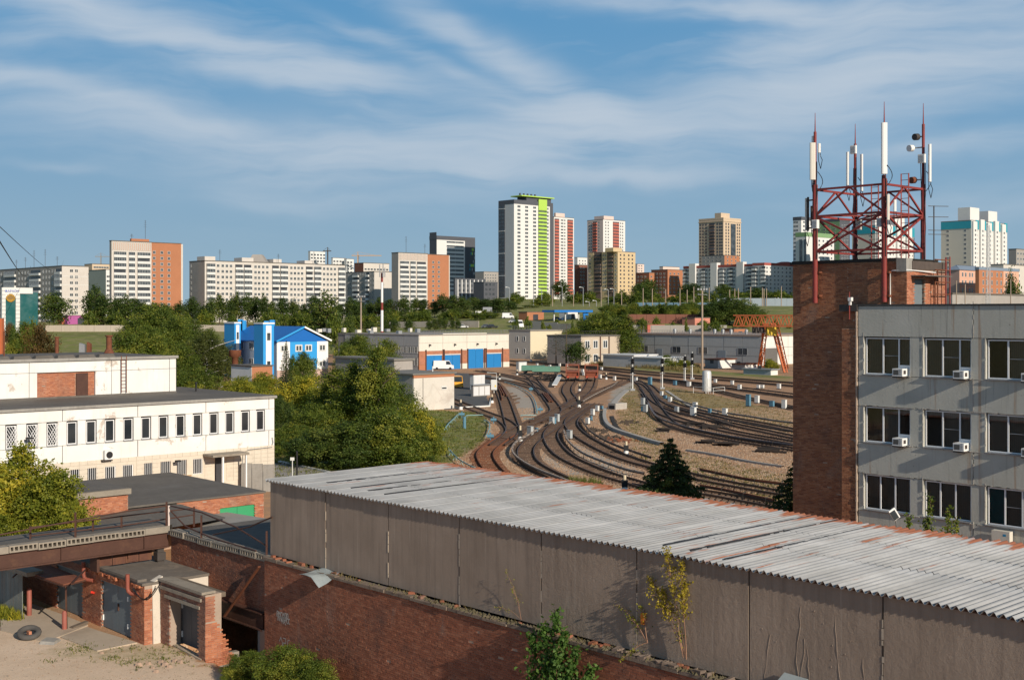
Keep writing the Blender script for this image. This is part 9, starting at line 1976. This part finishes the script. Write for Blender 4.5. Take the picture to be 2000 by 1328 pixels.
for i, (u, Y, vt, w, lab) in enumerate(((38,64,872,150,'leafy green maple at the left edge behind the railing'),(-20,62,900,130,'green maple cut by the left edge of the picture'),(105,62,915,120,'yellow-green maple left of the brick hut'),(150,58.5,985,80,'low yellow maple shoots hanging over the wing roof'),(60,62.5,950,170,'lower leafy branches of the maples above the wing roof'),(0,60.5,1000,120,'lowest maple branches touching the railing at the left edge'),(120,61.5,1000,110,'small maple shoots between the railing and the flat roofs'))):
 p = XY(u, Y); H = CZ-(vt-HV)/F*Y; tree('near_maple', p, H, w/F*Y*1.25, lab, v=i)
for i, (u, v, vt, w, lab) in enumerate(((560,1345,1262,130,'bright green bush at the foot of the brick wall'),(490,1325,1272,90,'left part of the green bush below the black opening'),(610,1365,1290,110,'green bush cut by the bottom edge of the picture'),(455,1330,1298,50,'small weeds left of the green bush'))):
 p = G(u, v); H = (v-vt)/F*p.y; tree('mid_bush', p, H, w/F*p.y*1.05, lab, v=i, cat='bush', name='bush')
def shoot(base, tips, label, mat, n, leaf, name='sapling', spread=.12, cat='sapling', r=.015, seed=0, bark=None, t0=.35):
 o = root(name, label, cat, base); rng = np.random.default_rng(seed); mb = MB(); C = []
 for tip in tips:
  tip = V_(tip); b = V_(base); pts = []
  for k in range(8): s = k/7; pts.append(b.lerp(tip, s)+V_((math.sin(s*5+seed)*.06*s, math.cos(s*4)*.03, .10*math.sin(s*3.1))))
  mb.tube(pts, [r*(1-.11*k) for k in range(8)], 5, cap=False)
  for k in range(n):
   s = t0+(1-t0)*rng.uniform()**.8; i = min(6, int(s*7)); q = pts[i].lerp(pts[i+1], s*7-i); w = spread*(1.25-s*.7)*(1+.5*math.sin(s*19)); C.append([q.x+rng.normal()*w, q.y+rng.normal()*w*.7, q.z+rng.normal()*w*.8])
   if k % 14 == 0: mb.tube([q, V_(C[-1])+V_((0,0,.04))], [.006, .003], 4, cap=False)
 part('stem', mb, bark or plain('shoot_bark', (.30,.17,.11), .2, 5, .8), o)
 C = np.array(C)-np.array(base); cl = rng.normal(size=len(C))*.25+.5; inst('leaves', leafmesh('leaves', C, np.zeros((len(C), 3))+np.array([-.2,-.6,.5]), leaf, cl, mat, rng), (0,0,0), o)
def SP(u, v, b=-.15): a = SF.a(u, b); return V_(SF.p(a, b, SF.z(v, a, b)))
shoot(SP(1341,1288), [SP(1300,1068), SP(1330,1095), SP(1290,1150), SP(1265,1130), SP(1335,1140)], 'yellow-leaved sapling growing against the concrete panels', LM_gold, 260, .07, spread=.12, seed=2, t0=.5)
shoot(SP(1335,1285), [SP(1318,1180), SP(1322,1230)], 'short yellow-green shoot at the foot of the yellow sapling', LM_yel, 70, .05, spread=.08, seed=3, name='sapling')
shoot(SP(1265,1255), [SP(1205,1180), SP(1225,1205), SP(1250,1180), SP(1212,1290,-.4)], 'spreading yellow-green shoots left of the orange foam', LM_yel, 70, .055, spread=.09, seed=5)
shoot(SP(1018,1210), [SP(990,1112), SP(1003,1150), SP(970,1185)], 'thin pale shoot in the ledge near the fourth panel joint', LM_yel, 55, .04, spread=.06, seed=6, r=.008)
b0 = V_(SF.p(SF.a(1085, -.9), -.9, 0)); o_ = SP(1095,1330,-.9)
tips = [SP(1085,1190,-.5), SP(1060,1215,-.7), SP(1035,1235,-.8), SP(1100,1230,-.7), SP(1125,1265,-.8), SP(1158,1300,-.7), SP(1070,1280,-.9), SP(1110,1310,-.9), SP(1030,1330,-.9), SP(1090,1260,-1.0), SP(1140,1325,-1.0)]
shoot(V_((b0.x, b0.y, .0)), tips, 'lush green climbing shrub rising in front of the brick wall to the ledge', LM_vine, 420, .125, name='climbing_shrub', spread=.19, cat='shrub', seed=8, r=.03, t0=.55)
for i, (u, vt, w) in enumerate(((1775,1005,20),(1815,968,22),(1850,985,24),(1865,1010,18))):
 Y = 47; p = XY(u, Y); tip = At(u, vt, Y); tip2 = At(u-14+7*i, vt+45, Y); shoot(V_((p.x, p.y, .2)), [tip, tip2], 'slender leafy shoot behind the shed roof before the office, %s' % ('leftmost','second from left, tallest','third from left','rightmost')[i], LM_mid, 260, .11, spread=.17, seed=20+i, t0=.6, r=.02)
def tufts(name, pts, h, n, mat, seed, w=.035, cat='grass', label='grass', spread=.18):
 rng = np.random.default_rng(seed); m = len(pts)*n; P_ = np.repeat(np.array(pts), n, 0); P_[:, :2] += rng.normal(size=(m, 2))*spread; a = rng.uniform(0, 6.28, m); hh = h*rng.uniform(.4, 1.3, m); d = np.stack([np.cos(a), np.sin(a), np.zeros(m)], 1)*w; ln = rng.normal(size=(m, 3))*.35; ln[:, 2] = 1; tip = P_+ln*hh[:, None]
 q = np.stack([P_-d, P_+d, tip], 1).reshape(-1, 3); me = bpy.data.meshes.new(name); me.vertices.add(3*m); me.loops.add(3*m); me.polygons.add(m); me.vertices.foreach_set('co', q.astype(np.float32).ravel()); me.loops.foreach_set('vertex_index', np.arange(3*m, dtype=np.int32)); me.polygons.foreach_set('loop_start', np.arange(0, 3*m, 3, dtype=np.int32)); me.polygons.foreach_set('loop_total', np.full(m, 3, dtype=np.int32))
 at = me.attributes.new('tint', 'FLOAT', 'FACE'); at.data.foreach_set('value', np.clip(np.repeat(rng.normal(.5, .22, len(pts)), n)+rng.normal(0, .1, m), 0, 1).astype(np.float32)); me.materials.append(mat); me.update()
 o = bpy.data.objects.new(name, me); COL.objects.link(o); o['label'] = label; o['category'] = cat; o['kind'] = 'stuff'; return o
def scatter(polys, n, seed, ymax=400):
 rng = np.random.default_rng(seed); out = []
 for poly in polys:
  P_ = np.array(poly, float); u0, v0 = P_.min(0); u1, v1 = P_.max(0); v0 = max(v0, HV+32400/ymax); Ya, Yb = 32400/(v1-HV), 32400/(v0-HV); k = 0; A_ = (u1-u0)/F*(Ya+Yb)/2*(Yb-Ya); want = int(n*min(1, A_/900)+20)
  Y = rng.uniform(Ya, Yb, want*6); X = (rng.uniform(u0, u1, want*6)-CU)/F*Y; u = CU+X/Y*F; v = HV+32400/Y; ok = inpoly(u, v, poly); X, Y = X[ok][:want], Y[ok][:want]
  out += [(x, y, float(z)) for x, y, z in zip(X, Y, hgt(X, Y))]
 return out
LM_grass = leafmat('grass_blades', (.06,.075,.015), (.13,.145,.03), (.26,.23,.08), .3); LM_dry = leafmat('dry_grass', (.11,.09,.035), (.22,.17,.07), (.33,.26,.11), .3)
tufts('lawn_grass', scatter([GRASS[0]], 5200, 1), .20, 7, LM_grass, 2, label='short green and yellowing grass left of the tracks', w=.045); tufts('yard_grass', scatter(GRASS[1:3], 800, 3), .16, 6, LM_dry, 4, label='sparse dry grass among the tracks on the right', w=.04); tufts('yard_weeds', scatter([THIN[0], THIN[1]], 500, 5), .14, 6, LM_grass, 6, label='scattered green weeds between the curved tracks', w=.04)
tufts('garage_weeds', scatter([THIN[2], THIN[3], [(150,1250),(200,1262),(165,1275),(120,1262)], [(200,1285),(420,1268),(410,1300),(240,1300)]], 900, 7), .10, 7, LM_grass, 8, label='low weeds growing in the dirt before the garages', w=.022, spread=.12)
tufts('track_weeds', scatter([[(1108,938),(1178,944),(1172,953),(1110,950)]], 4000, 9), .55, 8, LM_grass, 10, label='clump of tall weeds behind the middle of the shed roof', w=.03, spread=.1); tufts('tall_weeds', scatter([[(1290,708),(1365,716),(1365,730),(1290,722)], [(1140,706),(1290,716),(1290,722),(1140,711)]], 700, 12), 1.0, 8, LM_dry, 11, label='tall dry weeds in front of the white shed', w=.06, spread=.4)
tufts('fence_weeds', [G(rr.uniform(0,38), rr.uniform(1188,1212)) for _ in range(160)], .35, 8, LM_yel, 13, label='yellow-green weeds at the foot of the grey board fence', w=.03, spread=.12); tufts('ledge_weeds', [V_(SF.p(rr.uniform(2,26), rr.uniform(-.25,-.02), 3.92)) for _ in range(60)], .16, 6, LM_dry, 14, label='dry weeds sprouting on the brick ledge', w=.012, spread=.05)
def stones(name, n, seed, label, region, s0, mat):
 ymin_ = region[0] > 80
 rng = np.random.default_rng(seed); Y = rng.uniform(region[0], region[1], n)**1.0; u = rng.uniform(region[2], region[3], n); X = (u-CU)/F*Y; Z = hgt(X, Y); s = s0*rng.uniform(.5, 1.5, n); ok = np.ones(n, bool)
 if ymin_:
  for g_ in GRASS[:1]: ok &= ~inpoly(u, HV+32400/Y, g_)
 ok = ok; X, Y, Z, s = X[ok], Y[ok], Z[ok], s[ok]; n = len(X); P_ = np.stack([X, Y, Z], 1); base = np.array([[-1,-.7,0],[1,-.8,0],[.7,.9,0],[-.9,.8,0],[.1,0,1.1]])
 q = (P_[:, None]+base[None]*s[:, None, None]*rng.uniform(.6, 1.4, (n, 5, 3))).reshape(-1, 3); fi = np.array([[0,1,4],[1,2,4],[2,3,4],[3,0,4]]); f = (np.arange(n)[:, None, None]*5+fi[None]).reshape(-1, 3); m = len(f)
 me = bpy.data.meshes.new(name); me.vertices.add(5*n); me.loops.add(3*m); me.polygons.add(m); me.vertices.foreach_set('co', q.astype(np.float32).ravel()); me.loops.foreach_set('vertex_index', f.astype(np.int32).ravel()); me.polygons.foreach_set('loop_start', np.arange(0, 3*m, 3, dtype=np.int32)); me.polygons.foreach_set('loop_total', np.full(m, 3, dtype=np.int32)); me.materials.append(mat); me.update()
 at = me.attributes.new('tint', 'FLOAT', 'FACE'); at.data.foreach_set('value', np.repeat(rng.uniform(0, 1, n), 4).astype(np.float32)); o = bpy.data.objects.new(name, me); COL.objects.link(o); o['label'] = label; o['category'] = 'gravel'; o['kind'] = 'stuff'
M_bal = tintbrick('ballast_stones', [(.42,.25,.14),(.48,.34,.23),(.28,.165,.10),(.50,.39,.29),(.38,.20,.10)])
stones('ballast', 60000, 5, 'brown and grey ballast stones between the rails', (92, 175, 880, 1560), .055, M_bal); stones('yard_gravel', 2500, 6, 'small gravel scattered over the dirt yard', (43, 58, -60, 440), .018, M_bal)
mb = MB(); q = SP(1545, 1322, -.2); f = Fr(q, E1, E2); mb.hull([f.p(-.35,-.25,q.z-.25), f.p(.35,-.25,q.z-.3), f.p(.4,.15,q.z-.02), f.p(-.3,.15,q.z)], [f.p(-.35,-.25,q.z-.22), f.p(.35,-.25,q.z-.27), f.p(.4,.15,q.z+.01), f.p(-.3,.15,q.z+.03)])
thing('tin_sheet', mb, MATS['galvanised_tin'], 'small pale tin flap on the ledge at the bottom edge of the picture', 'metal sheet')
